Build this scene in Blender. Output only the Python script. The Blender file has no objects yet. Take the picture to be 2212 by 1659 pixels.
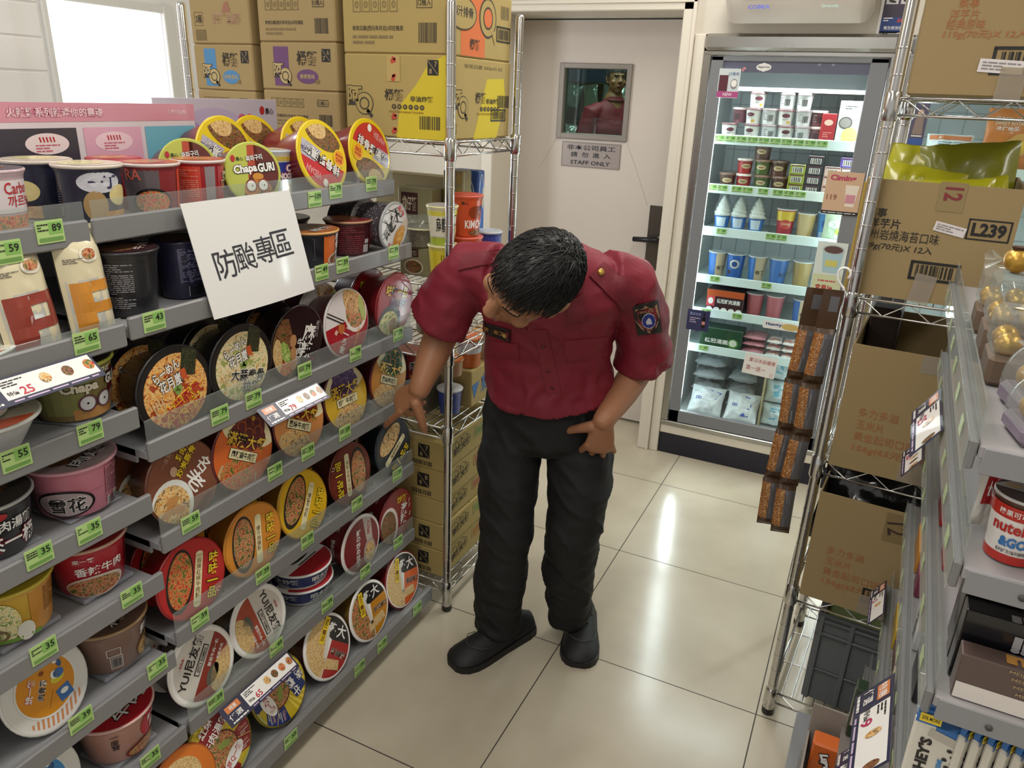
import bpy, math, random
from mathutils import Vector as V, Matrix as M, noise as NZ
from mathutils.bvhtree import BVHTree
sc = bpy.context.scene
COL = sc.collection
pi = math.pi
sin, cos, rad = math.sin, math.cos, math.radians
# ------------------------------------------------------------------ camera, world, big lights, exposure
R_ = V((0.8988, 0.4367, 0.0373)); F_ = V((-0.3953, 0.8459, -0.3579))
R_.normalize(); F_.normalize(); U_ = R_.cross(F_).normalized(); R_ = F_.cross(U_).normalized()
CAM = V((0.643, -1.801, 1.598))
cd = bpy.data.cameras.new('camera'); co = bpy.data.objects.new('camera', cd); COL.objects.link(co)
cd.sensor_fit = 'HORIZONTAL'; cd.sensor_width = 36.0; cd.lens = 1621.0 * 36 / 2212; cd.clip_start = 0.05
co.matrix_world = M(((R_.x, U_.x, -F_.x, CAM.x), (R_.y, U_.y, -F_.y, CAM.y), (R_.z, U_.z, -F_.z, CAM.z), (0, 0, 0, 1)))
sc.camera = co
w = bpy.data.worlds.new('shop_light'); sc.world = w; w.use_nodes = True
w.node_tree.nodes['Background'].inputs[0].default_value = (1.0, 0.97, 0.93, 1)
w.node_tree.nodes['Background'].inputs[1].default_value = 0.55
sc.view_settings.view_transform = 'Standard'; sc.view_settings.look = 'None'
sc.view_settings.exposure = 0.0; sc.view_settings.gamma = 1.0

def area(name, loc, rot, sx, sy, power, col=(1, 1, 1)):
    l = bpy.data.lights.new(name, 'AREA'); l.shape = 'RECTANGLE'; l.size = sx; l.size_y = sy; l.energy = power; l.color = col
    o = bpy.data.objects.new(name, l); COL.objects.link(o); o.location = loc; o.rotation_euler = rot
    return o
WARM = (1.0, 0.955, 0.89)
LAMPS = [(0.12, -0.9), (0.12, 0.75), (1.9, -0.9), (-1.6, -1.2), (0.12, -2.6)]
for (x, y) in LAMPS:
    area('ceiling_tube_light', (x, y, 2.56), (0, 0, 0), 0.34, 1.2, 15, WARM)
area('daylight', (-1.96, 0.27, 1.55), (0, rad(-90), 0), 0.8, 0.46, 14, (0.93, 0.97, 1.0))
for x in (-0.03, 0.535, 0.72, 1.3):
    area('freezer_tube', (x, 1.578, 0.98), (rad(-90), 0, 0), 0.02, 1.4, 8.5, (0.93, 0.99, 1.0))
area('freezer_top_tube', (0.25, 1.60, 1.71), (0, 0, 0), 0.5, 0.03, 3, (0.93, 0.99, 1.0))
area('added_room_light', (-1.5, 4.3, 2.5), (0, 0, 0), 0.8, 1.2, 34, (0.9, 1.0, 0.97))  # lamp added to light the stand-in figure and goods behind the door glass

# ------------------------------------------------------------------ materials
def lin(h):
    if isinstance(h, (tuple, list)): return tuple(h)[:3] + (1,)
    h = h.lstrip('#'); c = [int(h[i:i + 2], 16) / 255 for i in (0, 2, 4)]
    return tuple((x / 12.92 if x <= .04045 else ((x + .055) / 1.055) ** 2.4) for x in c) + (1,)
_m = {}
def mat(h, rough=.45, metal=0, coat=0, name=None, bump=0, bscale=200, var=.04, spec=.5, emit=0):
    k = (h, rough, metal, coat, bump, bscale, var, emit, spec)
    if k in _m: return _m[k]
    m = bpy.data.materials.new(name or 'paint_' + str(h).strip('#')); m.use_nodes = True
    nt = m.node_tree; b = nt.nodes['Principled BSDF']
    b.inputs['Base Color'].default_value = lin(h); b.inputs['Roughness'].default_value = rough
    b.inputs['Metallic'].default_value = metal; b.inputs['Coat Weight'].default_value = coat
    b.inputs['Coat Roughness'].default_value = .08; b.inputs['Specular IOR Level'].default_value = spec
    if emit:
        b.inputs['Emission Color'].default_value = lin(h); b.inputs['Emission Strength'].default_value = emit
    tc = nt.nodes.new('ShaderNodeTexCoord'); n = nt.nodes.new('ShaderNodeTexNoise'); n.inputs['Scale'].default_value = bscale if bump else 9
    nt.links.new(tc.outputs['Object'], n.inputs['Vector'])
    if var and not bump:
        mr = nt.nodes.new('ShaderNodeMapRange'); mr.inputs[3].default_value = max(0, rough - var); mr.inputs[4].default_value = rough + var
        nt.links.new(n.outputs[0], mr.inputs[0]); nt.links.new(mr.outputs[0], b.inputs['Roughness'])
    if bump:
        bp = nt.nodes.new('ShaderNodeBump'); bp.inputs['Strength'].default_value = bump; bp.inputs['Distance'].default_value = .002
        nt.links.new(n.outputs[0], bp.inputs['Height']); nt.links.new(bp.outputs[0], b.inputs['Normal'])
    _m[k] = m
    return m
def food(cols, scale=90, name='food_print', rough=.3):
    k = ('food', tuple(cols), scale)
    if k in _m: return _m[k]
    m = bpy.data.materials.new(name); m.use_nodes = True; nt = m.node_tree; b = nt.nodes['Principled BSDF']
    b.inputs['Roughness'].default_value = rough; b.inputs['Coat Weight'].default_value = .3
    tc = nt.nodes.new('ShaderNodeTexCoord'); n = nt.nodes.new('ShaderNodeTexNoise'); n.inputs['Scale'].default_value = scale * 1.7
    n.inputs['Detail'].default_value = 3; n.inputs['Distortion'].default_value = 2.2
    v = nt.nodes.new('ShaderNodeTexVoronoi'); v.inputs['Scale'].default_value = scale * 1.4
    mx = nt.nodes.new('ShaderNodeMath'); mx.operation = 'MULTIPLY_ADD'; mx.inputs[1].default_value = .45
    cr = nt.nodes.new('ShaderNodeValToRGB'); el = cr.color_ramp.elements
    cr.color_ramp.interpolation = 'EASE'
    while len(el) < len(cols): el.new(.5)
    for i, c in enumerate(cols):
        el[i].position = .33 + (.42 * i / (len(cols) - 2) if i < len(cols) - 1 else .52); el[i].color = lin(c)
    nt.links.new(tc.outputs['Object'], n.inputs['Vector']); nt.links.new(tc.outputs['Object'], v.inputs['Vector'])
    nt.links.new(v.outputs['Distance'], mx.inputs[0]); nt.links.new(n.outputs[0], mx.inputs[2])
    nt.links.new(mx.outputs[0], cr.inputs[0]); nt.links.new(cr.outputs[0], b.inputs['Base Color'])
    _m[k] = m
    return m
def clear(tint='#f4f8f6', refl=1.45, rough=.04, haze=0.0, name='clear_plastic', hz='#d8dada'):
    k = ('clear', tint, refl, rough, haze, hz)
    if k in _m: return _m[k]
    m = bpy.data.materials.new(name); m.use_nodes = True; nt = m.node_tree; nt.nodes.remove(nt.nodes['Principled BSDF'])
    out = nt.nodes['Material Output']; t = nt.nodes.new('ShaderNodeBsdfTransparent'); t.inputs[0].default_value = lin(tint)
    g = nt.nodes.new('ShaderNodeBsdfGlossy'); g.inputs['Roughness'].default_value = rough
    lw = nt.nodes.new('ShaderNodeLayerWeight'); lw.inputs[0].default_value = .5
    pw = nt.nodes.new('ShaderNodeMath'); pw.operation = 'POWER'; pw.inputs[1].default_value = 4; nt.links.new(lw.outputs['Facing'], pw.inputs[0])
    f = nt.nodes.new('ShaderNodeMath'); f.operation = 'MULTIPLY_ADD'; f.inputs[1].default_value = .5; f.inputs[2].default_value = (refl - 1) * .08; nt.links.new(pw.outputs[0], f.inputs[0])
    s = nt.nodes.new('ShaderNodeMixShader'); nt.links.new(f.outputs[0], s.inputs[0]); nt.links.new(t.outputs[0], s.inputs[1]); nt.links.new(g.outputs[0], s.inputs[2])
    last = s
    if haze:
        d = nt.nodes.new('ShaderNodeBsdfDiffuse'); d.inputs[0].default_value = lin(hz)
        s2 = nt.nodes.new('ShaderNodeMixShader'); s2.inputs[0].default_value = haze
        nt.links.new(s.outputs[0], s2.inputs[1]); nt.links.new(d.outputs[0], s2.inputs[2]); last = s2
    nt.links.new(last.outputs[0], out.inputs[0])
    _m[k] = m
    return m

CHROME = mat('#c9c8c6', .16, 1, name='chrome'); STEEL = mat('#b8b6b2', .3, 1, name='brushed_steel')
WHITE = mat('#e9e8e6', .4); BLACK = mat('#141414', .4); INK = mat('#1c1b1a', .55, name='black_ink'); RED = mat('#b3151d', .4)
SHELF = mat('#8f9093', .5, name='grey_shelf_steel'); RAIL = mat('#7d7d7e', .35, name='grey_price_rail')
CARD = mat('#a08a5f', .8, bump=.15, bscale=90, name='corrugated_cardboard'); CARD2 = mat('#a8935a', .8, bump=.15, bscale=90, name='yellowish_cardboard')
TAGG = mat('#b0cf84', .5, name='price_tag_green'); TAGD = mat('#84b65c', .5, name='price_tag_green_deep')
ACR = clear(haze=.10, name='acrylic_guard'); WRAP = clear(tint='#fbfcfb', rough=.12, haze=.03, name='shrink_wrap')

# ------------------------------------------------------------------ mesh builder
class MB:
    def __init__(s): s.v = []; s.f = []; s.fm = []; s.sm = []; s.ms = []; s.T = None
    def mi(s, m):
        if m not in s.ms: s.ms.append(m)
        return s.ms.index(m)
    def add(s, vs, fs, m, smooth=False):
        o = len(s.v); i = s.mi(m)
        s.v += [(s.T @ V(p)) if s.T else V(p) for p in vs]
        for f in fs: s.f.append([o + k for k in f]); s.fm.append(i); s.sm.append(smooth)
    def box(s, a, b, m, bev=0.0):
        x0, y0, z0 = [min(a[i], b[i]) for i in range(3)]; x1, y1, z1 = [max(a[i], b[i]) for i in range(3)]
        if not bev:
            s.add([(x0, y0, z0), (x1, y0, z0), (x1, y1, z0), (x0, y1, z0), (x0, y0, z1), (x1, y0, z1), (x1, y1, z1), (x0, y1, z1)],
                  [(3, 2, 1, 0), (4, 5, 6, 7), (0, 1, 5, 4), (1, 2, 6, 5), (2, 3, 7, 6), (3, 0, 4, 7)], m); return
        c = (V((x0, y0, z0)) + V((x1, y1, z1))) / 2; h = (V((x1, y1, z1)) - V((x0, y0, z0))) / 2; bv = min(bev, *[q * .9 for q in h])
        vs = []; ix = {}
        for sx in (-1, 1):
            for sy in (-1, 1):
                for sz in (-1, 1):
                    for ax in range(3):
                        p = [sx * (h[0] - bv), sy * (h[1] - bv), sz * (h[2] - bv)]; p[ax] = (sx, sy, sz)[ax] * h[ax]
                        ix[(sx, sy, sz, ax)] = len(vs); vs.append(c + V(p))
        fs = []
        S4 = [(-1, -1), (1, -1), (1, 1), (-1, 1)]
        def key(ax, sg, b_, c_):
            k = [0, 0, 0]; k[ax] = sg; k[(ax + 1) % 3] = b_; k[(ax + 2) % 3] = c_; return tuple(k)
        for ax in range(3):
            for sg in (-1, 1):
                q = [ix[key(ax, sg, b_, c_) + (ax,)] for b_, c_ in S4]; fs.append(q if sg > 0 else q[::-1])
            b1, b2 = (ax + 1) % 3, (ax + 2) % 3
            for s1 in (-1, 1):
                for s2 in (-1, 1):
                    lo = [0, 0, 0]; lo[ax] = -1; lo[b1] = s1; lo[b2] = s2; hi = lo[:]; hi[ax] = 1
                    q = [ix[tuple(lo) + (b1,)], ix[tuple(hi) + (b1,)], ix[tuple(hi) + (b2,)], ix[tuple(lo) + (b2,)]]
                    fs.append(q if s1 * s2 < 0 else q[::-1])
        for sx in (-1, 1):
            for sy in (-1, 1):
                for sz in (-1, 1):
                    q = [ix[(sx, sy, sz, a_)] for a_ in range(3)]; fs.append(q if sx * sy * sz > 0 else q[::-1])
        s.add(vs, fs, m)
    def tube(s, pts, r, m, n=8, cap=True, closed=False):
        pts = [V(p) for p in pts]; rs = r if isinstance(r, (list, tuple)) else [r] * len(pts)
        vs = []; fs = []; up = None
        for i, p in enumerate(pts):
            if closed: t = pts[(i + 1) % len(pts)] - pts[i - 1]
            else: t = pts[min(i + 1, len(pts) - 1)] - pts[max(i - 1, 0)]
            t.normalize()
            if up is None: up = t.orthogonal().normalized()
            up = (up - t * up.dot(t)); up = up.normalized() if up.length > 1e-6 else t.orthogonal().normalized()
            w_ = t.cross(up)
            for k in range(n):
                a = 2 * pi * k / n; vs.append(p + (up * cos(a) + w_ * sin(a)) * rs[i])
        L = len(pts)
        for i in range(L if closed else L - 1):
            j = (i + 1) % L
            for k in range(n): fs.append((i * n + k, i * n + (k + 1) % n, j * n + (k + 1) % n, j * n + k))
        if cap and not closed: fs += [tuple(range(n))[::-1], tuple((L - 1) * n + k for k in range(n))]
        s.add(vs, fs, m, True)
    def lathe(s, prof, m, n=32, capb=True, capt=True, o=(0, 0, 0)):
        vs = []; fs = []; o = V(o)
        for r, z in prof:
            for k in range(n): a = 2 * pi * k / n; vs.append(o + V((r * sin(a), -r * cos(a), z)))
        for i in range(len(prof) - 1):
            for k in range(n): fs.append((i * n + k, i * n + (k + 1) % n, (i + 1) * n + (k + 1) % n, (i + 1) * n + k))
        s.add(vs, fs, m, True)
        L = len(prof) - 1
        if capb: s.add(vs[:n], [tuple(range(n))[::-1]], m)
        if capt: s.add(vs[L * n:], [tuple(range(n))], m)
    def grid(s, fn, nu, nv, m, smooth=True, closeu=False):
        vs = [fn(i / nu, j / nv) for i in range(nu + (0 if closeu else 1)) for j in range(nv + 1)]; fs = []
        for i in range(nu):
            i2 = (i + 1) % nu if closeu else i + 1
            for j in range(nv): fs.append((i * (nv + 1) + j, i2 * (nv + 1) + j, i2 * (nv + 1) + j + 1, i * (nv + 1) + j + 1))
        s.add(vs, fs, m, smooth)
    def mesh(s, name):
        me = bpy.data.meshes.new(name); me.from_pydata([tuple(p) for p in s.v], [], s.f)
        for m in s.ms: me.materials.append(m)
        me.polygons.foreach_set('material_index', s.fm); me.polygons.foreach_set('use_smooth', s.sm)
        me.update(); return me
    def obj(s, name, parent=None, mw=None):
        o = bpy.data.objects.new(name, s.mesh(name)); COL.objects.link(o)
        if mw is not None: o.matrix_world = mw
        if parent: o.parent = parent
        return o
# decals: u,v on a surface, l = layer
def plane(o, u, v, n=None, off=.0006):
    o, u, v = V(o), V(u), V(v); n = n or u.cross(v).normalized()
    return lambda a, b, l: o + u * a + v * b + n * (off * l)
def cone(r0, z0, r1, z1, ang=0, off=.0006):     # u is arc length (at local radius), v height from z0
    def f(a, b, l):
        t = b / (z1 - z0); r = r0 + (r1 - r0) * t + off * l; ph = ang + a / max(1e-6, (r0 + r1) / 2)
        return V((r * sin(ph), -r * cos(ph), z0 + b))
    return f
_tx = {}
def text2d(t, off):
    k = (t, off)
    if k not in _tx:
        c = bpy.data.curves.new('t', 'FONT'); c.body = t; c.resolution_u = 2; c.offset = off
        o = bpy.data.objects.new('t', c); me = bpy.data.meshes.new_from_object(o)
        vs = [(p.co.x, p.co.y) for p in me.vertices]; fs = [tuple(p.vertices) for p in me.polygons]
        bpy.data.objects.remove(o); bpy.data.curves.remove(c); bpy.data.meshes.remove(me)
        if not vs: vs = [(0, 0)]
        x0, x1 = min(p[0] for p in vs), max(p[0] for p in vs); y0, y1 = min(p[1] for p in vs), max(p[1] for p in vs)
        _tx[k] = ([(x - (x0 + x1) / 2, y - (y0 + y1) / 2) for x, y in vs], fs, x1 - x0, y1 - y0)
    return _tx[k]
class D:
    """print on a surface: each call adds faces, raised a hair above it"""
    def __init__(s, mb, fm): s.mb = mb; s.fm = fm; s.l = 1
    def raw(s, p2, fs, m, l=None):
        l = s.l if l is None else l
        s.mb.add([s.fm(a, b, l) for a, b in p2], fs, m)
    def tr(s, p, c, rot, sh=0):
        cr, sr = cos(rot), sin(rot)
        return [(c[0] + (x + sh * y) * cr - y * sr, c[1] + (x + sh * y) * sr + y * cr) for x, y in p]
    def rect(s, cu, cv, wd, ht, m, rot=0, l=None, nu=1, sh=0):
        nu = max(nu, 1); p = []; f = []
        for i in range(nu + 1):
            x = -wd / 2 + wd * i / nu; p += [(x, -ht / 2), (x, ht / 2)]
            if i: f.append((2 * i - 2, 2 * i, 2 * i + 1, 2 * i - 1))
        s.raw(s.tr(p, (cu, cv), rot, sh), f, m, l)
    def ell(s, cu, cv, a, b, m, rot=0, l=None, rings=1, n=28, a0=0, a1=2 * pi):
        p = [(0, 0)]; f = []
        full = abs(a1 - a0 - 2 * pi) < 1e-6; N = n if full else n + 1
        for r in range(1, rings + 1):
            for k in range(N):
                t = a0 + (a1 - a0) * k / n; p.append((a * cos(t) * r / rings, b * sin(t) * r / rings))
        for r in range(rings):
            for k in range(n):
                k2 = (k + 1) % N
                if r == 0: f.append((0, 1 + k, 1 + k2))
                else: o = 1 + (r - 1) * N; f.append((o + k, o + N + k, o + N + k2, o + k2))
        s.raw(s.tr(p, (cu, cv), rot), f, m, l)
    def ring(s, cu, cv, a, b, w_, m, rot=0, l=None, n=36, a0=0, a1=2 * pi):
        p = []; f = []
        for k in range(n + 1):
            t = a0 + (a1 - a0) * k / n; p += [(a * cos(t), b * sin(t)), ((a - w_) * cos(t), (b - w_) * sin(t))]
            if k: f.append((2 * k - 2, 2 * k, 2 * k + 1, 2 * k - 1))
        s.raw(s.tr(p, (cu, cv), rot), f, m, l)
    def poly(s, pts, m, l=None): s.raw(pts, [tuple(range(len(pts)))], m, l)
    def text(s, t, cu, cv, h, m, rot=0, l=None, off=.01, wd=None, out=None, ow=.05, sh=0, vert=False):
        """h = glyph height of the text block; wd squeezes the width; out = outline material"""
        if vert:
            n = len(t)
            for i, c in enumerate(t):
                d = ((n - 1) / 2 - i) * h * 1.1
                if c == ' ': continue
                s.text(c, cu - d * sin(rot), cv + d * cos(rot), h * max(.1, text2d(c, off)[3] / .92), m, rot, l, off, wd, out, ow)
            return
        l = s.l if l is None else l
        if any(ord(c) > 0x2e00 for c in t): off = min(off, .018); ow = min(ow, .045)
        if out is not None:
            vs, fs, w0, h0 = text2d(t, off); k = h / max(h0, 1e-6); kx = (wd / w0) if wd else k
            v2, f2, _, _ = text2d(t, off + ow)
            s.raw(s.tr([(x * kx, y * k) for x, y in v2], (cu, cv), rot, sh), f2, out, l); l = l + 1
        vs, fs, w0, h0 = text2d(t, off); k = h / max(h0, 1e-6); kx = (wd / w0) if wd else k
        s.raw(s.tr([(x * kx, y * k) for x, y in vs], (cu, cv), rot, sh), fs, m, l)
    def lines(s, cu, cv, wd, ht, n, m, rot=0, l=None, seed=1, fill=.5):
        rn = random.Random(seed)
        for i in range(n):
            v = ht / 2 - ht * (i + .5) / n; x = -wd / 2
            while x < wd / 2 - wd * .05:
                g = min(wd * rn.uniform(.08, .3), wd / 2 - x); c = s.tr([(x + g / 2, v)], (cu, cv), rot)[0]
                s.rect(c[0], c[1], g, ht / n * fill, m, rot, l); x += g + wd * .035
                if rn.random() < .12: break
    def bars(s, cu, cv, wd, ht, m, bg=None, rot=0, l=None, seed=3, n=18):
        l = s.l if l is None else l
        if bg is not None: s.rect(cu, cv, wd * 1.12, ht * 1.12, bg, rot, l); l += 1
        rn = random.Random(seed); ws = [rn.choice((1, 1, 2, 3)) for _ in range(2 * n)]; t = sum(ws); x = -wd / 2
        for i, q in enumerate(ws):
            d = wd * q / t
            if i % 2 == 0:
                c = s.tr([(x + d / 2, 0)], (cu, cv), rot)[0]; s.rect(c[0], c[1], d, ht, m, rot, l)
            x += d
    def frame(s, cu, cv, wd, ht, t, m, rot=0, l=None):
        for (a, b, c, d) in ((0, ht / 2, wd + t, t), (0, -ht / 2, wd + t, t), (-wd / 2, 0, t, ht), (wd / 2, 0, t, ht)):
            q = s.tr([(a, b)], (cu, cv), rot)[0]; s.rect(q[0], q[1], c, d, m, rot, l)
# ------------------------------------------------------------------ objects
def thing(name, label, cat, loc=(0, 0, 0), rz=0, group=None, mw=None):
    o = bpy.data.objects.new(name, None); COL.objects.link(o); o.empty_display_size = .02
    if mw is not None: o.matrix_world = mw
    else: o.location = loc; o.rotation_euler = (0, 0, rz)
    o['label'] = label; o['category'] = cat
    if group: o['group'] = group
    return o
def tag(o, label, cat, group=None):
    o['label'] = label; o['category'] = cat
    if group: o['group'] = group
    return o
def struct(o): o['kind'] = 'structure'; return o
def part(mb, name, parent, label=None):
    o = mb.obj(name, parent)
    if label: o['label'] = label
    return o
def dup(root, mw, label, group=None):
    r = root.copy(); COL.objects.link(r); r.matrix_world = mw; r['label'] = label
    if group: r['group'] = group
    for ch in list(root.children):
        c = ch.copy(); COL.objects.link(c); c.parent = r
        for g in list(ch.children):
            d = g.copy(); COL.objects.link(d); d.parent = c
    return r
def frameM(o, x, y, z):
    return M(((x[0], y[0], z[0], o[0]), (x[1], y[1], z[1], o[1]), (x[2], y[2], z[2], o[2]), (0, 0, 0, 1)))
def at(x, y, z, rz=0, sx=1): return M.Translation((x, y, z)) @ M.Rotation(rz, 4, 'Z') @ M.Diagonal((sx, sx, sx, 1))
# ------------------------------------------------------------------ the setting
def pxr(px, py): return R_ * ((px - 1106) / 1621) - U_ * ((py - 829.5) / 1621) + F_
def PX(px, py, ax, val):          # the point of the place seen at a photo pixel on the plane ax = val
    d = pxr(px, py); i = 'xyz'.index(ax); return CAM + d * ((val - CAM[i]) / d[i])
def tile_mat():
    m = bpy.data.materials.new('polished_floor_tile'); m.use_nodes = True; nt = m.node_tree; b = nt.nodes['Principled BSDF']; L = nt.links.new
    tc = nt.nodes.new('ShaderNodeTexCoord'); sp = nt.nodes.new('ShaderNodeSeparateXYZ'); L(tc.outputs['Object'], sp.inputs[0])
    def mth(op, *a):
        n = nt.nodes.new('ShaderNodeMath'); n.operation = op
        for i, q in enumerate(a):
            if isinstance(q, (int, float)): n.inputs[i].default_value = q
            else: L(q, n.inputs[i])
        return n.outputs[0]
    g = []
    for ax in (0, 1):
        f = mth('FRACT', mth('ADD', mth('DIVIDE', sp.outputs[ax], .6), 20.5)); g.append(mth('LESS_THAN', mth('ABSOLUTE', mth('SUBTRACT', f, .5)), .0028))
    k = mth('MAXIMUM', g[0], g[1])
    n = nt.nodes.new('ShaderNodeTexNoise'); n.inputs['Scale'].default_value = 2.4; n.inputs['Detail'].default_value = 6; L(tc.outputs['Object'], n.inputs[0])
    cr = nt.nodes.new('ShaderNodeValToRGB'); cr.color_ramp.elements[0].color = lin('#b5ab97'); cr.color_ramp.elements[1].color = lin('#c8bfab')
    cr.color_ramp.elements[0].position = .35; cr.color_ramp.elements[1].position = .65; L(n.outputs[0], cr.inputs[0])
    mx = nt.nodes.new('ShaderNodeMix'); mx.data_type = 'RGBA'; L(k, mx.inputs[0]); L(cr.outputs[0], mx.inputs[6]); mx.inputs[7].default_value = lin('#3f3a34')
    L(mx.outputs[2], b.inputs['Base Color']); L(mth('MULTIPLY_ADD', k, .5, .19), b.inputs['Roughness']); b.inputs['Specular IOR Level'].default_value = .5
    return m
def slab(name, a, b, m, bev=0):
    q = MB(); q.box(a, b, m, bev); return struct(q.obj(name))
WALLC = mat('#cfc8bb', .5, bump=.05, bscale=60, name='cream_wall_paint'); WPANEL = mat('#e4e3e2', .5, bump=.2, bscale=18, name='white_wall_panel')
TRIMC = mat('#ddd6c8', .35, name='cream_trim')
slab('floor', (-3.45, -3.6, -.06), (2.65, 6.7, 0), tile_mat())
slab('ceiling', (-3.45, -3.6, 2.6), (2.65, 6.7, 2.68), mat('#e0ddd6', .7, name='ceiling_white'))
slab('wall_back', (-2.0, 1.53, 0), (-1.12, 1.63, 2.6), WALLC)
slab('wall_back_upper', (-1.12, 1.53, 1.99), (-.157, 1.63, 2.6), WALLC)
slab('wall_back_right', (-.157, 1.53, 1.86), (2.65, 1.63, 2.6), WALLC)
q = MB()
q.box((-.196, 1.53, 0), (-.112, 1.86, 1.86), WALLC)
struct(q.obj('wall_corner'))
slab('wall_right', (2.6, -3.6, 0), (2.65, 1.53, 2.6), WALLC)
slab('wall_back_room', (-3.4, 6.6, 0), (.05, 6.68, 2.6), mat('#4b5a58', .6, name='stand_in_room_wall'))  # deep room added behind the door to hold the stand-ins for a reflection
slab('wall_back_room_side', (-3.45, 1.63, 0), (-3.4, 6.6, 2.6), WALLC); slab('wall_back_outer', (-3.4, 1.53, 0), (-2.0, 1.63, 2.6), WALLC)
slab('wall_back_room_right', (.0, 2.05, 0), (.05, 6.6, 2.6), WALLC)
# left wall with the bright window
WX = -2.0; wy0, wy1, wz0, wz1 = .035, .505, 1.15, 1.845
q = MB()
for a, b in (((WX - .05, -3.6, 0), (WX, wy0, 2.6)), ((WX - .05, wy1, 0), (WX, 1.63, 2.6)), ((WX - .05, wy0, 0), (WX, wy1, wz0)), ((WX - .05, wy0, wz1), (WX, wy1, 2.6))):
    q.box(a, b, WPANEL)
for i in range(9):          # panel grooves
    z = 1.2 + i * .105
    q.box((WX, -2.2, z), (WX + .003, wy0 - .03, z + .097), WPANEL, .003)
struct(q.obj('wall_left'))
q = MB()
fr = mat('#d3d3d0', .35, name='window_frame_white')
for a, b in (((WX, wy0 - .02, wz0), (WX + .015, wy0, wz1)), ((WX, wy1, wz0), (WX + .02, wy1 + .05, wz1 + .03)), ((WX, wy0 - .02, wz1), (WX + .015, wy1 + .05, wz1 + .03)), ((WX, wy0 - .02, wz0 - .03), (WX + .02, wy1 + .05, wz0))):
    q.box(a, b, fr, .003)
win = struct(q.obj('window_1'))
q = MB(); q.box((WX - .03, wy0, wz0), (WX - .02, wy1, wz1), mat('#ffffff', .5, emit=2.2, name='glowing_sky_pane')); part(q, 'window_pane', win)  # pane glows by itself in place of the bright sky outside
# door frame
q = MB()
q.box((-.212, 1.515, 0), (-.157, 1.83, 1.985), TRIMC, .004)
q.box((-1.12, 1.515, 1.947), (-.157, 1.83, 1.99), TRIMC, .004)
q.box((-1.12, 1.515, 0), (-1.06, 1.83, 1.99), TRIMC, .004)
q.box((-.172, 1.508, 0), (-.157, 1.52, 1.99), TRIMC, .002); q.box((-1.12, 1.508, 1.975), (-.157, 1.52, 1.99), TRIMC, .002)
struct(q.obj('trim_door'))
slab('trim_corner', (-.155, 1.52, .0), (-.112, 1.56, 1.86), TRIMC, .003)
# staff door
dr = thing('door_1', 'cream staff only door with a small framed window at the back of the aisle', 'door', (-1.0, 1.80, 0)); struct(dr)
DC = mat('#d2c9c1', .38, name='door_paint')
DX = 1.0
q = MB(); w0, w1, z0, z1 = .158, .502, 1.425, 1.748       # opening, door coordinates
for a, b in (((-.055, 0, .012), (w0, .04, 1.94)), ((w1, 0, .012), (.785, .04, 1.94)), ((w0, 0, .012), (w1, .04, z0)), ((w0, 0, z1), (w1, .04, 1.94))): q.box(a, b, DC)
leaf = q
q = MB(); GF = mat('#8f8882', .4, .3, name='grey_window_frame')
for a, b in (((w0 - .008, -.012, z0 - .01), (w0 + .018, .045, z1 + .008)), ((w1 - .018, -.012, z0 - .01), (w1 + .008, .045, z1 + .008)), ((w0, -.011, z0 - .01), (w1, .045, z0 + .016)), ((w0, -.011, z1 - .016), (w1, .045, z1 + .008))): q.box(a, b, GF, .003)
wf = part(q, 'window_frame', dr)
q = MB(); q.box((w0 + .01, .016, z0 + .01), (w1 - .01, .02, z1 - .01), clear(tint='#c9dcd4', name='door_glass')); part(q, 'window_pane', wf)
q = MB(); SP = mat('#a49a97', .35, .35, name='etched_sign_plate')
q.box((.182, -.004, 1.285), (.486, 0, 1.402), SP, .002)
d = D(q, plane((.334, -.0042, 1.343), (1, 0, 0), (0, 0, 1)))
d.frame(0, 0, .298, .111, .0015, mat('#7b7371', .4)); sk = mat('#2a2730', .5)
d.text('非本公司員工', 0, .034, .024, sk, wd=.25, off=.015); d.text('請  勿  進  入', 0, .001, .024, sk, wd=.205, off=.015); d.text('STAFF ONLY', 0, -.036, .019, sk, wd=.205, off=.02)
part(q, 'sign_plate', dr, 'grey plate reading STAFF ONLY')
q = MB(); q.box((.655, -.006, .825), (.775, 0, 1.135), mat('#6d6660', .3, .8, name='dark_steel_plate'), .004); pl = part(q, 'lock_plate', dr)
q = MB(); hb = mat('#15151a', .35, name='black_handle')
q.tube([(.728, -.006, .985), (.728, -.05, .985)], .014, STEEL, 16)
q.tube([(.735, -.052, .98), (.70, -.054, .979), (.60, -.05, .974)], [.013, .014, .012], hb, 12); part(q, 'door_handle', dr, 'black lever handle')
q = leaf; cr = mat('#a79e95', .6)
for a in ([(w0 - .01, z0 - .012), (.10, 1.33), (.06, 1.26)], [(w1 + .008, z0 - .015), (.565, 1.30), (.64, 1.13)]):
    for i in (0, 1):
        (x0, y0), (x1, y1) = a[i], a[i + 1]
        q.add([(x0, -.0004, y0), (x0 + .002, -.0004, y0), (x1 + .002, -.0004, y1), (x1, -.0004, y1)], [(0, 1, 2, 3)], cr)
part(q, 'door_leaf', dr)
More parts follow.
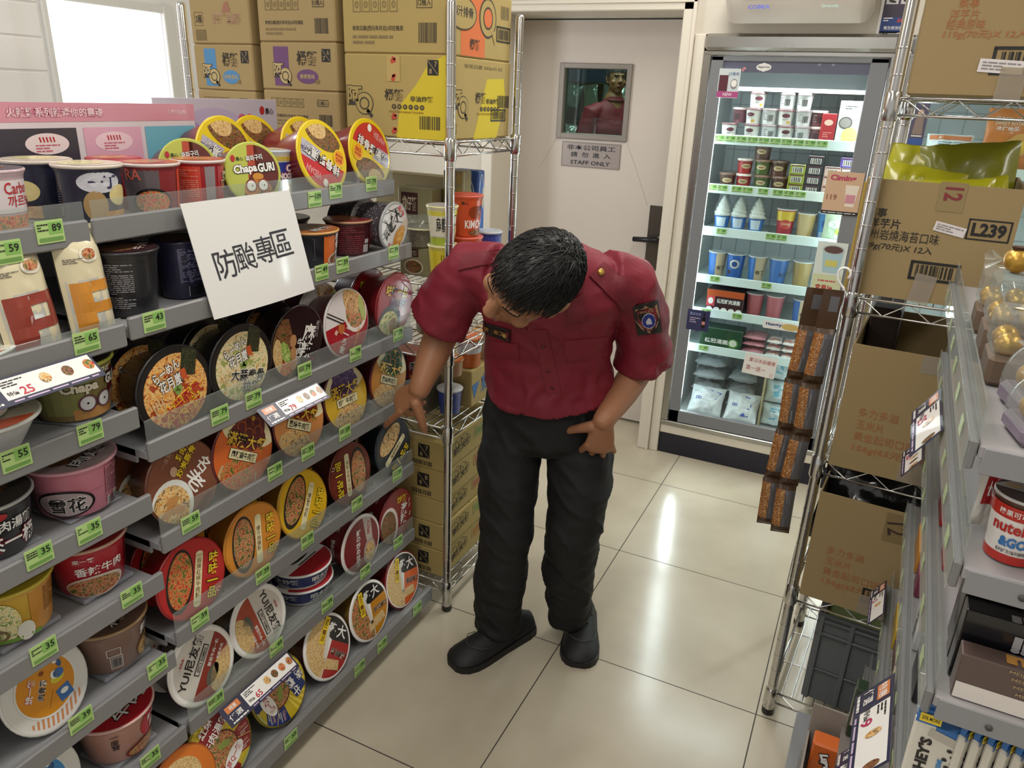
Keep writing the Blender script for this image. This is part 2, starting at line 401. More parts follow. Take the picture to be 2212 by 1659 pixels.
# ------------------------------------------------------------------ freezers built into the back wall
FROST = mat('#eef1f1', .45, name='freezer_white'); GRID = mat('#c3c9c9', .5, name='freezer_back_grid'); NAVY = mat('#1d1d2b', .45, name='navy_kickplate')
SHF = mat('#dcebea', .35, name='frosted_shelf_rail'); ALU = mat('#aeadaa', .28, 1, name='aluminium'); GASK = mat('#7d7f83', .45, name='grey_door_frame')
FZ = [1.465, 1.262, 1.078, .865, .71, .537]
def freezer(x0, x1, label, tags, shelves):
    t = thing('display_freezer', label, 'freezer', (x0, 1.53, 0)); W = x1 - x0
    q = MB(); q.box((0, 0, 0), (W, .05, .105), NAVY); part(q, 'kickplate', t)
    q = MB(); q.box((0, -.004, .105), (W, .05, .15), TRIMC, .003); q.box((0, -.012, .15), (W, .04, .172), ALU, .003)
    q.box((0, -.025, 1.80), (W, .1, 1.862), ALU, .012); q.box((0, -.012, 1.782), (W, .05, 1.80), ALU, .003)
    q.box((0, -.012, .172), (.03, .05, 1.79), ALU, .004); q.box((W - .02, -.012, .172), (W, .05, 1.79), ALU, .004)
    part(q, 'cabinet_frame', t)
    q = MB(); X0, X1 = .03, W - .02
    q.box((X0, .05, .15), (X0 + .012, .5, 1.79), FROST); q.box((X1 - .012, .05, .15), (X1, .5, 1.79), FROST); q.box((X0, .5, .15), (X1, .51, 1.79), FROST)
    q.box((X0, .05, .15), (X1, .5, .178), FROST); q.box((X0, .05, 1.75), (X1, .5, 1.79), FROST)
    for i in range(9): x = X0 + .05 + (X1 - X0 - .1) * i / 8; q.box((x, .496, .2), (x + .004, .5, 1.66), GRID)
    for i in range(14): q.box((X0 + .02, .496, .3 + i * .1), (X1 - .02, .5, .304 + i * .1), GRID)
    q.box((X0 + .02, .1, 1.655), (X1 - .02, .49, 1.67), FROST)
    part(q, 'interior', t)
    q = MB(); LED = mat('#eafcff', .4, emit=5, name='cool_light_tube')
    q.box((X0 + .012, .052, .24), (X0 + .03, .066, 1.71), LED, .004); part(q, 'light_tube', t)
    q = MB()
    for a, b in (((.032, -.01, .175), (.082, .012, 1.78)), ((W - .085, -.01, .175), (W - .022, .012, 1.78)), ((.032, -.01, .175), (W - .022, .012, .235)), ((.032, -.01, 1.762), (W - .022, .012, 1.78))): q.box(a, b, GASK, .003)
    dd_ = part(q, 'door_panel', t)
    q = MB(); q.box((.082, 0, .235), (W - .085, .004, 1.762), clear(tint='#f6fbfa', name='freezer_glass', refl=1.3)); part(q, 'glass_pane', dd_)
    if tags:
        q = MB(); q.box((.082, -.002, 1.722), (W - .085, -.0005, 1.762), mat('#5c5d70', .4, name='slate_banner'))
        d = D(q, plane((.24, -.0021, 1.742), (1, 0, 0), (0, 0, 1)))
        d.ell(0, 0, .029, .014, WHITE); d.ell(0, 0, .013, .0165, WHITE, l=1.2); d.text('Häagen-Dazs', 0, 0, .010, mat('#4a2740', .5), wd=.045, l=2)
        for i, u in enumerate((-.088, -.074, -.08)): d.ell(u, -.012 + .006 * (i == 1), .006, .005, mat('#d58f93', .5))
        for u in (.205, .255): d.ell(u, .013, .006, .004, mat('#8b8ca3', .5))
        part(q, 'header_banner', dd_)
    for i, z in enumerate(FZ if shelves is None else shelves):
        q = MB(); q.box((X0 + .014, .085, z - .016), (X1 - .014, .47, z - .008), SHF); q.box((X0 + .014, .07, z - .024), (X1 - .014, .075, z + .016), SHF, .002)
        s = part(q, 'shelf', t)
        for (u, n_) in (tags.get(i, []) if tags else [(.2 + .3 * (i % 2), '39')]):
            q = MB(); q.box((u - .021, .067, z - .012), (u + .021, .069, z + .012), TAGG); d = D(q, plane((u, .0668, z), (1, 0, 0), (0, 0, 1)))
            d.rect(.009, .002, .02, .014, TAGD); d.text(n_, .011, .003, .009, INK, l=2); d.lines(-.009, .003, .017, .012, 3, INK); d.lines(-.001, -.009, .034, .004, 1, INK)
            part(q, 'price_tag', s)
    return t
T0 = {0: [(.09 + .0455 * i, n_) for i, n_ in enumerate(('39', '99', '99', '115', '115', '115', '105', '105', '99', '85'))], 1: [(.085, '99'), (.13, '99'), (.19, '99'), (.235, '115'), (.30, '39'), (.36, '59'), (.405, '59'), (.45, '49')],
      2: [(.15, '49'), (.36, '55'), (.405, '55')], 3: [(.15, '55'), (.375, '55')], 4: [(.13, '129'), (.27, '55')], 5: [(.14, '79')]}
freezer(-.11, .60, 'tall glass door freezer full of ice cream tubs beside the staff door', T0, None)
freezer(.64, 1.5, 'second glass door freezer behind the chrome rack of cartons', None, [1.40, 1.08, .73, .45])
slab('trim_freezer_gap', (.60, 1.53, 0), (.64, 1.6, 1.86), TRIMC)
slab('trim_freezer_end', (1.5, 1.53, 0), (2.6, 1.6, 1.86), TRIMC)
# air curtain over the freezer
t = thing('air_curtain', 'white wall mounted air blower above the glass freezer', 'air blower', (.235, 1.53, 1.86))
q = MB(); AC = mat('#cfc5bb', .35, name='warm_white_plastic')
def acf(a, b):
    th = b * pi; y = -.10 - .075 * sin(th); hw = .262; r = .06
    x = -hw + 2 * hw * a; z = .03 + .2 * b
    e = min(1, (1 - abs(a * 2 - 1)) / .16); k = 1 - (1 - e) ** 2
    z = .125 + (z - .125) * (.55 + .45 * math.sqrt(max(k, 0.0))); return V((x, y * (.7 + .3 * k), z))
q.grid(acf, 36, 12, AC); q.box((-.235, -.12, .06), (.235, 0, .22), AC, .01)
hq = q; q = MB()
for x0, x1 in ((-.19, -.01), (.01, .19)): q.box((x0, -.178, .107), (x1, -.15, .118), BLACK, .003)
part(q, 'air_slots', t)
q = MB()
for x0, x1 in ((-.205, -.008), (.008, .205)): q.box((x0, -.186, .124), (x1, -.16, .15), AC, .008)
part(q, 'louvre', t)
d = D(hq, plane((0, -.166, .078), (1, 0, 0), (0, .28, 1), V((0, -1, .28)).normalized(), .004))
d.text('COBRA', -.128, 0, .014, mat('#3b44b0', .4), wd=.078, off=.03); d.text('Greenelty', .118, 0, .014, mat('#8fb5a8', .4), wd=.058)
part(hq, 'housing', t)
# notice stuck on the wall beside it
q = MB(); q.box((-.06, -.002, -.075), (.06, 0, .14), WHITE); d = D(q, plane((0, -.0022, 0), (1, 0, 0), (0, 0, 1)))
NV = mat('#27407c', .5); d.rect(0, .035, .1, .19, mat('#3b3345', .5)); d.rect(0, -.012, .1, .05, NV, l=2)
for u in (-.024, .024):
    for v in (.065, .087): d.rect(u, v, .04, .018, mat('#c5c1c4', .5), l=2); d.ell(u, v, .013, .004, INK, rot=-.2, l=3)
d.text('$488', .02, .002, .014, mat('#c8402e', .5), l=3, off=.03); d.text('衛生紙兌換券', 0, -.022, .012, WHITE, l=3); d.lines(-.028, .006, .03, .016, 2, WHITE, l=3)
d.rect(0, -.047, .1, .026, INK, l=2); d.text('禁止酒駕', -.022, -.047, .014, WHITE, l=3); d.ring(.015, -.047, .009, .009, .003, WHITE, l=3); d.text('未', .035, -.047, .013, WHITE, l=3)
d.lines(0, -.067, .1, .005, 1, INK)
tag(q.obj('wall_poster', mw=at(.572, 1.528, 1.905)), 'white notice with navy and black print on the wall right of the air blower', 'poster')
# ------------------------------------------------------------------ noodle bowls: body, lid and their print
_ng = [(cos(2 * pi * k / 44), sin(2 * pi * k / 44)) for k in range(44)]
class DL(D):                      # print on a round lid, unit disc, clipped to radius rc, turned by rot
    def __init__(s, mb, fm, rot=0, rc=.985): super().__init__(mb, fm); s.r = rot; s.rc = rc
    def raw(s, p2, fs, m, l=None):
        l = s.l if l is None else l; cr, sr = cos(s.r), sin(s.r)
        p2 = [(x * cr - y * sr, x * sr + y * cr) for x, y in p2]; vs = []; out = []
        for f in fs:
            P = [p2[i] for i in f]
            if any(x * x + y * y > (s.rc * .99) ** 2 for x, y in P):
                for k in range(44):
                    nx, ny = cos(2 * pi * (k + .5) / 44), sin(2 * pi * (k + .5) / 44); h = s.rc * cos(pi / 44); Q = []
                    for i in range(len(P)):
                        a, b = P[i - 1], P[i]; da = a[0] * nx + a[1] * ny - h; db = b[0] * nx + b[1] * ny - h
                        if (da < 0) != (db < 0): t = da / (da - db); Q.append((a[0] + (b[0] - a[0]) * t, a[1] + (b[1] - a[1]) * t))
                        if db < 0: Q.append(b)
                    P = Q
                    if len(P) < 3: break
            if len(P) >= 3: out.append(list(range(len(vs), len(vs) + len(P)))); vs += P
        if out: s.mb.add([s.fm(a, b, l) for a, b in vs], out, m)
    def turned(s, a): o = s.r; s.r = o + a; return o
BEEF = food(['#3c1510', '#7c3320', '#b5603a', '#d9a070', '#54602a'], 80, 'beef_noodle_print')
HOT = food(['#5a0f0a', '#a3231a', '#cf4a2c', '#e39a5c', '#5c6d2c'], 85, 'chilli_noodle_print')
SOUP = food(['#7a3a16', '#b86a2c', '#dda458', '#ecd19c', '#7d5a2c'], 75, 'broth_noodle_print')
NOOD = food(['#5a2f14', '#a56c34', '#d2a661', '#ead7a4', '#b98a4a'], 130, 'dry_noodle_print')
DARK = food(['#1c0d0a', '#3d1c14', '#6e3a26', '#a07048', '#3c4a22'], 90, 'braised_noodle_print')
LIGHT = food(['#a08440', '#cdb565', '#e8d892', '#f3ecc4', '#8fa050'], 80, 'clear_broth_print')
P_ = lambda c, **k: mat(c, .32, coat=.25, **k)
GOLD = P_('#e2b93a'); CREAM = P_('#e9dfb2'); YEL = P_('#f0cf2c'); INKP = P_('#191516'); WHP = P_('#f0eeea'); REDP = P_('#b4202a')
def weiwei(bg, rot=0, sub='爆汁肉燥麵', fd=BEEF, title=YEL):
    def f(d, R):
        d.r = rot; d.ell(0, 0, .985, .985, P_(bg), n=44)
        d.ell(-.37, .0, .40, .80, P_('#2a211c'), l=2); d.ell(-.37, .03, .35, .70, fd, l=3)
        d.rect(.16, -.02, .22, 1.25, CREAM, l=4); d.ell(.16, .6, .11, .08, CREAM, l=4); d.ell(.16, -.65, .11, .08, CREAM, l=4)
        d.text(sub, .16, 0, .13, P_('#7a5a34'), l=5, vert=True)
        d.text('味味一品', .6, 0, .27, title, l=6, vert=True, off=.03, out=INKP, ow=.07)
        d.ring(.83, -.42, .09, .06, .02, CREAM, l=4)
    return f
def manhan(bg, top, sub, rot=0, fd=SOUP):
    def f(d, R):
        d.r = rot; d.ell(0, 0, .985, .985, P_(bg), n=44)
        d.ell(-.62, .62, .34, .42, CREAM, l=1.6, rot=.6); d.ell(.62, .62, .34, .42, CREAM, l=1.6, rot=-.6)
        T = P_(top)
        for u, v, a in ((0, .62, .52), (-.36, .42, .27), (.36, .42, .27), (-.15, .3, .27), (.2, .3, .27), (0, .85, .4)): d.ell(u, v, a, a * .92, T, l=2.2)
        LT = P_(top if False else '#8d6a8a') if top == '#4a2468' else P_(bg)
        for u, v in ((-.3, .62), (.3, .62), (0, .5), (-.1, .78), (.18, .8)): d.ring(u, v, .15, .12, .022, LT, l=3, a0=-.6, a1=4.2)
        d.ell(0, -.66, .62, .46, fd, l=2); d.ring(0, -.64, .66, .5, .06, P_('#c7b48a'), l=3, a0=2.7, a1=6.7)
        d.rect(0, -.1, .98, .28, INKP, l=4); d.rect(0, -.1, .95, .25, CREAM, l=5)
        d.text(sub, 0, -.1, .19, INKP, l=6, wd=.84, off=.02)
        d.text('滿漢大餐', 0, .27, .36, GOLD, l=5, wd=1.35, off=.03, out=INKP, ow=.06)
        d.ell(.02, .88, .06, .07, GOLD, l=4)
    return f
def hanayue(disc, red, rot=0):
    def f(d, R):
        d.r = rot; d.ell(0, 0, .985, .985, INKP, n=44); d.ell(0, -.02, .86, .86, disc, l=2, n=40)
        d.rect(.42, .55, .42, .62, food(['#15180f', '#2a2f1c', '#454a30'], 160, 'nori_print'), rot=-.25, l=3)
        d.text('らーめん', -.2, .5, .24, WHP, rot=.35, l=4, wd=.75, off=.02, out=INKP, ow=.05)
        d.text('花月嵐', -.12, .2, .3, WHP, rot=.2, l=4, wd=.62, off=.02, out=INKP, ow=.05)
        d.rect(.22, .3, .2, .26, P_('#c4552a'), rot=.2, l=3.5)
        for u, v in ((-.02, .04), (.08, .02), (.03, -.05)): d.ell(u, v, .08, .07, P_('#7f9a48'), l=4)
        a, b, c = ('大蒜豚骨', '嵐辣拉麵', (REDP, YEL)) if red else ('大蒜拳骨', '拉麵', (INKP, WHP))
        d.text(a, .12, -.28, .3, c[0], rot=.42 if red else -.25, l=6, wd=1.1, off=.03, out=c[1], ow=.05)
        d.text(b, .2, -.6, .28, c[0], rot=.42 if red else -.25, l=6, wd=.95 if red else .6, off=.03, out=c[1], ow=.05)
        d.lines(-.55, -.25, .3, .4, 5, P_('#d9b98a'), rot=-1.3, l=4)
    return f
def black_beef(d, R):
    d.ell(0, 0, .985, .985, P_('#1d1216'), n=44); d.poly([(-1.2, .9), (-.35, .75), (-.2, .2), (-.05, -.5), (-.35, -1.2), (-1.2, -1)], DARK, l=2)
    d.ell(-.5, -.15, .16, .35, food(['#5a7a2c', '#8fae4a', '#c5d38a'], 90, 'spring_onion_print'), l=3, rot=.4); d.ell(-.5, -.6, .25, .2, HOT, l=3); d.ell(-.8, -.2, .18, .5, NOOD, l=3)
    for v in (.1, -.25, -.55): d.ell(-.2, v, .13, .18, P_('#b98a5c'), l=4)
    d.text('麻辣', .38, -.05, .44, WHP, rot=-.3, l=4, vert=True, off=.03); d.text('牛肉麵', .02, -.25, .22, WHP, rot=-.2, l=4, vert=True, off=.02)
    d.text('老四川', .76, .2, .15, P_('#a8a0a4'), l=4, rot=-.25, vert=True); d.rect(.35, -.75, .6, .03, REDP, rot=.4, l=4); d.rect(.3, -.66, .5, .015, REDP, rot=.4, l=4)
def red_white(d, R):
    d.ell(0, 0, .985, .985, P_('#a31d28'), n=44); d.poly([(-1.2, 1.2), (.2, 1.2), (.1, .1), (-1.2, -.02)], P_('#dcd7d6'), l=2)
    d.ell(.42, .2, .52, .55, P_('#e6dcd2'), l=3); d.ell(.42, .28, .46, .5, BEEF, l=4); d.ell(.3, .68, .38, .5, SOUP, l=4, rot=.3); d.ell(.72, .3, .12, .4, P_('#a8b45c'), l=5, rot=.2)
    d.rect(-.55, .22, .8, .035, INKP, rot=-.5, l=5); d.rect(-.5, .3, .8, .03, INKP, rot=-.5, l=5)
    d.text('一ろ家', -.25, -.5, .22, WHP, rot=-.55, l=4, vert=True, off=.03); d.text('ふ', .05, -.1, .2, WHP, l=4, off=.03, rot=-.4)
    d.text('紅燒牛肉麵', .35, -.55, .13, P_('#d99a3c'), rot=-.55, l=4, vert=True); d.rect(-.55, -.15, .14, .12, P_('#d9b0a0'), rot=.7, l=4); d.ell(-.3, -.08, .15, .17, P_('#b86a3a'), l=4)
def wei_purple(d, R):
    d.ell(0, 0, .985, .985, P_('#9c1f28'), n=44); d.ell(-.3, -.5, .62, .55, P_('#4a4144'), l=2); d.ell(-.35, -.55, .5, .42, LIGHT, l=3); d.ell(-.1, -.66, .22, .25, BEEF, l=4)
    d.text('味味一品', .1, .42, .34, YEL, rot=-.25, l=4, wd=1.2, off=.03, out=INKP, ow=.07); d.text('鍋燒意麵', .2, .02, .26, P_('#5a2868'), rot=-.25, l=4, wd=.95, off=.03, out=WHP, ow=.06)
    d.ring(.42, .78, .12, .12, .03, P_('#d0727a'), l=3)
def brown_lid(d, R):
    d.ell(0, 0, .985, .985, P_('#7d4a36'), n=44); d.ell(-.42, -.42, .58, .62, P_('#dfe1dc'), l=2); d.ell(-.46, -.46, .5, .54, SOUP, l=3)
    for u, v, a in ((-.42, -.3, .1), (-.58, -.52, .5), (-.32, -.55, -.5)): d.ell(u, v, .19, .11, P_('#c08a50'), l=4, rot=a)
    d.text('名', .62, .22, .38, WHP, rot=-1.15, l=4, off=.05); d.text('老', .3, -.08, .42, WHP, rot=-1.15, l=4, off=.05, wd=.6)
    d.text('炒炭豚骨', .15, .47, .19, YEL, rot=.75, l=4, off=.03, wd=.8, out=INKP, ow=.04); d.text('雞肉麵', .12, .75, .19, YEL, rot=.75, l=4, off=.03, wd=.5, out=INKP, ow=.04)
    d.ell(-.22, .35, .1, .12, P_('#c9a58a'), l=4); d.text('一度贊', -.35, .68, .12, P_('#b08a7a'), rot=.75, l=4, wd=.4); d.ell(.4, -.72, .35, .1, P_('#52231c'), l=3, rot=.5)
def cloudpink(stripe, rot=0):
    def f(d, R):
        d.r = rot; d.ell(0, 0, .985, .985, WHP, n=44); d.ell(0, 0, .88, .88, P_('#d3cdc6'), l=2, n=40)
        d.rc = .88; S = P_(stripe)
        d.poly([(-1, -.12), (1, .05), (1, -1.1), (-1, -1.1)], S, l=3)
        d.ell(.1, -.68, .6, .34, NOOD, l=4); d.ell(-.12, -.4, .3, .16, P_('#5d5a52'), l=4)
        d.text('YUI尼友麵', -.02, .42, .3, INKP, rot=.06, l=5, wd=1.45, off=.05); d.rect(.12, .12, .8, .17, INKP, rot=.06, l=5); d.rect(.12, .12, .75, .12, P_('#cfc8c0'), rot=.06, l=6)
        d.text('SPICY RAMEN', .12, .12, .09, INKP, rot=.06, l=7, wd=.62, off=.02)
        d.text('酸菜牛肉一麵', .38, -.16, .11, WHP, rot=.06, l=5, wd=.7); d.text('半筋半肉', .45, -.36, .1, WHP, rot=.06, l=5, wd=.4); d.text('紅燒風味', .55, -.52, .08, P_('#e0a89c'), rot=.06, l=5, wd=.32)
        d.text('・老乾媽・', -.1, .68, .08, REDP, rot=.06, l=5); d.rc = .985
    return f
def vedan(rot):
    def f(d, R):
        d.r = rot; d.ell(0, 0, .985, .985, P_('#e3c71f'), n=44); d.rc = .9
        d.poly([(-1.1, .05), (1.1, .12), (1.1, 1.1), (-1.1, 1.1)], P_('#c22832'), l=2); d.poly([(.1, -.12), (1.1, -.18), (1.1, .3), (.3, .3)], P_('#b9b4c4'), l=3)
        d.ell(.12, -.62, .75, .42, DARK, l=3); d.ell(.4, -.7, .4, .3, NOOD, l=4)
        d.text('排骨雞湯麵', .05, .12, .32, WHP, rot=-.1, l=6, wd=1.5, off=.04, out=INKP, ow=.06); d.text('VEDAN', .3, .6, .18, P_('#e06a70'), rot=-.1, l=5, wd=.6, out=WHP, ow=.03)
        d.ell(-.2, .72, .1, .12, WHP, l=4); d.ell(-.62, -.22, .24, .26, P_('#e59a22'), l=6); d.ring(-.62, -.22, .24, .26, .03, YEL, l=7)
        d.text('BIG', -.62, -.16, .13, REDP, l=7, off=.03); d.text('新包裝', -.62, -.3, .09, REDP, l=7, wd=.3); d.text('清甜', .78, .1, .12, P_('#5a4a7a'), l=5); d.rc = .985
    return f
def chapa(rot=0):
    def f(d, R):
        d.r = rot; d.ell(0, 0, .985, .985, P_('#b9bf52'), n=44); d.rc = .93
        d.poly([(-.1, 1.2), (.25, 1.2), (.2, .1), (-.2, -.2)], P_('#b0442c'), l=2); d.poly([(.12, 1.2), (1.2, 1.2), (1.2, -1.2), (-.5, -1.2), (-.35, -.4), (.1, .2)], P_('#5f2420'), l=2)
        d.text('Chapa', -.28, .12, .36, WHP, rot=.08, l=5, wd=.85, off=.04, out=INKP, ow=.05); d.text('GURI', .48, .18, .3, WHP, rot=.08, l=5, wd=.62, off=.04, out=INKP, ow=.07)
        d.text('짜파구리', .08, .5, .2, WHP, rot=.12, l=5, wd=.6, off=.04, out=INKP, ow=.05); d.ell(-.68, .5, .08, .11, REDP, l=4); d.text('農心', -.44, .48, .13, INKP, l=4)
        d.ell(.1, -.55, .5, .34, P_('#c07a2c'), l=3); d.ell(.35, -.75, .4, .2, BEEF, l=4); d.ell(.15, -.12, .2, .12, P_('#c98a35'), l=3)
        for u in (-.14, .3): d.ring(u, -.42, .21, .22, .05, P_('#8a3a2a'), l=6); d.ell(u, -.42, .17, .18, WHP, l=6); d.ell(u + .03, -.42, .025, .03, INKP, l=7)
        d.rc = .985
    return f
def donbei(d, R):
    d.ell(0, 0, .985, .985, P_('#a9aaac'), n=44); d.ell(0, 0, .92, .92, P_('#dadadc'), l=2, n=40); d.rc = .92; rn = random.Random(4)
    for i in range(11):
        a = rn.uniform(0, pi); d.rect(rn.uniform(-.8, .5), rn.uniform(-.6, .8), rn.uniform(.5, 1.1), .03, INKP, rot=a, l=3)
    d.text('どん', .0, .35, .6, INKP, rot=.75, l=5, off=.06, wd=1.15); d.text('兵衛', -.45, -.1, .42, INKP, rot=.75, l=5, off=.03, wd=.75, out=WHP, ow=.05)
    d.ell(.28, -.45, .55, .3, P_('#c78d3c'), rot=.85, l=6); d.ell(.3, -.42, .42, .2, food(['#a86a22', '#c98f3e', '#dcae62'], 60, 'fried_tofu_print'), rot=.85, l=7); d.ell(.62, -.1, .5, .22, P_('#cfc4b6'), rot=.85, l=5)
    d.rect(.45, .62, .26, .5, P_('#c6505a'), rot=.5, l=5); d.text('豆皮', .45, .62, .2, WHP, rot=-.35, l=6, vert=True); d.rect(-.25, -.78, .5, .16, P_('#b8555c'), rot=-.5, l=7); d.text('烏龍麵', -.25, -.78, .12, WHP, rot=-.5, l=8); d.rc = .985
def dachao(col, rot=0, dark='#2b2a29', fd=NOOD, name='炒牛肉', sticker=True):
    def f(d, R):
        d.r = rot; d.ell(0, 0, .985, .985, WHP, n=44); d.rc = .94
        d.poly([(-.25, .98), (.5, 1.2), (1.2, .9), (1.2, -.05), (.15, .2), (-.2, .45)], P_(dark), l=2); d.poly([(.15, .2), (1.2, -.05), (1.2, -1.2), (-.3, -1.2), (-.05, -.4)], P_(col), l=2)
        d.poly([(-1.2, 1.2), (-.28, .95), (-.1, .3), (-.1, -.45), (-.35, -1.2), (-1.2, -1.2)], fd, l=3); d.poly([(-.3, -.3), (.5, -.45), (.5, -.75), (-.4, -.62)], NOOD, l=4); d.rect(-.08, .1, .14, 1.1, P_('#d8d2c6'), rot=-.1, l=4)
        d.text('大', .55, .42, .42, WHP, rot=-.2, l=5, off=.04, out=INKP, ow=.03); d.text('乾', .15, .58, .3, WHP, rot=-.2, l=5, off=.04); d.text(name, .48, -.25, .2, INKP, rot=-.35, l=5, wd=.75, off=.02, out=P_('#d9c9b8'), ow=.03)
        if sticker:
            d.rect(-.22, .5, .85, .22, YEL, rot=1.25, l=7); d.text('加量10%', -.22, .5, .16, P_('#7a4a18'), rot=1.25, l=8, wd=.72, off=.02)
        d.rc = .985
    return f
def fan(acc, tx1, tx2, rot, tcol, fd=BEEF):
    def f(d, R):
        d.r = rot; d.ell(0, 0, .985, .985, P_('#c7ae2a'), n=44)
        for k in range(13):
            a = .5 + k * .19; d.poly([(0, 0), (1.1 * cos(a), 1.1 * sin(a)), (1.1 * cos(a + .09), 1.1 * sin(a + .09))], P_('#dfc94a'), l=1.6)
        A = P_(acc)
        d.poly([(0, -.1), (1.3, .25), (1.3, -.75), (.3, -.6)], A, l=2); d.poly([(0, -.1), (-1.3, -.1), (-1.3, -1), (-.3, -1.2)], A, l=2); d.poly([(-.3, -1.2), (0, -.2), (.45, -1.2)], A, l=2)
        for a in (-.35, -1.15, -2.0, -2.7): d.rect(.75 * cos(a), .75 * sin(a), .5, .02, P_('#d9b56a'), rot=a, l=3)
        for a in (-.1, -.6, -2.35): d.text('Classic', .78 * cos(a), .78 * sin(a) + .05, .1, P_('#d9a08a'), l=3, wd=.3); d.lines(.78 * cos(a), .78 * sin(a) - .1, .3, .12, 2, P_('#c9c4b8'), l=3)
        d.ell(.02, -.12, .5, .5, P_('#5a2018'), l=4); d.ell(.02, -.12, .46, .46, fd, l=5); d.ell(.1, -.02, .22, .1, P_('#8f9a4a'), l=6, rot=-.3)
        d.rect(-.05, .52, 1.0, .5, A, rot=.5, l=4.5)
        d.text(tx1, -.2, .72, .25, tcol, rot=.45, l=7, off=.03, out=A, ow=.08); d.text(tx2, .0, .42, .27, tcol, rot=.45, l=7, off=.03, out=A, ow=.08, wd=1.05)
        d.ell(.22, -.5, .42, .2, WHP, rot=.5, l=7); d.text('阿Q一麵', .22, -.5, .22, P_('#c04a52'), rot=.5, l=8, wd=.62, off=.04); d.rect(.5, -.85, .5, .14, P_('#aeb06a'), rot=.5, l=6)
    return f
def spoon_lid(d, R):
    d.ell(0, 0, .985, .985, P_('#ebe2dd'), n=44); d.ell(0, 0, .93, .93, P_('#7a1f24'), l=2, n=40); d.rc = .93
    d.poly([(.1, 1.2), (.55, 1.2), (.6, -.2), (.3, -.2)], P_('#b7aaa4'), l=3); d.ell(.38, -.45, .33, .46, P_('#a8968a'), l=4, rot=-.1); d.ell(.38, -.47, .25, .36, SOUP, l=5, rot=-.1)
    d.text('鮮の炒め拉麵', -.2, -.05, .2, WHP, rot=-.12, l=5, vert=True, off=.04); d.text('SPICY', .42, .45, .14, REDP, rot=1.4, l=5); d.rc = .985
def red_bowl_lid(d, R):
    d.ell(0, 0, .985, .985, P_('#8d2128'), n=44); d.ell(-.5, -.2, .55, .75, P_('#e8dcd8'), l=2); d.ell(-.54, -.2, .46, .64, DARK, l=3)
    d.text('炒麵', .35, .55, .28, YEL, rot=-.2, l=4, wd=.6, off=.03); d.text('激辣', .42, -.05, .36, WHP, rot=-.15, l=4, vert=True, off=.05)
    for v in (.3, .1, -.25): d.rect(.78, v, .04, .16, WHP, rot=-.5, l=4)
def plate_lid(c1, c2):
    def f(d, R):
        d.ell(0, 0, .985, .985, P_('#dcdad6'), n=44); d.rc = .9
        for k in range(15):
            u = -.84 + k * .12
            d.rect(u, .9, .05, .75, P_(c1), rot=-.35, l=2); d.rect(u, -.9, .05, .75, P_(c1), rot=-.35, l=2)
        d.rc = .985; d.ell(0, .0, .72, .68, P_('#e4e2dd'), l=3); d.ell(0, 0, .68, .63, P_(c2), l=4, n=40)
        d.text('統一麵', -.35, .12, .17, WHP, rot=.95, l=6, wd=.5, off=.06, out=P_('#cf5a62'), ow=.1); d.text('肉骨茶', -.12, -.02, .16, INKP, rot=.95, l=6, wd=.42, off=.03, out=WHP, ow=.05)
        d.rect(.3, -.38, .34, .3, P_('#3f6fae'), rot=.1, l=6); d.ell(.3, -.35, .1, .06, WHP, l=7); d.ell(.28, .0, .17, .1, P_('#d8c83c'), l=6); d.ell(.35, .08, .13, .1, P_('#3f6fae'), l=7); d.ell(.25, .1, .09, .09, WHP, l=7)
        d.ell(.4, .36, .08, .06, WHP, l=6); d.ell(.45, .27, .06, .09, P_('#3a5a8a'), l=6); d.ell(.02, .3, .06, .05, P_('#8a4a20'), l=6); d.lines(-.02, -.32, .4, .02, 1, P_('#9a6a18'), rot=.95, l=6)
    return f
def plain_food(bg, fd, tx=None, tc=None):
    def f(d, R):
        d.ell(0, 0, .985, .985, P_(bg), n=44); d.ell(-.1, .15, .7, .62, fd, l=2)
        if tx: d.text(tx, .15, -.45, .34, tc or WHP, rot=.3, l=4, off=.03, wd=1.1, out=INKP, ow=.05)
    return f
def yellow_lid(d, R):
    d.ell(0, 0, .985, .985, P_('#d3c832'), n=44); d.ell(.2, .1, .62, .65, LIGHT, l=2); d.ell(.15, -.25, .55, .2, P_('#e0cf7a'), l=3); d.ell(.1, .35, .35, .2, P_('#e5d98e'), l=3); d.ell(-.3, .25, .16, .3, P_('#7f8f3a'), l=3, rot=.4)
    d.bars(-.55, .05, .5, .18, INKP, WHP, rot=.6, l=4); d.text('雞湯麵', -.25, -.45, .26, WHP, rot=.5, l=5, off=.03, out=INKP, ow=.08); d.poly([(-1, -.4), (-.3, -.6), (.1, -1.1), (-.9, -1.1)], P_('#b9b2ae'), l=4)

def bowl(name, label, lid, R=.089, Rb=.066, h=.076, body='#7a1d20', rim=None, side=None, group=None, cat='noodle bowl', wrap=False):
    """builds a closed bowl standing at the origin, opening up; parts: bowl_body, lid"""
    t = thing(name, label, cat, group=group)
    B = P_(body) if isinstance(body, str) else body
    q = MB(); q.lathe([(Rb * .96, 0), (Rb, .004), (R * .93, h * .86), (R * .97, h * .94), (R, h - .004), (R * 1.0, h)], B, 40, capt=False)
    if side: side(D(q, cone(Rb, 0, R * .94, h * .88)), Rb, R, h)
    part(q, 'bowl_body', t)
    q = MB(); RM = P_(rim) if isinstance(rim, str) else (rim or B)
    q.lathe([(R * 1.0, h - .003), (R * 1.035, h - .001), (R * 1.035, h + .002), (R * 1.0, h + .003)], RM, 40)
    d = DL(q, plane((0, 0, h + .0032), (R, 0, 0), (0, R, 0), off=.00035)); lid(d, R)
    part(q, 'lid', t)
    return t
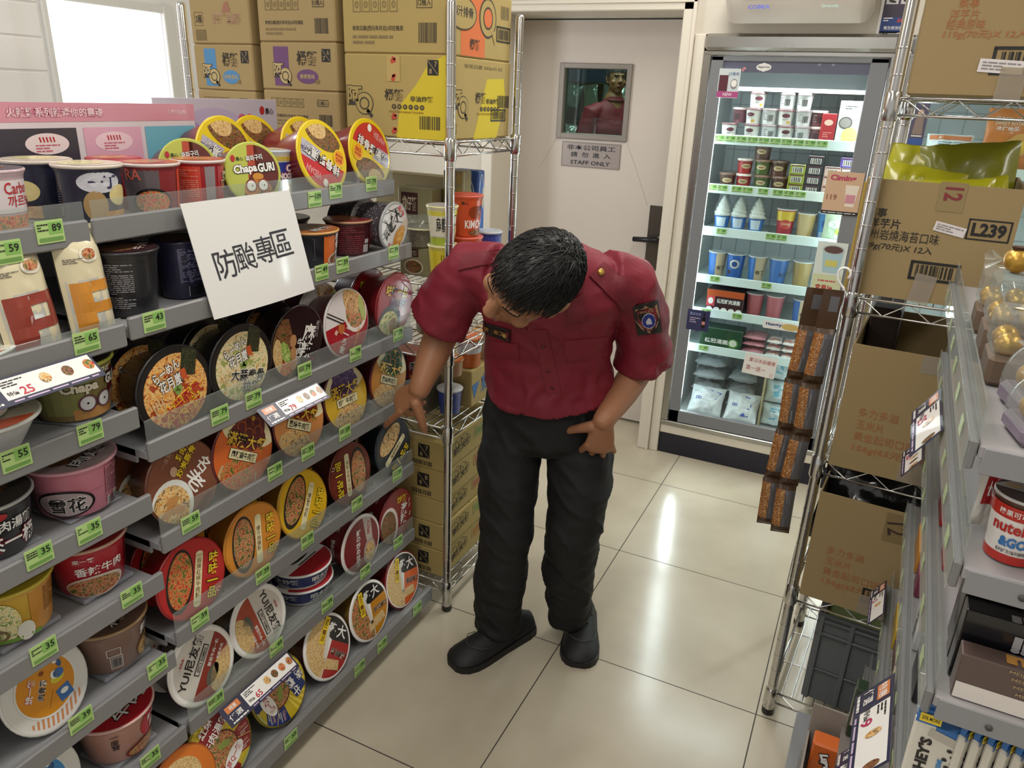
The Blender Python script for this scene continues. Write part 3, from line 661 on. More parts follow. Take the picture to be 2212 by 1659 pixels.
def lean_m(y, z, R, h, tilt, xf, yaw=0, Rb=.066, dx=0):      # lid faces the aisle, lower edge on the shelf
    t = rad(tilt); N = V((cos(t) * cos(rad(yaw)), -cos(t) * sin(rad(yaw)), sin(t))); Ux = V((sin(rad(yaw)), cos(rad(yaw)), 0)); Vv = N.cross(Ux)
    lift = max(0, h * sin(t) - (R * 1.035 - Rb) * cos(t))
    c = V((xf - .007 - R * 1.04 * max(0, sin(t)) - R * .06 + R * 1.04 * min(0, sin(t)) + dx, y, z + R * 1.035 * cos(t) + lift + .0012 + .003 * abs(sin(t))))
    return frameM(c - N * h, Ux, Vv, N)
# ------------------------------------------------------------------ noodle gondola, two bays of shelves along the left of the aisle
def price_tag(parent, x, y, z, num, w_=.046, h_=.036, nrm=(1, 0, 0), tilt=0):
    n = V(nrm); u = V((0, 0, 1)).cross(n).normalized(); vv = n.cross(u); q = MB()
    o = V((x, y, z)); a = o - u * w_ / 2 - vv * h_ / 2
    q.T = frameM(o, u, vv, n)
    q.box((-w_ / 2, -h_ / 2, 0), (w_ / 2, h_ / 2, .0012), TAGG); d = D(q, plane((0, 0, .0013), (1, 0, 0), (0, 1, 0), off=.0003))
    d.rect(w_ * .2, h_ * .14, w_ * .5, h_ * .52, TAGD); d.text(num, w_ * .24, h_ * .16, h_ * .34, INK, l=2, off=.02)
    d.lines(-w_ * .26, h_ * .2, w_ * .38, h_ * .36, 3, INK, l=2, seed=int(y * 1e4) % 97); d.rect(0, -h_ * .33, w_ * .86, h_ * .16, mat('#6f9a50', .5), l=2)
    part(q, 'price_tag', parent)
def bay(label, y0, y1, levels, base_tags, gaps):
    t = thing('display_shelving', label, 'shelving unit', (-.95, (y0 + y1) / 2, 0)); o = V((-.95, (y0 + y1) / 2, 0)); T = M.Translation(-o)
    def mb(): q = MB(); q.T = T; return q
    q = mb(); q.box((-.97, y0, 0), (-.955, y1, 1.37), SHELF); part(q, 'back_panel', t)
    for y in (y0 + .012, y1 - .012):
        q = mb(); q.box((-.985, y - .011, 0), (-.952, y + .011, 1.38), SHELF, .002); part(q, 'upright', t)
    q = mb(); q.box((-.95, y0 + .002, .05), (-.44, y1 - .002, .085), SHELF, .003); q.box((-.95, y0 + .002, 0), (-.52, y1 - .002, .05), mat('#2c2c2e', .5)); q.box((-.445, y0 + .002, .058), (-.425, y1 - .002, .112), RAIL, .006)
    bd = part(q, 'base_deck', t)
    for px, py, n_ in base_tags: p = PX(px, py, 'x', -.424); price_tag(bd, -.424 - o.x, p.y - o.y, .086, n_)
    for zt, xf, gd, tags in levels:
        q = mb(); q.box((-.952, y0 + .003, zt - .018), (xf, y1 - .003, zt), SHELF, .002); q.box((-.952, y0 + .003, zt - .03), (xf - .03, y0 + .008, zt - .002), SHELF); q.box((-.952, y1 - .008, zt - .03), (xf - .03, y1 - .003, zt - .002), SHELF)
        s = part(q, 'shelf', t)
        q = mb(); q.box((xf - .002, y0 + .003, zt - .022), (xf + .009, y1 - .003, zt + .02), RAIL, .003); part(q, 'price_rail', s)
        if gd:
            q = mb(); q.box((xf + .001, y0 + .006, zt + .018), (xf + .004, y1 - .006, zt + gd), ACR, .001); part(q, 'acrylic_guard', s)
            for yy in (gaps if zt < 1.3 else ()):
                q = mb(); q.box((xf - .3, yy - .0008, zt), (xf - .03, yy + .0008, zt + .03), ACR); part(q, 'clear_divider', s)
        for px, py, n_ in tags:
            p = PX(px, py, 'x', xf + .01); price_tag(s, xf + .0095 - o.x, p.y - o.y, p.z, n_)
    return t
YS = -.957
LV = [(1.358, -.553, .05, [(680, 430, '109'), (725, 412, '79'), (802, 397, '79')]),
      (1.193, -.50, 0, [(333, 693, '43'), (695, 588, '49'), (740, 572, '39'), (850, 545, '79')]),
      (.953, -.50, .062, [(475, 896, '79'), (548, 862, '79'), (658, 800, '79'), (768, 764, '79'), (860, 722, '79')]),
      (.752, -.50, .062, [(412, 1128, '59'), (594, 1018, '59'), (665, 976, '59'), (745, 934, '59')]),
      (.523, -.50, .062, [(432, 1338, '39'), (568, 1240, '39'), (664, 1167, '39'), (771, 1088, '39'), (858, 1025, '39')]),
      (.287, -.50, .062, [(466, 1514, '39'), (597, 1398, '49'), (707, 1306, '39'), (789, 1234, '39'), (860, 1171, '39')])]
bay('far shelving bay holding leaning noodle bowls, beside the chrome rack of cartons', YS, -.055, LV, [(627, 1586, '55'), (776, 1434, '39'), (825, 1383, '35'), (901, 1303, '35')], (-.219, -.419, -.605, -.79))
LL = [(1.358, -.553, .05, [(15, 545, '59'), (108, 500, '89'), (290, 483, '55'), (336, 476, '55')]), (1.186, -.50, .03, [(187, 738, '65')]), (1.03, -.50, 0, [(195, 933, '79'), (35, 990, '55')]), (.852, -.50, 0, [(193, 1147, '35'), (85, 1200, '35')]),
      (.678, -.50, 0, [(285, 1285, '35'), (95, 1405, '35')]), (.485, -.50, 0, [(340, 1440, '35'), (175, 1555, '39')]), (.285, -.50, 0, [(325, 1638, '35')])]
bay('near shelving bay at the left edge holding upright noodle bowls', YS - .92, YS - .002, [(z, x, g, [q_ for q_ in tg if PX(q_[0], q_[1], 'x', x).y < YS - .024]) for z, x, g, tg in LL], [], ())
# ---- leaning bowls of the far bay
SZ = {1: (1.358, -.553), 2: (1.193, -.50), 3: (.953, -.50), 4: (.752, -.50), 5: (.523, -.50), 6: (.287, -.50), 7: (.085, -.447)}
SN = {1: 'top', 2: 'second', 3: 'third', 4: 'fourth', 5: 'fifth', 6: 'sixth', 7: 'bottom'}
GN = {k: 'bowls leaning on the %s shelf' % SN[k] for k in SN}
def lean(sh, y, tilt, name, label, lid, body, rim=None, side=None, h=.076, R=.0865, Rb=.066, behind=(), yaw=0):
    z, xf = SZ[sh]; y += {1: -.025, 7: -.02}.get(sh, -.04 if y > -.8 else -.026)
    t = bowl(name, label, lid, R, Rb, h, body, rim, side, GN[sh]); t.matrix_world = lean_m(y, z, R, h, tilt, xf, yaw, Rb)
    for i, (lb, dy) in enumerate(behind):
        dup(t, lean_m(y + dy, z, R, h, tilt, xf, yaw, Rb, dx=-(h + .014) / cos(rad(tilt)) * (i + 1)), lb)
    return t
def sidetext(tx, c=WHP, band=None):
    def f(d, Rb, R, h):
        if band: d.rect(0, h * .44, .42, h * .3, P_(band), l=1, nu=24)
        for a in (-.13, 0, .13, .26): d.text(tx, a, h * .45, .018, c, l=2, wd=.05, off=.03)
    return f
NBT = 'noodle_bowl'
lean(3, -.074, -3, NBT, 'wine red lid with yellow title and purple subtitle at the right end of third shelf', wei_purple, '#7d1a22', R=.088, behind=[('wine red bowl lying behind the one with the purple subtitle', .004)])
lean(3, -.284, 4, NBT, 'leaning bowl with half white half red lid and chopsticks picture', red_white, '#7d1a22', '#d9d5d2', behind=[('bowl half hidden behind the white and red chopsticks lid', .01)])
lean(3, -.469, -4, NBT, 'black lidded leaning bowl with white brush lettering and beef picture', black_beef, '#241519', behind=[('black bowl tucked behind the black beef lid', .004)])
lean(3, -.65, 0, NBT, 'black rimmed leaning bowl with pale broth lid and black garlic lettering', hanayue(food(['#8a6a30', '#c09a55', '#dcc28a', '#e9dcb8', '#9aa055'], 40, 'garlic_broth_print'), False), '#17161a', behind=[('black bowl behind the pale garlic broth lid', .004)])
lean(3, -.834, 2, NBT, 'black rimmed leaning bowl with orange ramen lid and red lettering', hanayue(food(['#7a3212', '#c06a2c', '#db9448', '#e9c27a', '#a3401c'], 40, 'orange_ramen_print'), True), '#17161a', behind=[('black bowl directly behind the orange ramen lid', .0), ('third black bowl in the row behind the orange ramen lid', .0)])
lean(4, -.111, 2, NBT, 'leaning bowl with green cloud lid at the right end of the fourth shelf', manhan('#c98a3c', '#2f6b3c', '蔥燒豬肉麵', -.45), '#5a1a20')
lean(4, -.291, 9, NBT, 'leaning bowl with purple cloud lid, the fingertip points beside it', manhan('#d3ad35', '#4a2468', '珍味牛肉麵', -.02), '#5a1a20', behind=[('dark red bowl behind the purple cloud lid', .004)])
lean(4, -.475, 8, NBT, 'leaning bowl with orange brown cloud lid next to the purple one', manhan('#cf8a4e', '#8d3526', '蔥燒牛肉麵', -.5), '#5a1a20', behind=[('dark red bowl behind the orange brown cloud lid', .004)])
lean(4, -.663, 5, NBT, 'leaning bowl with flame orange and maroon cloud lid and red hotpot picture', manhan('#d4672c', '#6a1f2a', '麻辣鍋牛肉麵', -.55, HOT), '#5a1a20', behind=[('dark red bowl behind the flame orange and maroon lid', .004)])
lean(4, -.838, 7, NBT, 'brown lidded leaning bowl with a big white rimmed soup picture', brown_lid, '#6b3e2e', behind=[('brown bowl partly hidden behind the brown soup lid', -.004)])
lean(5, -.088, 6, NBT, 'navy lidded leaning bowl at the right end of the fifth shelf', weiwei('#1f2733', -1.05, '大骨豚骨湯', SOUP), '#1f2733', behind=[('navy bowl behind the navy lidded one', .004)])
lean(5, -.288, 8, NBT, 'reddish brown lidded leaning bowl between the navy and the yellow lids', weiwei('#6d2a1d', 3.05, '原汁珍味牛肉麵', BEEF), '#5f2318', behind=[('reddish brown bowl behind the brown lid of the fifth shelf', .004)])
lean(5, -.475, 12, NBT, 'bright yellow lidded leaning bowl with a meat noodle picture', weiwei('#deb11f', -.62, '爆醬牛肉麵', BEEF), '#c8932a', behind=[('yellow bowl behind the bright yellow lid', .006)])
lean(5, -.659, 5, NBT, 'orange lidded leaning bowl on the fifth shelf', weiwei('#d78a2a', -.12, '爆汁肉燥麵', BEEF), '#c07c22', behind=[('orange bowl behind the orange lid of the fifth shelf', .006), ('third orange bowl, deepest behind the orange lid', .006)])
lean(5, -.848, 8, NBT, 'scarlet lidded leaning bowl with a chilli beef noodle picture', weiwei('#b92a2a', -.32, '招牌紅椒牛肉麵', HOT), '#a01f24', behind=[('scarlet bowl behind the scarlet chilli lid', .01)])
lean(6, -.087, 2, NBT, 'dark red bowl with white brush lettering at the right end of the sixth shelf', red_bowl_lid, '#7a1a20', side=sidetext('辣', WHP), behind=[('dark red bowl behind the right end bowl of the sixth shelf', .0)])
lean(6, -.264, 3, NBT, 'dark red bowl with white rim and a spoon printed on its lid', spoon_lid, '#7a1a20', '#ebe6e2', side=sidetext('炒め拉麵', WHP), behind=[('dark red bowl behind the spoon lid', .004)])
lean(6, -.655, 13, NBT, 'white rimmed leaning bowl with grey and red lid in front of the stacked tubs', cloudpink('#a5452f', -1.5), '#4a3833', '#ece9e6', behind=[('white rimmed bowl behind the upper grey and red lid', .004)])
lean(6, -.845, 14, NBT, 'white rimmed leaning bowl with red diagonal lid above the long price card', cloudpink('#8d3026', .75), '#4a3833', '#ece9e6', behind=[('white rimmed bowl behind the red diagonal lid', .004)])
lean(7, -.133, 13, NBT, 'leaning bowl with black and bright orange lid at the right end of the bottom shelf', dachao('#d8642e', .0, name='番茄拌麵'), '#7a1c1c')
lean(7, -.306, 13, NBT, 'leaning bowl with black and mustard lid and a yellow sticker, bottom shelf', dachao('#c5831f', .25, '#211e1f', BEEF, '沙茶拌麵'), '#8a6a1c', '#ece8e4', behind=[('bowl behind the black and mustard lid of the bottom shelf', .004)])
lean(7, -.485, 19, NBT, 'leaning bowl with black and red lid and noodle picture, bottom shelf', dachao('#a8332f', -.55, '#33302f', NOOD, '紅油乾麵'), '#6d1418', '#ece8e4', behind=[('red bowl behind the black and red lid of the bottom shelf', .004)])
lean(7, -.671, 22, NBT, 'leaning bowl with yellow and blue fan pattern lid, bottom shelf', fan('#25356e', '蔥燒', '辣麻牛', -1.75, WHP), '#8a7a1c', behind=[('bowl behind the yellow and blue fan lid', .004)])
lean(7, -.868, 20, NBT, 'leaning bowl with yellow and red fan pattern lid, bottom shelf', fan('#8d2a2c', '紅燒', '牛肉湯麵', .05, WHP), '#8a7a1c', behind=[('bowl behind the yellow and red fan lid', .004)])
# top shelf
def v1(lb, y, tilt, rot, roll, dx=0, body='#7d1a26'):
    t = bowl(NBT, lb, vedan(rot), .084, .064, .09, body, '#e3c71f', group=GN[1]); t.matrix_world = lean_m(y - .025, 1.358, .084, .09, tilt, -.553, 0, .064, dx); return t
va = v1('red lidded bowl with yellow rim, upside down lettering, leaning on the top shelf', -.278, 14, 2.65, 0); vb = v1('red lidded bowl with yellow rim, upright lettering, at the right end of the top shelf', -.094, 10, -.45, 0)
dup(va, lean_m(-.225, 1.358, .084, .09, 12, -.553, 0, .064, -.12), 'yellow rimmed bowl between and behind the two red lidded bowls of the top shelf')
dup(va, lean_m(-.28, 1.358, .084, .09, 14, -.553, 0, .064, -.222), 'yellow rimmed bowl behind the upside down red lid, only its top edge showing')
dup(va, lean_m(-.455, 1.358, .084, .09, 8, -.553, 0, .064, -.165), 'yellow rimmed bowl behind the blue noodle cup')
ca = bowl(NBT, 'lime, rust and brown lid with cartoon eyes leaning left of the blue cup', chapa(), .062, .05, .09, '#6a2a22', '#b9bf52', group=GN[1]); ca.matrix_world = lean_m(-.543, 1.358, .062, .09, 7, -.56, 20, .05)
dup(ca, lean_m(-.60, 1.36, .062, .09, 7, -.56, 20, .05, -.125), 'lime and brown lid further back between the red cup and the front lime lid')
# second shelf, grey bowls
def specks(d, Rb, R, h):
    rn = random.Random(2)
    for i in range(420): d.rect(rn.uniform(-.2, .2), rn.uniform(.006, h * .86), .004, .0016, mat('#9d989c', .5), rot=rn.uniform(0, 3), l=1)
db = lean(2, -.074, -2, NBT, 'grey bowl with cracked white lid and fried tofu picture, right end of the second shelf', donbei, '#4c474c', '#a5a6a8', specks, h=.085, R=.064, Rb=.056, behind=[('grey bowl behind the tofu bowl, its cracked white lid edge showing', .006)])
# ---- upright cups and bowls
def up(lb, px, zt, x, R, Rb, h, body, lid, rz=pi / 2, rim=None, side=None, group=None, name=NBT, y=None, cat='noodle bowl', rise=0.0):
    t = bowl(name, lb, lid, R, Rb, h, body, rim, side, group, cat)
    yy = y if y is not None else PX(px[0], px[1], 'x', x).y
    t.matrix_world = at(x, yy, zt + rise + .002, rz)
    if rise:
        q = MB(); q.box((-.055, -.05, -rise), (.055, .05, -.002), clear(haze=.35, name='clear_riser', hz='#c9c9d6'), .003); o = part(q, 'clear_riser', t); o['label'] = 'clear plastic riser under the bowl'
    return t
def blk_side(d, Rb, R, h):
    d.lines(-.07, h * .5, .05, h * .7, 22, mat('#8d8b90', .5), l=1); d.text('滿漢', .055, h * .45, .035, P_('#d9b9b4'), l=2, vert=True, off=.04); d.ell(.05, h * .85, .008, .008, REDP, l=2); d.text('農心', .068, h * .85, .009, WHP, l=2); d.ell(.07, h * .14, .022, .013, HOT, l=2, rings=2)
up('black noodle cup with vertical pink lettering on the second shelf, left of the paper sign', (290, 690), 1.193, -.575, .057, .045, .118, '#26262a', plain_food('#3a2026', DARK, '牛肉', P_('#d9b9b4')), side=blk_side, name='noodle_cup', cat='noodle cup', rz=2.0)
def nav_side(d, Rb, R, h): d.lines(0, h * .6, .085, h * .62, 26, mat('#8f8fb0', .5), l=1); d.bars(.0, h * .14, .05, .018, INK, WHP, l=1)
up('dark indigo noodle cup covered in small print, half hidden by the paper sign', (402, 660), 1.193, -.60, .052, .042, .112, '#2a2a44', plain_food('#4a2a34', DARK), side=nav_side, name='noodle_cup', cat='noodle cup', rz=1.7)
up('black cup at the back of the second shelf between pouch and paper sign', None, 1.193, -.74, .058, .045, .118, '#1f1f24', plain_food('#3a2228', DARK), name='noodle_cup', cat='noodle cup', y=-.80)
def or_side(d, Rb, R, h):
    d.rect(.03, h * .5, .075, h * .92, P_('#d0692a'), l=1, nu=6); d.text('豚骨麵', .04, h * .6, .022, WHP, l=3, vert=True, off=.03, out=INKP, ow=.05); d.ell(.035, h * .2, .03, .0155, P_('#e6ddd2'), l=2, rings=2); d.ell(.035, h * .2, .026, .013, DARK, l=3, rings=2); d.frame(-.045, h * .55, .03, h * .6, .001, mat('#6f6f74', .5), l=1)
up('orange and black noodle bowl on the second shelf just right of the paper sign', (674, 582), 1.193, -.587, .068, .056, .083, '#22222a', plain_food('#b5652c', DARK, '拉麵'), rim='#d3a060', side=or_side, rz=1.35)
def dr_side(d, Rb, R, h):
    d.lines(-.03, h * .5, .07, h * .85, 14, mat('#7a3038', .5), l=1); d.rect(.045, h * .55, .028, h * .7, P_('#c22a24'), l=2, nu=3); d.rect(.012, h * .2, .02, .02, mat('#b5aeb0', .5), l=2); d.text('88', .015, h * .42, .012, WHP, l=2); d.rect(.045, h * .12, .026, .014, P_('#d9a53a'), l=2)
up('dark red noodle bowl on the second shelf beside the grey tofu bowl', (755, 565), 1.193, -.60, .062, .052, .086, '#4a1a20', plain_food('#8a3030', HOT), rim='#b58a6a', side=dr_side, rz=1.35)
up('dark bowl at the back of the second shelf behind the dark red one', None, 1.193, -.76, .07, .058, .083, '#4a3a3c', plain_food('#7a3a3a', DARK), y=-.265)
def shin_side(d, Rb, R, h):
    d.rect(.045, h * .5, .1, h * .97, P_('#a8242c'), l=1, nu=8); d.text('辛', .035, h * .52, h * .66, INKP, l=3, off=.03, out=P_('#c9b5a5'), ow=.035); d.rect(-.07, h * .5, .06, h * .96, P_('#c8402c'), l=1, nu=6); d.rect(-.022, h * .5, .02, h * .96, mat('#8f8487', .5), l=1, nu=2); d.lines(-.07, h * .55, .05, h * .6, 14, P_('#d98a7a'), l=2)
up('red noodle cup marked with one big black character on the top shelf', (438, 440), 1.358, -.625, .051, .042, .092, '#a8242c', plain_food('#b0343a', HOT), rim='#d9c9c4', side=shin_side, name='noodle_cup', cat='noodle cup', rz=1.75)
def red2_side(d, Rb, R, h):
    d.rect(-.06, h * .5, .07, h * .95, P_('#5d5358'), l=1, nu=6); d.text('RA', -.07, h * .82, .02, P_('#d96a5a'), l=2, wd=.03); d.ell(-.04, h * .28, .035, .025, INKP, l=2, rings=2); d.ell(-.04, h * .27, .031, .021, HOT, l=3, rings=2); d.rect(.05, h * .5, .07, h * .96, P_('#cf4a34'), l=1, nu=6); d.bars(.05, h * .15, .03, .02, INK, WHP, l=2)
up('red noodle cup with a soup picture behind two 55 price tags on the top shelf', (334, 450), 1.358, -.63, .054, .045, .092, '#8d3034', plain_food('#b0343a', HOT), rim='#d9c9c4', side=red2_side, name='noodle_cup', cat='noodle cup', rz=1.7)
up('red cup at the back of the top shelf in front of the pink panel', None, 1.358, -.745, .05, .042, .092, '#b03038', plain_food('#b0343a', HOT), name='noodle_cup', cat='noodle cup', y=-.745)
def cn_side(d, Rb, R, h):
    d.rect(0, h * .55, .16, h * .42, P_('#2b3a8f'), l=1, nu=14); d.rect(0, h * .84, .16, h * .1, P_('#c9b04a'), l=1, nu=14); d.text('CUP', .02, h * .62, .018, WHP, l=2, off=.05, out=P_('#c04a5a'), ow=.08); d.text('NOODLES', .01, h * .44, .014, WHP, l=2, wd=.06, off=.05, out=P_('#c04a5a'), ow=.08); d.ell(.02, h * .15, .03, .014, SOUP, l=2, rings=2)
up('blue and white noodle cup on the top shelf between the lime lid and red lids', (598, 420), 1.358, -.66, .042, .034, .098, '#d9d4c6', plain_food('#cfcfd2', LIGHT), rim='#ccd6e0', side=cn_side, name='noodle_cup', cat='noodle cup', rz=1.5)
def itc_side(d, Rb, R, h):
    d.ell(-.025, h * .74, .035, .018, P_('#c4c4cc'), l=1, rings=2); d.text('一丁', -.02, h * .74, .022, P_('#2a2a52'), l=2, off=.06, wd=.045); d.ell(.01, h * .5, .022, .018, P_('#d6c68a'), l=1, rings=2); d.ell(-.035, h * .33, .02, .026, P_('#a8895a'), l=1, rings=2); d.rect(.0, h * .12, .06, h * .22, food(['#a86a22', '#c98f3e', '#dcae62'], 60, 'fried_tofu_print'), l=1, nu=4)
    d.rect(.07, h * .87, .024, .012, P_('#b5404a'), l=1); d.lines(.07, h * .5, .022, h * .55, 12, mat('#9a9aa5', .5), l=1); d.rect(.07, h * .12, .014, .016, mat('#b5b5bd', .5), l=1)
iu = up('black noodle cup with a pale speech bubble print on the top shelf at left', (205, 462), 1.358, -.62, .056, .046, .098, '#26283c', plain_food('#d0c3b4', LIGHT), rim='#d5c9bd', side=itc_side, name='noodle_cup', cat='noodle cup', rz=1.75)
dup(iu, at(-.742, -.905, 1.36, .3), 'black noodle cup behind the one with the speech bubble, its side label showing')
def bb_side(d, Rb, R, h):
    d.rect(0, h * .62, .1, h * .5, P_('#d9cfd2'), l=1, nu=8); d.text('Carbo', -.01, h * .75, .018, REDP, l=2, wd=.04); d.text('까르보', -.005, h * .55, .018, REDP, l=2, wd=.045); d.ell(.03, h * .45, .011, .012, REDP, l=3); d.rect(0, h * .18, .1, h * .3, HOT, l=1, nu=8)
up('pink and white cup with red lettering at the left edge of the top shelf', (-5, 470), 1.358, -.62, .048, .04, .1, '#c9b0b8', plain_food('#4a4650', DARK), side=bb_side, name='noodle_cup', cat='noodle cup', rz=2.1)
# near bay, upright bowls facing the aisle
def chapa_side(d, Rb, R, h):
    d.rect(0, h * .93, .42, h * .12, P_('#b9bf52'), l=1, nu=26); d.rect(.06, h * .55, .1, h * .62, P_('#6d2024'), l=1, nu=8); d.rect(-.09, h * .5, .12, h * .75, P_('#8a8a52'), l=1, nu=8)
    d.text('Chapa', -.045, h * .62, .024, P_('#e6dcc4'), l=3, off=.05, wd=.06, out=INKP, ow=.05); d.text('GURI', .022, h * .66, .02, WHP, l=3, off=.05, wd=.042, out=INKP, ow=.07); d.text('짜파구리', -.01, h * .85, .012, WHP, l=2, off=.04)
    for u in (-.035, -.002): d.ring(u, h * .32, .016, .016, .003, P_('#6a3a4a'), l=3); d.ell(u, h * .32, .014, .014, P_('#dcdcdc'), l=2, rings=2); d.ell(u, h * .32, .002, .002, INKP, l=3)
    d.rect(-.02, h * .12, .08, h * .2, P_('#c08a4a'), l=1, nu=6); d.ell(.055, h * .28, .045, .02, P_('#b5a08a'), l=2, rings=3); d.ell(.055, h * .26, .04, .016, BEEF, l=3, rings=3)
up('lime and maroon noodle bowl with cartoon eyes, upright behind the 79 tag', (170, 925), 1.03, -.60, .073, .058, .1, '#8a7a4a', plain_food('#3a332c', DARK, '짜파구리'), rim='#b9bf52', side=chapa_side, rise=.004, rz=1.9)
def pink_side(d, Rb, R, h):
    d.ell(-.06, h * .32, .05, .028, INKP, l=2, rings=3); d.ell(-.06, h * .32, .045, .024, P_('#b9a5a8'), l=3, rings=3); d.text('雪花', -.055, h * .3, .03, INKP, l=4, off=.03, out=WHP, ow=.04)
    d.rect(.035, h * .58, .042, h * .6, P_('#c4808f'), l=2, nu=4); d.lines(.035, h * .58, .038, h * .55, 12, mat('#6a3a48', .5), l=3); d.bars(.035, h * .14, .036, .014, INK, WHP, l=3); d.rect(.0, h * .5, .3, .0012, P_('#b86a7c'), l=1, nu=20); d.text('花', .075, h * .3, .03, INKP, l=3, out=WHP, ow=.05)
up('pink noodle bowl with black comic lettering, upright on the fourth shelf of the near bay', (176, 1125), .852, -.60, .076, .062, .095, '#cf7f92', plain_food('#b9a3a4', DARK, '肉燥'), rim='#d9a0ac', side=pink_side, rise=.006, rz=1.6)
def blk2_side(d, Rb, R, h): d.text('牛肉湯麵', 0, h * .62, .02, WHP, l=2, off=.03, wd=.08); d.text('來一桶', 0, h * .3, .032, WHP, l=2, off=.05, wd=.09, out=P_('#7a2028'), ow=.06); d.ell(-.02, h * .82, .016, .007, REDP, l=2)
up('black noodle bowl with a grey lid at the left edge, left of the pink bowl', (-8, 1215), .852, -.60, .074, .06, .095, '#2b2a2d', plain_food('#4a443f', DARK), rim='#b5b5b5', side=blk2_side, rise=.003, rz=1.6)
def yq_side(d, Rb, R, h):
    d.rect(.045, h * .5, .1, h * .86, P_('#c98a35'), l=1, nu=8); d.lines(.05, h * .6, .06, h * .5, 10, mat('#8a5a20', .5), l=2); d.ell(-.05, h * .45, .03, h * .42, LIGHT, l=2, rings=3); d.ell(-.08, h * .2, .04, .018, P_('#7a6a3a'), l=3, rings=2); d.rect(-.04, h * .06, .1, .008, P_('#6f9a2c'), l=3, nu=6); d.ell(-.015, h * .18, .014, .02, P_('#e6e2d6'), l=3)
up('golden yellow upright bowl with a Q on its lid, fifth shelf of near bay', (44, 1405), .678, -.60, .075, .06, .1, '#cfa63a', plain_food('#b5a02c', LIGHT, 'Q', P_('#6a5a20')), rim='#c9b43c', side=yq_side, rise=.012, rz=1.6)
def rb_side(d, Rb, R, h):
    d.text('香辣牛肉', -.02, h * .55, .02, WHP, l=2, wd=.085, off=.02); d.text('來一客', -.045, h * .8, .011, WHP, l=2); d.ell(-.03, h * .18, .055, .024, P_('#d9c9bc'), l=2, rings=3); d.ell(-.032, h * .17, .05, .02, BEEF, l=3, rings=3); d.rect(.06, h * .55, .035, h * .7, P_('#8d1c26'), l=1, nu=4); d.lines(.06, h * .55, .03, h * .6, 12, P_('#b5404a'), l=2)
up('crimson noodle bowl with white beef lettering, upright, fifth shelf of the near bay', (208, 1300), .678, -.60, .073, .058, .1, '#b02331', plain_food('#9a2a2c', DARK, None), rim='#c9a08a', side=rb_side, rise=.012, rz=1.6)
def tp_side(d, Rb, R, h):
    d.text('和風', .045, h * .68, .024, WHP, l=2, off=.02); d.ell(.05, h * .26, .036, .026, P_('#c9a05a'), l=2, rings=3); d.ell(.05, h * .26, .032, .022, SOUP, l=3, rings=3); d.frame(-.035, h * .52, .024, .018, .001, WHP, l=2); d.frame(-.032, h * .26, .022, .03, .001, WHP, l=2); d.bars(-.032, h * .26, .016, .022, INK, P_('#cfc6c0'), l=2)
up('taupe brown noodle bowl with a round soup picture, upright, sixth shelf of the near bay', (250, 1460), .485, -.60, .077, .06, .1, '#86695c', plain_food('#6a5245', mat('#6a5245', .4), '和風', P_('#c9b5a5')), rim='#a5875f', side=tp_side, rise=.012, rz=1.6)
def r2_side(d, Rb, R, h):
    d.ell(.04, h * .62, .035, .036, P_('#b3242e'), l=1, rings=3); d.text('辣牛', .04, h * .72, .018, WHP, l=3, off=.02); d.text('麵', .04, h * .5, .018, WHP, l=3); d.text('一度贊', -.045, h * .62, .014, INKP, l=2, vert=True); d.ell(.02, h * .16, .05, .018, P_('#7a2a20'), l=2, rings=3); d.ell(.02, h * .16, .045, .014, BEEF, l=3, rings=3)
up('red lidded cream noodle bowl, upright, seventh shelf of the near bay', (262, 1630), .285, -.585, .078, .06, .1, '#b98a7a', plain_food('#b3242e', BEEF, '牛肉', WHP), rim='#d9b0a8', side=r2_side, rise=.012, rz=1.6)
# tilted bowls of the near bay
t = bowl(NBT, 'white bowl with orange centred striped lid tilted outward, sixth shelf of the near bay', plate_lid('#cf8a5c', '#d98f24'), .082, .058, .07, '#d9d6d2', '#e4e2de'); t.matrix_world = lean_m(-1.187, .485, .082, .07, 20, -.515, -8, .058)
t = bowl(NBT, 'white bowl with blue striped lid cut by the left edge, seventh shelf', plate_lid('#4a78b5', '#4a90c9'), .085, .058, .07, '#d9d6d2', '#e4e2de'); t.matrix_world = lean_m(-1.245, .285, .085, .07, 16, -.515, -4, .058)
t = bowl(NBT, 'yellow lidded bowl with pale noodle picture leaning on the bottom shelf of the near bay', yellow_lid, .086, .064, .076, '#c9bb2e', '#d9d13a'); t.matrix_world = lean_m(-1.17, .085, .086, .076, 24, -.447, 0, .064)
t = bowl(NBT, 'orange lidded bowl cut by the bottom edge, left of the yellow and red fan lid', plain_food('#d9772a', NOOD), .08, .06, .07, '#b3561c'); t.matrix_world = lean_m(-.985 - .01, .085, .08, .07, 18, -.447, 0, .064)
# stack of white foam bowls, third shelf of the near bay
fo = mat('#e4e3e0', .5, name='foam_white')
def foam_lid(d, R): d.ell(0, 0, .985, .985, P_('#dcd8c4'), n=44); d.poly([(-1.2, -.3), (1.2, -.75), (1.2, -1.2), (-1.2, -1.2)], P_('#d9603a'), l=2); d.lines(.35, .1, .8, .6, 7, mat('#8d8a80', .6), l=2); d.ell(-.2, .3, .4, .3, DARK, l=2)
f0 = bowl('foam_bowl', 'lowest white foam bowl of the stack at the left edge', foam_lid, .088, .058, .052, fo, fo, group='stack of white foam bowls'); f0.matrix_world = at(-.60, -1.172, 1.032, 1.4)
dup(f0, at(-.605, -1.183, 1.091, 1.55), 'middle white foam bowl of the stack at the left edge'); dup(f0, at(-.60, -1.188, 1.15, 1.2), 'topmost white foam bowl of the stack at the left edge')
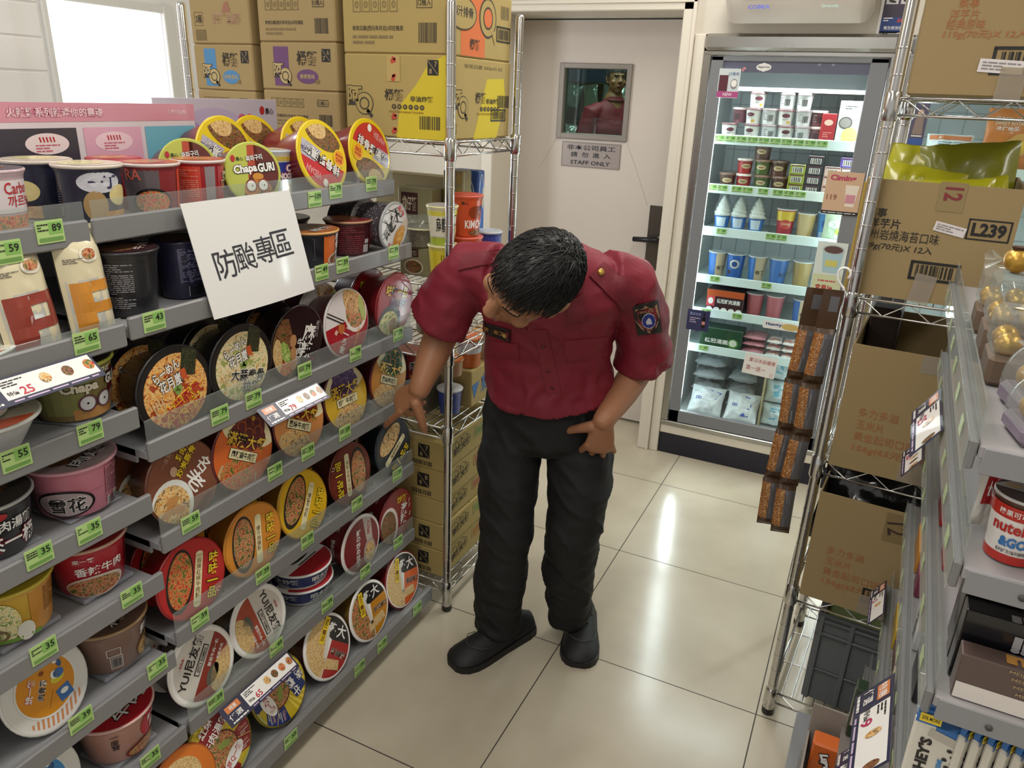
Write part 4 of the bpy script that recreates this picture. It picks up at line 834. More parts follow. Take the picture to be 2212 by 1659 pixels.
# two stacked navy and red tubs, sixth shelf
def tub_side(d, Rb, R, h):
    d.rect(0, h * .55, .5, h * .72, P_('#2a3468'), l=1, nu=30)
    for a in (-.12, 0, .12): d.text('明太炒麵', a, h * .58, .017, WHP, l=2, off=.05, wd=.085); d.lines(a - .01, h * .3, .05, .005, 1, WHP, l=2)
def tub_lid(d, R):
    d.ell(0, 0, .985, .985, WHP, n=44); d.poly([(-1.2, .25), (1.2, .5), (1.2, 1.2), (-1.2, 1.2)], P_('#26306b'), l=2); d.poly([(-1.2, -.2), (1.2, -.35), (1.2, -1.2), (-1.2, -1.2)], P_('#b32a32'), l=2); d.ell(.05, .08, .5, .16, INKP, l=3, n=18); d.text('NEW SIZE', .05, .08, .12, WHP, l=4, wd=.7); d.rect(.1, -.22, .9, .05, INKP, l=3, rot=-.06)
    d.text('炒麵', -.1, .68, .26, WHP, l=3, off=.04)
tb = bowl('noodle_tub', 'lower navy and red noodle tub of the pair stacked on the sixth shelf', tub_lid, .083, .07, .05, '#d5d2cf', '#e8e6e3', tub_side, group='navy and red tubs stacked on the sixth shelf', cat='noodle tub'); tb.matrix_world = at(-.60, -.462, .29, pi / 2)
dup(tb, at(-.597, -.468, .346, pi / 2 + .12), 'upper navy and red noodle tub of the pair stacked on the sixth shelf')
# pouches on the second shelf of the near bay
def pouch(lb, y, x, wd, ht, lean_, col, rot, letter, fp):
    t = thing('sauce_pouch', lb, 'food pouch', group='cream stand up pouches')
    q = MB(); CR = mat('#d9cfae', .3, coat=.3, name='cream_foil')
    def sf(sgn):
        def f(a, b):
            e = min(1, min(a, 1 - a) / .35); g = min(1, (1 - b) / .3)
            th = .026 * (1 - (1 - e) ** 2) * (1 - (1 - g) ** 2 * .98) * (.5 + .5 * min(1, b * 4 + .55)); return V(((a - .5) * wd, -sgn * (th + .0008) + .003 * NZ.noise(V((a * 6, b * 7, sgn))) * e * g, b * ht))
        return f
    q.grid(sf(1), 18, 22, CR); f2 = sf(-1); q.grid(lambda a, b: f2(1 - a, b), 18, 22, CR)
    fn = sf(1)
    def fm(u, v, l): p = fn(max(0, min(1, u / wd + .5)), max(0, min(1, v / ht))); return p + V((0, -.0007 * l, 0))
    d = D(q, fm); C = mat(col, .35, coat=.2); S = mat('#b9b8b0', .3, coat=.3)
    def blk(u0, u1, v0, v1, m, l=2):
        n = 5
        for i in range(n):
            for j in range(n): d.rect(u0 + (u1 - u0) * (i + .5) / n, v0 + (v1 - v0) * (j + .5) / n, (u1 - u0) / n + 1e-5, (v1 - v0) / n + 1e-5, m, l=l)
    blk(-wd * .45, wd * .45, .0, ht * .52, S, 1)
    if letter == 'F': blk(-wd * .42, -wd * .1, ht * .03, ht * .5, C); blk(-wd * .1, wd * .42, ht * .4, ht * .5, C); blk(-wd * .1, wd * .42, ht * .2, ht * .3, C)
    else: blk(-wd * .42, -wd * .1, ht * .03, ht * .5, C); blk(-wd * .1, wd * .42, ht * .4, ht * .5, C); blk(wd * .2, wd * .42, ht * .2, ht * .42, C); blk(-wd * .1, wd * .42, ht * .17, ht * .27, C)
    d.ell(fp[0] * wd, ht * .74, wd * .2, ht * .07, P_('#e2dccb'), l=2, rings=2); d.ell(fp[0] * wd, ht * .75, wd * .15, ht * .05, BEEF, l=3, rings=2); d.rect(wd * .05, ht * .94, wd * .36, ht * .06, mat('#8f7a6a', .5), l=2, nu=3); d.text('FamiColle', wd * .05, ht * .94, ht * .022, CREAM, l=3, wd=wd * .28)
    d.lines(-wd * .28, ht * .7, wd * .3, ht * .05, 3, mat('#6a6358', .6), l=2); part(q, 'pouch_body', t)
    t.matrix_world = M.Translation((x, y, 1.187)) @ M.Rotation(rot, 4, 'Z') @ M.Rotation(lean_, 4, 'X')
pouch('cream pouch with an orange block letter, standing right of the other pouch', -.982, -.548, .085, .182, -.10, '#c9862e', 1.62, 'F', (0.02, 0))
pouch('cream pouch with a red brown block letter at the left edge', -1.085, -.552, .105, .176, -.14, '#8f3a2e', 1.75, 'P', (.12, 0))
# ---- paper sign hung over the second shelf
q = MB(); W2, H2 = .297, .2215
A, B, C_, D_ = V((-.530, -.784, 1.387)), V((-.530, -.487, 1.387)), V((-.476, -.486, 1.171)), V((-.476, -.782, 1.171))
def pf(a, b): p = A.lerp(B, a).lerp(D_.lerp(C_, a), b); return p + V((.006 * sin(pi * a) * b, 0, 0))
PAP = mat('#dcdcda', .35, coat=.4, name='laminated_white_paper')
q.grid(lambda a, b: pf(a, b), 12, 8, PAP); q.grid(lambda a, b: pf(1 - a, b) - V((.0012, 0, 0)), 12, 8, PAP)
d = D(q, lambda u, v, l: pf(u / W2 + .5, .5 - v / H2) + V((.0005 * l, 0, .0001 * l)))
for c, u in zip('防颱專區', (-.085, -.032, .027, .082)): d.text(c, u, .008 * (u / .08) - .004, .056, mat('#2c2c34', .5, name='brush_ink'), off=.004, rot=.03)
tag(q.obj('paper_sign'), 'white paper sign with four large handwritten characters hung across the second shelf', 'sign')
# ---- promotional header boards standing at the back of the top shelf
def board(lb, y0, y1, x, z0, z1, draw, bg):
    q = MB(); q.box((x - .004, y0, z0), (x, y1, z1), mat(bg, .4, coat=.2), .001)
    d = D(q, plane((x + .0003, (y0 + y1) / 2, (z0 + z1) / 2), (0, 1, 0), (0, 0, 1), off=.0004)); draw(d, y1 - y0, z1 - z0); return tag(q.obj('header_board'), lb, 'display board')
def pinkb(d, w, h):
    d.rect(0, h / 2 - .018, w, .036, P_('#cf8f9f')); d.text('火辣雞系列辣透你的靈魂', .09, h / 2 - .018, .018, P_('#e9c9d0'), l=3, off=.02, wd=.2, out=P_('#c0708a'), ow=.06); d.text('三養食品(株)', w / 2 - .05, h / 2 - .018, .01, P_('#f0dade'), l=3); d.text('Samyang', -w / 2 + .2, h / 2 - .02, .014, P_('#f0dade'), l=3)
    x0 = w / 2
    for a, b, c in ((.005, .142, '#6fb0c4'), (.153, .29, '#d9a5bb'), (.305, .475, '#3c3a44')):
        d.rect(x0 - (a + b) / 2, -.02, b - a, h - .055, P_(c), l=2)
    for a, c in ((.222, '#e9c9d2'), (.37, '#e6d5d6')):
        d.ell(x0 - a, .02, .045, .02, P_(c), l=3); d.lines(x0 - a, .012, .05, .016, 3, P_('#c46a7c'), l=4)
        for i in range(5): d.rect(x0 - a - .014 + i * .007, .028, .003, .01, REDP, l=4, rot=.2)
    d.ell(x0 - .075, -.02, .035, .03, P_('#c9d2d6'), l=3)
board('pink topped display board with dark, pink and blue panels behind the top shelf cups', -1.30, -.44, -.845, 1.36, 1.553, pinkb, '#d5cbd0')
def lavb(d, w, h):
    d.ell(-.03, .02, .12, .06, P_('#b9accb'), l=1.5); d.ell(.085, .03, .034, .032, P_('#cf5c8c'), l=2)
    for a in range(6): d.ell(.085 + .027 * cos(a * 1.05), .03 + .025 * sin(a * 1.05), .014, .014, P_('#cf5c8c'), l=2)
    d.text('全家', .085, .04, .013, WHP, l=3); d.text('領先上市', .085, .02, .013, WHP, l=3, wd=.045); d.ell(w / 2 - .058, h / 2 - .028, .009, .011, REDP, l=2); d.text('農心', w / 2 - .03, h / 2 - .03, .016, INKP, l=2)
    d.ell(-.1, .02, .03, .03, P_('#a294b5'), l=2)
board('lavender display board with a pink flower badge right of the pink topped board', -.485, -.075, -.925, 1.36, 1.564, lavb, '#c3bbcb')
# ---- shelf talker cards clipped to the price rails
def talker(lb, c0, c1, x0, x1, z_drop, num, accent='#4a2a5a', items=4, red='#c03048', body='#2a2c48', n_out=V((1, 0, 0)), hgt=.05, fo=1.0):
    """card from rail point c0 to c1, leaning out from the rail"""
    c0, c1 = V(c0), V(c1); u = (c1 - c0); L = u.length; u.normalize(); out = (n_out * fo + V((0, 0, -.8))).normalized(); n = u.cross(-out).normalized()
    if n.z < 0: n = -n
    q = MB(); q.T = frameM(c0, u, -out, n)
    q.box((0, -hgt, -.0012), (L, 0, 0), mat(body, .4, coat=.2), .0004); q.T = None
    d = D(q, plane(c0 + out * (hgt / 2) + u * L / 2, u, -out, n, off=.0004)); s = .34 * L
    d.rect(.13 * L, .06 * hgt, .7 * L, .74 * hgt, WHP); d.rect(-.36 * L, .25 * hgt, .18 * L, .3 * hgt, P_('#d9824a')); d.text('特惠', -.36 * L, .25 * hgt, .2 * hgt, WHP, l=2); d.text('任選', -.38 * L, -.12 * hgt, .26 * hgt, WHP, l=2, wd=.17 * L); d.lines(-.36 * L, -.38 * hgt, .2 * L, .14 * hgt, 1, WHP, l=2)
    d.lines(.13 * L, -.4 * hgt, .64 * L, .1 * hgt, 1, P_('#c9b5d2'), l=2); d.lines(-.12 * L, .24 * hgt, .16 * L, .26 * hgt, 3, INK, l=2); d.text('特價', -.16 * L, -.12 * hgt, .16 * hgt, INK, l=2); d.text(num, -.06 * L, -.12 * hgt, .3 * hgt, mat(red, .4), l=2, off=.02)
    for i in range(items): d.ell((.1 + .34 * i / max(1, items - 1)) * L, .08 * hgt, .04 * L, .2 * hgt, (SOUP, DARK, HOT, BEEF)[i % 4], l=2)
    return tag(q.obj('shelf_talker'), lb, 'price card')
def rp(px, py, x): return PX(px, py, 'x', x)
talker('white price card with four bowl pictures clipped under the third shelf rail', (-.483, -.69, .945), (-.483, -.49, .945), 0, 0, 0, '79')
talker('white price card with four bowl pictures showing 65 under the sixth shelf rail', (-.483, -.885, .278), (-.483, -.66, .278), 0, 0, 0, '65')
talker('price card with pouch pictures showing 25 at the left edge under the pouches', (-.483, -1.26, 1.178), (-.483, -1.045, 1.178), 0, 0, 0, '25', items=3)
# crayon shaped products on a blue card hanging far left
t = thing('pencil_pack', 'blue backing card with a row of orange pencil shaped sticks at the top left', 'packaged product', (-1.02, -.86, 1.44))
q = MB(); q.box((-.01, -.19, 0), (0, .055, .155), P_('#3f5a9a'), .002); d = D(q, plane((.0003, -.07, .08), (0, 1, 0), (0, 0, 1))); d.rect(.03, .045, .14, .03, P_('#6f86ba')); d.lines(.05, .045, .1, .02, 3, WHP, l=2); d.rect(-.03, .04, .04, .02, P_('#c98a4a'), l=2); part(q, 'backing_card', t)
for i in range(8):
    q = MB(); y = .035 - i * .027; q.lathe([(.011, 0), (.0115, .05), (.006, .085), (.001, .1)], P_('#b5764a') if False else mat('#b5764a', .5), 12, o=(.012, y, .0)); q.lathe([(.006, .0), (.0058, .02), (.001, .032)], WHP, 12, o=(.0125, y, .072)); part(q, 'pencil_stick', t)
# ------------------------------------------------------------------ chrome wire racks
def wire_rack(label, x0, x1, y0, y1, shelves, h=1.82, skip=(), foot=True):
    t = thing('wire_rack', label, 'rack', ((x0 + x1) / 2, (y0 + y1) / 2, 0)); O = V(t.location); T = M.Translation(-O)
    def mb(): q = MB(); q.T = T; return q
    for x in (x0, x1):
        for y in (y0, y1):
            if (x, y) in skip: continue
            q = mb(); q.lathe([(.0127, .04), (.0127, h - .012), (.0115, h - .004), (.006, h)], CHROME, 16, o=(x, y, 0))
            for k in range(int((h - .12) / .0505)):      # the grooves of the post
                z = .10 + k * .0505; q.lathe([(.0128, z), (.0135, z + .002), (.0128, z + .004)], CHROME, 16, False, False, (x, y, 0))
            p_ = part(q, 'post', t)
            q = mb(); q.lathe([(.0155, .02), (.0155, .075), (.0135, .085)], CHROME, 16, o=(x, y, 0)); part(q, 'foot_sleeve', p_)
            q = mb(); q.lathe([(.012, 0), (.0165, .003), (.0165, .02)], BLACK, 16, o=(x, y, 0)); part(q, 'levelling_foot', p_)
    for z in shelves:
        q = mb(); a, b = .004, .034
        for dz in (0, -b):
            q.tube([(x0, y0, z + dz), (x1, y0, z + dz)], .003, CHROME, 8); q.tube([(x0, y1, z + dz), (x1, y1, z + dz)], .003, CHROME, 8)
            q.tube([(x0, y0, z + dz), (x0, y1, z + dz)], .003, CHROME, 8); q.tube([(x1, y0, z + dz), (x1, y1, z + dz)], .003, CHROME, 8)
        def zig(p, r):
            n = max(4, int((V(r) - V(p)).length / .045)); pts = [V(p).lerp(V(r), i / n) + V((0, 0, -b if i % 2 else 0)) for i in range(n + 1)]; q.tube(pts, .002, CHROME, 6)
        zig((x0 + .02, y0, z), (x1 - .02, y0, z)); zig((x0 + .02, y1, z), (x1 - .02, y1, z)); zig((x0, y0 + .02, z), (x0, y1 - .02, z)); zig((x1, y0 + .02, z), (x1, y1 - .02, z))
        n = int((x1 - x0) / .026)
        for k in range(1, n): x = x0 + (x1 - x0) * k / n; q.tube([(x, y0, z + .001), (x, y1, z + .001)], .0017, CHROME, 6, cap=False)
        for k in (1, 2): y = y0 + (y1 - y0) * k / 3; q.tube([(x0, y, z - .003), (x1, y, z - .003)], .0027, CHROME, 6, cap=False)
        s = part(q, 'wire_shelf', t)
        for x in (x0, x1):
            for y in (y0, y1):
                if (x, y) in skip: continue
                q = mb(); q.lathe([(.0145, z - .046), (.0175, z - .04), (.0165, z + .008), (.0145, z + .012)], CHROME, 16, o=(x, y, 0)); part(q, 'collar', s)
    return t
_n0 = set(COL.objects)
LX0, LX1, LY0, LY1 = -1.312, -.396, -.038, .355
wire_rack('chrome wire rack beside the staff door, stacked with noodle cartons and cups', LX0, LX1, LY0, LY1, [1.478, 1.088, .905, .655, .10])
# ---- cartons
def carton(name, label, x0, y0, z0, x1, y1, z1, front=None, right=None, top=None, m=None, group=None, cat='carton', rz=0, opened=False):
    cx, cy = (x0 + x1) / 2, (y0 + y1) / 2; w_, dp, h = x1 - x0, y1 - y0, z1 - z0
    t = thing(name, label, cat, (cx, cy, z0), rz, group); mm = m or CARD
    q = MB()
    if opened:
        k = .004
        q.box((-w_ / 2, -dp / 2, 0), (w_ / 2, dp / 2, k), mm)
        for a, b in (((-w_ / 2, -dp / 2, k), (w_ / 2, -dp / 2 + k, h)), ((-w_ / 2, dp / 2 - k, k), (w_ / 2, dp / 2, h)), ((-w_ / 2, -dp / 2 + k, k), (-w_ / 2 + k, dp / 2 - k, h)), ((w_ / 2 - k, -dp / 2 + k, k), (w_ / 2, dp / 2 - k, h))): q.box(a, b, mm)
    else:
        q.box((-w_ / 2, -dp / 2, 0), (w_ / 2, dp / 2, h), mm, .004); q.box((-w_ / 2 + .002, -.0015, h - .0008), (w_ / 2 - .002, .0015, h + .0006), mat('#6f5d36', .8))
    for nm, fn, o, u, n in (('front_print', front, (0, -dp / 2, h / 2), (1, 0, 0), (0, -1, 0)), ('side_print', right, (w_ / 2, 0, h / 2), (0, 1, 0), (1, 0, 0))):
        if fn:
            d = D(q, plane(o, u, (0, 0, 1), V(n), off=.0004)); fn(d, w_ if u[0] else dp, h)
    if top:
        d = D(q, plane((0, 0, h), (1, 0, 0), (0, 1, 0), V((0, 0, 1)), off=.0006)); top(d, w_, dp)
    part(q, 'carton_body', t); return t
CI = mat('#3b352a', .7, name='carton_ink'); CIG = mat('#7d6c46', .7, name='faint_carton_ink')
def aq(d, u, v, s, fill):     # round letter Q with the small leading character
    d.text('阿', u - s * .55, v + s * .35, s * .8, fill, l=3, off=.04, out=CI, ow=.05); d.ring(u, v, s * .5, s * .5, s * .1, CI, l=2); d.ell(u, v, s * .46, s * .46, fill, l=3); d.ring(u, v, s * .28, s * .28, s * .06, CI, l=4); d.rect(u + s * .28, v - s * .42, s * .16, s * .4, CI, rot=.75, l=3)
def frac(d, u, v, s, a, b):
    d.rect(u, v, s, s * 1.1, INK, l=2); d.rect(u, v, s * 1.35, s * .05, CARD, rot=-.83, l=3); d.text(a, u - s * .22, v - s * .25, s * .38, CARD, l=3, off=.02); d.text(b, u + s * .25, v + s * .25, s * .38, CARD, l=3, off=.02)
def big_front(col, a, b, sub='鮮蝦風味'):
    def f(d, w, h):
        d.rect(-w * .22, 0, w * .2, h * .82, mat(col, .7), l=1); aq(d, -w * .17, -h * .2, h * .36, mat('#b7a374', .8)); d.text('桶麵', w * .12, h * .18, h * .3, CI, l=3, off=.05, wd=w * .26)
        d.ell(w * .12, -h * .2, w * .14, h * .15, mat(col, .7), l=2); d.text(sub, w * .12, -h * .2, h * .1, mat('#b7a374', .8), l=3); frac(d, w * .37, h * .24, h * .24, a, b); d.rect(w * .25, -h * .3, w * .05, h * .08, CIG, l=3)
    return f
def info_front(d, w, h):
    for i in range(5): d.frame(-w * .35 + i * w * .09, h * .2, w * .07, h * .2, .002, CIG, l=2); d.ring(-w * .35 + i * w * .09, h * .2, w * .018, h * .05, .003, CIG, l=2)
    d.frame(w * .3, h * .22, w * .14, h * .15, .0015, CI, l=2); d.text('12桶入', w * .3, h * .22, h * .1, CI, l=2, wd=w * .12)
    d.text('有效日期(西元年月日):印在箱底', -w * .15, -h * .14, h * .085, CI, l=2, wd=w * .5); d.lines(-w * .2, -h * .3, w * .4, h * .16, 2, CIG, l=2); d.bars(w * .33, -h * .2, w * .17, h * .28, CI, l=2)
def top3(d, w, h):
    d.frame(-w * .35, .0, w * .14, h * .26, .0015, CIG, l=2); d.text('2桶', -w * .35, 0, h * .16, CI, l=2, wd=w * .1); d.bars(-w * .33, -h * .32, w * .18, h * .22, CIG, l=2)
    d.text('沙茶魷魚湯麵', w * .12, h * .0, h * .22, mat('#a5826a', .7), l=2, off=.03, wd=w * .48); d.poly([(w * .05, h * .12), (w * .2, h * .14), (w * .16, h * .34), (w * .1, h * .3)], mat('#9a6a55', .7), l=2)
def yellow_print(first):
    def f(d, w, h):
        Y = mat('#c9b52a', .7, name='yellow_carton_ink')
        if first: d.poly([(w * .02, -h / 2), (w * .5, -h / 2), (w * .5, h / 2), (w * .34, h * .4), (w * .22, h * .15), (w * .06, -h * .1)], Y, l=1)
        else: d.poly([(-w * .1, -h / 2), (w * .28, -h / 2), (w * .42, 0), (w * .38, h * .28), (w * .1, h * .26)], Y, l=1)
        aq(d, -w * (.3 if first else .26), -h * .1, h * .28, CARD2); d.text('桶麵', -w * .0, h * .02, h * .14, CI, l=3, off=.05); d.text('非油炸麵', w * .27 if first else w * .2, -h * .02, h * .07, CI, l=3, off=.04, wd=w * .22)
        for i in range(6): d.ell(w * (.0 if first else .02) + i * w * .055, -h * .12, w * .022, h * .03, CI, l=3); d.text('低鈉無味精調'[i], w * (.0 if first else .02) + i * w * .055, -h * .12, h * .035, CARD2, l=4)
        d.text('Not Fried Instant Noodles', w * .12, -h * .18, h * .03, mat('#8a6a20', .7), l=3, wd=w * .34); d.bars(w * (.35 if first else .38), -h * .3 if first else -h * .02, w * .2, h * .16, CI, l=3)
        d.frame(-w * .42 if not first else -w * .3, -h * .36, w * .13, h * .11, .0015, CI, l=3); d.text('12桶入', -w * .42 if not first else -w * .3, -h * .36, h * .07, CI, l=3, wd=w * .1)
        if first:
            R_D = mat('#b5402a', .6)
            for v, r in ((.42, .3), (.22, 1.2), (-.25, .2), (-.42, .5)): d.rect(-w * .0, h * v, w * .05, h * .05, R_D, rot=r, l=4); d.rect(w * .005, h * (v + .03), w * .02, h * .06, R_D, rot=r + .9, l=4)
            d.rect(-w * .0, h * .33, w * .13, h * .3, mat('#b39a5e', .4), l=3.5); frac(d, w * .38, h * .35, h * .16, '8', '7')
        else:
            d.frame(w * .3, -h * .2, w * .24, h * .14, .004, INK, l=3); d.bars(w * .3, -h * .2, w * .2, h * .1, CI, l=3); d.text('有效日期 2026.01.02', w * .05, h * .4, h * .05, CIG, l=2, wd=w * .6)
    return f
def orange_side(d, w, h):
    d.rect(-w * .12, 0, w * .36, h * .96, mat('#cf6d3a', .7, name='orange_carton_ink'), l=1); d.ring(w * .1, h * .12, h * .3, h * .3, h * .09, CI, l=2); d.ell(w * .1, h * .12, h * .27, h * .27, CARD2, l=3); d.ring(w * .1, h * .12, h * .17, h * .17, h * .03, CI, l=4); d.ell(w * .1, h * .12, h * .14, h * .14, mat('#cf6d3a', .7), l=4); d.rect(w * .2, -h * .14, h * .08, h * .24, CARD2, rot=.6, l=4)
    d.ell(-w * .28, h * .12, w * .2, h * .24, CARD2, l=4); d.ring(-w * .28, h * .12, w * .2, h * .24, .003, CI, l=5); d.text('鷄汁排骨', -w * .28, h * .14, h * .15, CI, l=5, wd=w * .3, off=.03); d.text('桶麵', -w * .1, -h * .3, h * .16, CI, l=4, off=.05)
    d.frame(w * .36, -h * .08, w * .22, h * .22, .004, INK, l=3); d.bars(w * .36, -h * .08, w * .18, h * .16, CI, l=3); d.bars(w * .38, h * .26, w * .14, h * .2, CIG, l=3)
ZT = 1.4815
GC = 'noodle cartons on the chrome rack'
x1a = LX1 - .019
carton('noodle_carton', 'large yellow printed noodle carton on the top wire shelf beside the door', -.735, -.03, ZT, x1a, .345, ZT + .208, yellow_print(True), yellow_print(False), m=CARD2, group=GC)
carton('noodle_carton', 'noodle carton with an orange side panel on top of the large yellow one', -.735, -.03, ZT + .2085, x1a, .34, ZT + .375, info_front, orange_side, m=CARD2, group=GC)
carton('noodle_carton', 'noodle carton at the very top of the middle stack, cut by the picture edge', -.735, -.03, ZT + .3755, x1a, .34, ZT + .52, info_front, None, m=CARD2, group=GC)
def col(xa, xb, hs, labs, fr, y0=-.03, y1=.33):
    z = ZT
    for h, lb, f in zip(hs, labs, fr): carton('noodle_carton', lb, xa, y0, z, xb, y1, z + h, f, None, m=CARD, group=GC); z += h + .0006
col(-1.03, -.76, (.108, .125, .135, .12), ('carton with print hidden behind the lavender board, second stack bottom', 'carton with a purple square and the number 6 in the second stack', 'plain brown printed carton above the purple square carton', 'uppermost carton of the second stack, cut by the picture top'), (info_front, big_front('#6a4570', '7', '6'), info_front, info_front))
col(-1.29, -1.06, (.1, .125, .135, .12), ('lowest carton of the leftmost stack on the chrome rack', 'carton with a blue square in the leftmost stack on the chrome rack', 'carton with a chilli drawing above the blue square carton', 'uppermost carton of the leftmost stack, cut by the picture top'), (info_front, big_front('#4f86b5', '1', '7', '豚骨風味'), top3, info_front))
# ---- second wire shelf: cups and tubs
Z2 = 1.093
def cup(lb, x, y, z, R, Rb, h, body, lidc, side, rz=0, rim=None, group=None):
    t = bowl('noodle_cup', lb, plain_food(lidc, mat(lidc, .4)), R, Rb, h, body, rim, side, group, 'noodle cup'); t.matrix_world = at(x, y, z, rz); return t
def yel_side(d, Rb, R, h):
    d.rect(.0, h * .85, .2, h * .2, P_('#d3ca4a'), l=1, nu=16); d.rect(.01, h * .5, .08, h * .55, P_('#e0ddc8'), l=2, nu=8); d.text('烏龍', .005, h * .55, h * .4, INKP, l=3, vert=False, off=.03, wd=.03); d.ell(.04, h * .35, .022, h * .22, P_('#6a5f52'), l=3, rings=2); d.ell(.04, h * .35, .019, h * .19, NOOD, l=4, rings=2); d.rect(0, h * .1, .2, h * .2, P_('#a5b83a'), l=1, nu=16); d.ell(.02, h * .85, .007, .009, REDP, l=3); d.lines(.04, h * .75, .03, .012, 2, INK, l=3)
def yel_back(d, Rb, R, h):
    d.rect(0, h * .45, .2, h * .85, P_('#d9c832'), l=1, nu=16)
    for i in range(8): d.lines(.02 + i * .006 - .02, h * .5, h * .6, .003, 1, INK, rot=pi / 2, l=2, seed=i)
    d.rect(-.02, h * .15, .016, .016, INKP, l=2)
y1_ = PX(975, 545, 'z', Z2)
cup('lower yellow noodle cup covered in vertical print, behind the chrome post', -.445, .012, Z2 + .001, .044, .033, .104, '#d9cf5a', '#c9c29a', yel_back, .4, '#e2dca0', 'yellow cups stacked behind the post')
cup('upper yellow and white noodle cup stacked on the other, behind the chrome post', -.45, .013, Z2 + .109, .044, .033, .104, '#d9d5b4', '#a8a5a0', yel_side, .35, '#e6e1a8', 'yellow cups stacked behind the post')
def kim_side(d, Rb, R, h):
    d.rect(0, h * .5, .2, h * .98, P_('#c8512a'), l=1, nu=16); d.ell(.01, h * .62, .02, h * .16, P_('#8a3a1c'), l=2, rings=2); d.text('辛', .03, h * .7, .02, P_('#3a4a8a'), l=3, off=.04); d.text('KIMCHI', .01, h * .32, .024, WHP, l=3, off=.03, wd=.06); d.ell(.02, h * .1, .03, h * .08, DARK, l=3, rings=2); d.text('農心', -.02, h * .85, .009, INKP, l=3)
ka = cup('lower orange red noodle cup of the stack right of the chrome post', -.432, .122, Z2 + .001, .048, .036, .114, '#c8512a', '#c9503a', kim_side, .75, '#d9604a', 'orange red cups right of the post')
dup(ka, at(-.435, .125, Z2 + .119, .9), 'upper orange red noodle cup of the stack right of the chrome post')
def blu_side(d, Rb, R, h): d.rect(0, h * .5, .2, h * .95, P_('#3a4a9a'), l=1, nu=16); d.text('SEA', .01, h * .65, .02, P_('#8a9ad0'), l=2); d.ell(.03, h * .2, .02, h * .16, LIGHT, l=2, rings=2); d.bars(.0, h * .2, .02, .03, INK, WHP, l=2)
cup('blue noodle cup with a pale lid at the right end of the second wire shelf', -.445, .29, Z2 + .001, .042, .034, .105, '#33408c', '#b9c2cf', blu_side, .7, '#c9d0d6')
def ctub(lb, x, y, z, fillm, R=.062, h=.06, group='clear topped noodle tubs on the wire shelf', side=None):
    t = thing('noodle_tub', lb, 'noodle tub', (x, y, z), .3, group); q = MB()
    q.lathe([(.05, 0), (.055, .004), (R - .004, h * .8), (R, h * .82), (R, h * .86)], fillm, 28); part(q, 'tub_body', t)
    q = MB(); q.lathe([(R + .003, h * .86), (R + .003, h * .9), (R - .004, h * .92)], mat('#cfcaa8', .4), 28, capb=False, capt=False); part(q, 'rim', t)
    q = MB(); q.lathe([(R - .004, h * .92), (R - .008, h * 1.3), (R - .012, h * 1.34)], clear(haze=.12), 28, capb=False); part(q, 'clear_dome', t); return t
SPK = food(['#4a463c', '#6f6a5c', '#8f8a78', '#b5b09c', '#5a5a48'], 160, 'speckled_noodle_print'); BRN = food(['#4a3a20', '#6a5530', '#8a7245', '#a58a58', '#5a4a28'], 60, 'brown_packed_noodles')
def box_ol(tx):
    def f(d, w, h): d.rect(-w * .15, h * .3, w * .5, h * .28, P_('#4a2c2c'), l=1); d.text(tx, -w * .15, h * .3, h * .18, P_('#cfc5a8'), l=2, off=.02, wd=w * .42); d.ell(-w * .05, -h * .18, w * .3, h * .26, P_('#cfc9b0'), l=1); d.ell(-w * .05, -h * .18, w * .26, h * .22, DARK, l=2)
    return f
OLV = mat('#8f8a66', .5, name='olive_noodle_box')
carton('noodle_box', 'olive noodle box standing on the second wire shelf left of the yellow cups', -.60, .02, Z2 + .001, -.49, .10, Z2 + .085, box_ol('牛肉麵'), None, m=OLV, cat='noodle box', group='olive noodle boxes')
ctub('clear domed tub of speckled noodles on top of the olive box', -.545, .062, Z2 + .087, SPK)
carton('noodle_box', 'olive noodle box behind the speckled tub, just right of the red lid', -.69, .15, Z2 + .001, -.57, .24, Z2 + .235, box_ol('擔仔麵'), None, m=OLV, cat='noodle box', group='olive noodle boxes')
def gold_front(d, w, h):
    for i in range(3):
        for j in range(5): d.ell(-w * .3 + i * w * .3, h * .42 - j * h * .13, w * .13, h * .055, mat('#b5a15a', .35, .4), l=2)
    d.rect(0, -h * .32, w * .98, h * .35, P_('#b0434c'), l=1); d.text('ROCHE', 0, -h * .3, h * .14, P_('#3a1a1a'), l=2, wd=w * .6, off=.04)
carton('sweet_box', 'pink and clear gift box of golden balls leaning behind the yellow cups', -.56, .20, Z2 + .001, -.49, .255, Z2 + .29, gold_front, None, m=mat('#8d8560', .4), cat='gift box')
def bluep(d, w, h): d.ell(0, 0, w * .42, h * .42, P_('#3f66b5'), l=1); d.ring(0, 0, w * .46, h * .46, .004, P_('#d9dde6'), l=2); d.ell(w * .2, h * .2, w * .12, h * .12, P_('#c9c9b5'), l=3)
carton('snack_box', 'blue printed box at the back of the second wire shelf above the orange cups', -.585, .30, Z2 + .001, -.492, .345, Z2 + .285, bluep, bluep, m=mat('#3a5aa0', .35), cat='snack box')
carton('snack_box', 'beige and green striped tray along the back of the second wire shelf', -.86, .27, Z2 + .001, -.60, .345, Z2 + .26, lambda d, w, h: (d.rect(0, h * .05, w, h * .16, mat('#7a7a48', .6), l=1), d.rect(w * .25, h * .05, w * .5, h * .16, mat('#a5584a', .6), l=2)), None, m=mat('#b3a781', .6), cat='snack box')
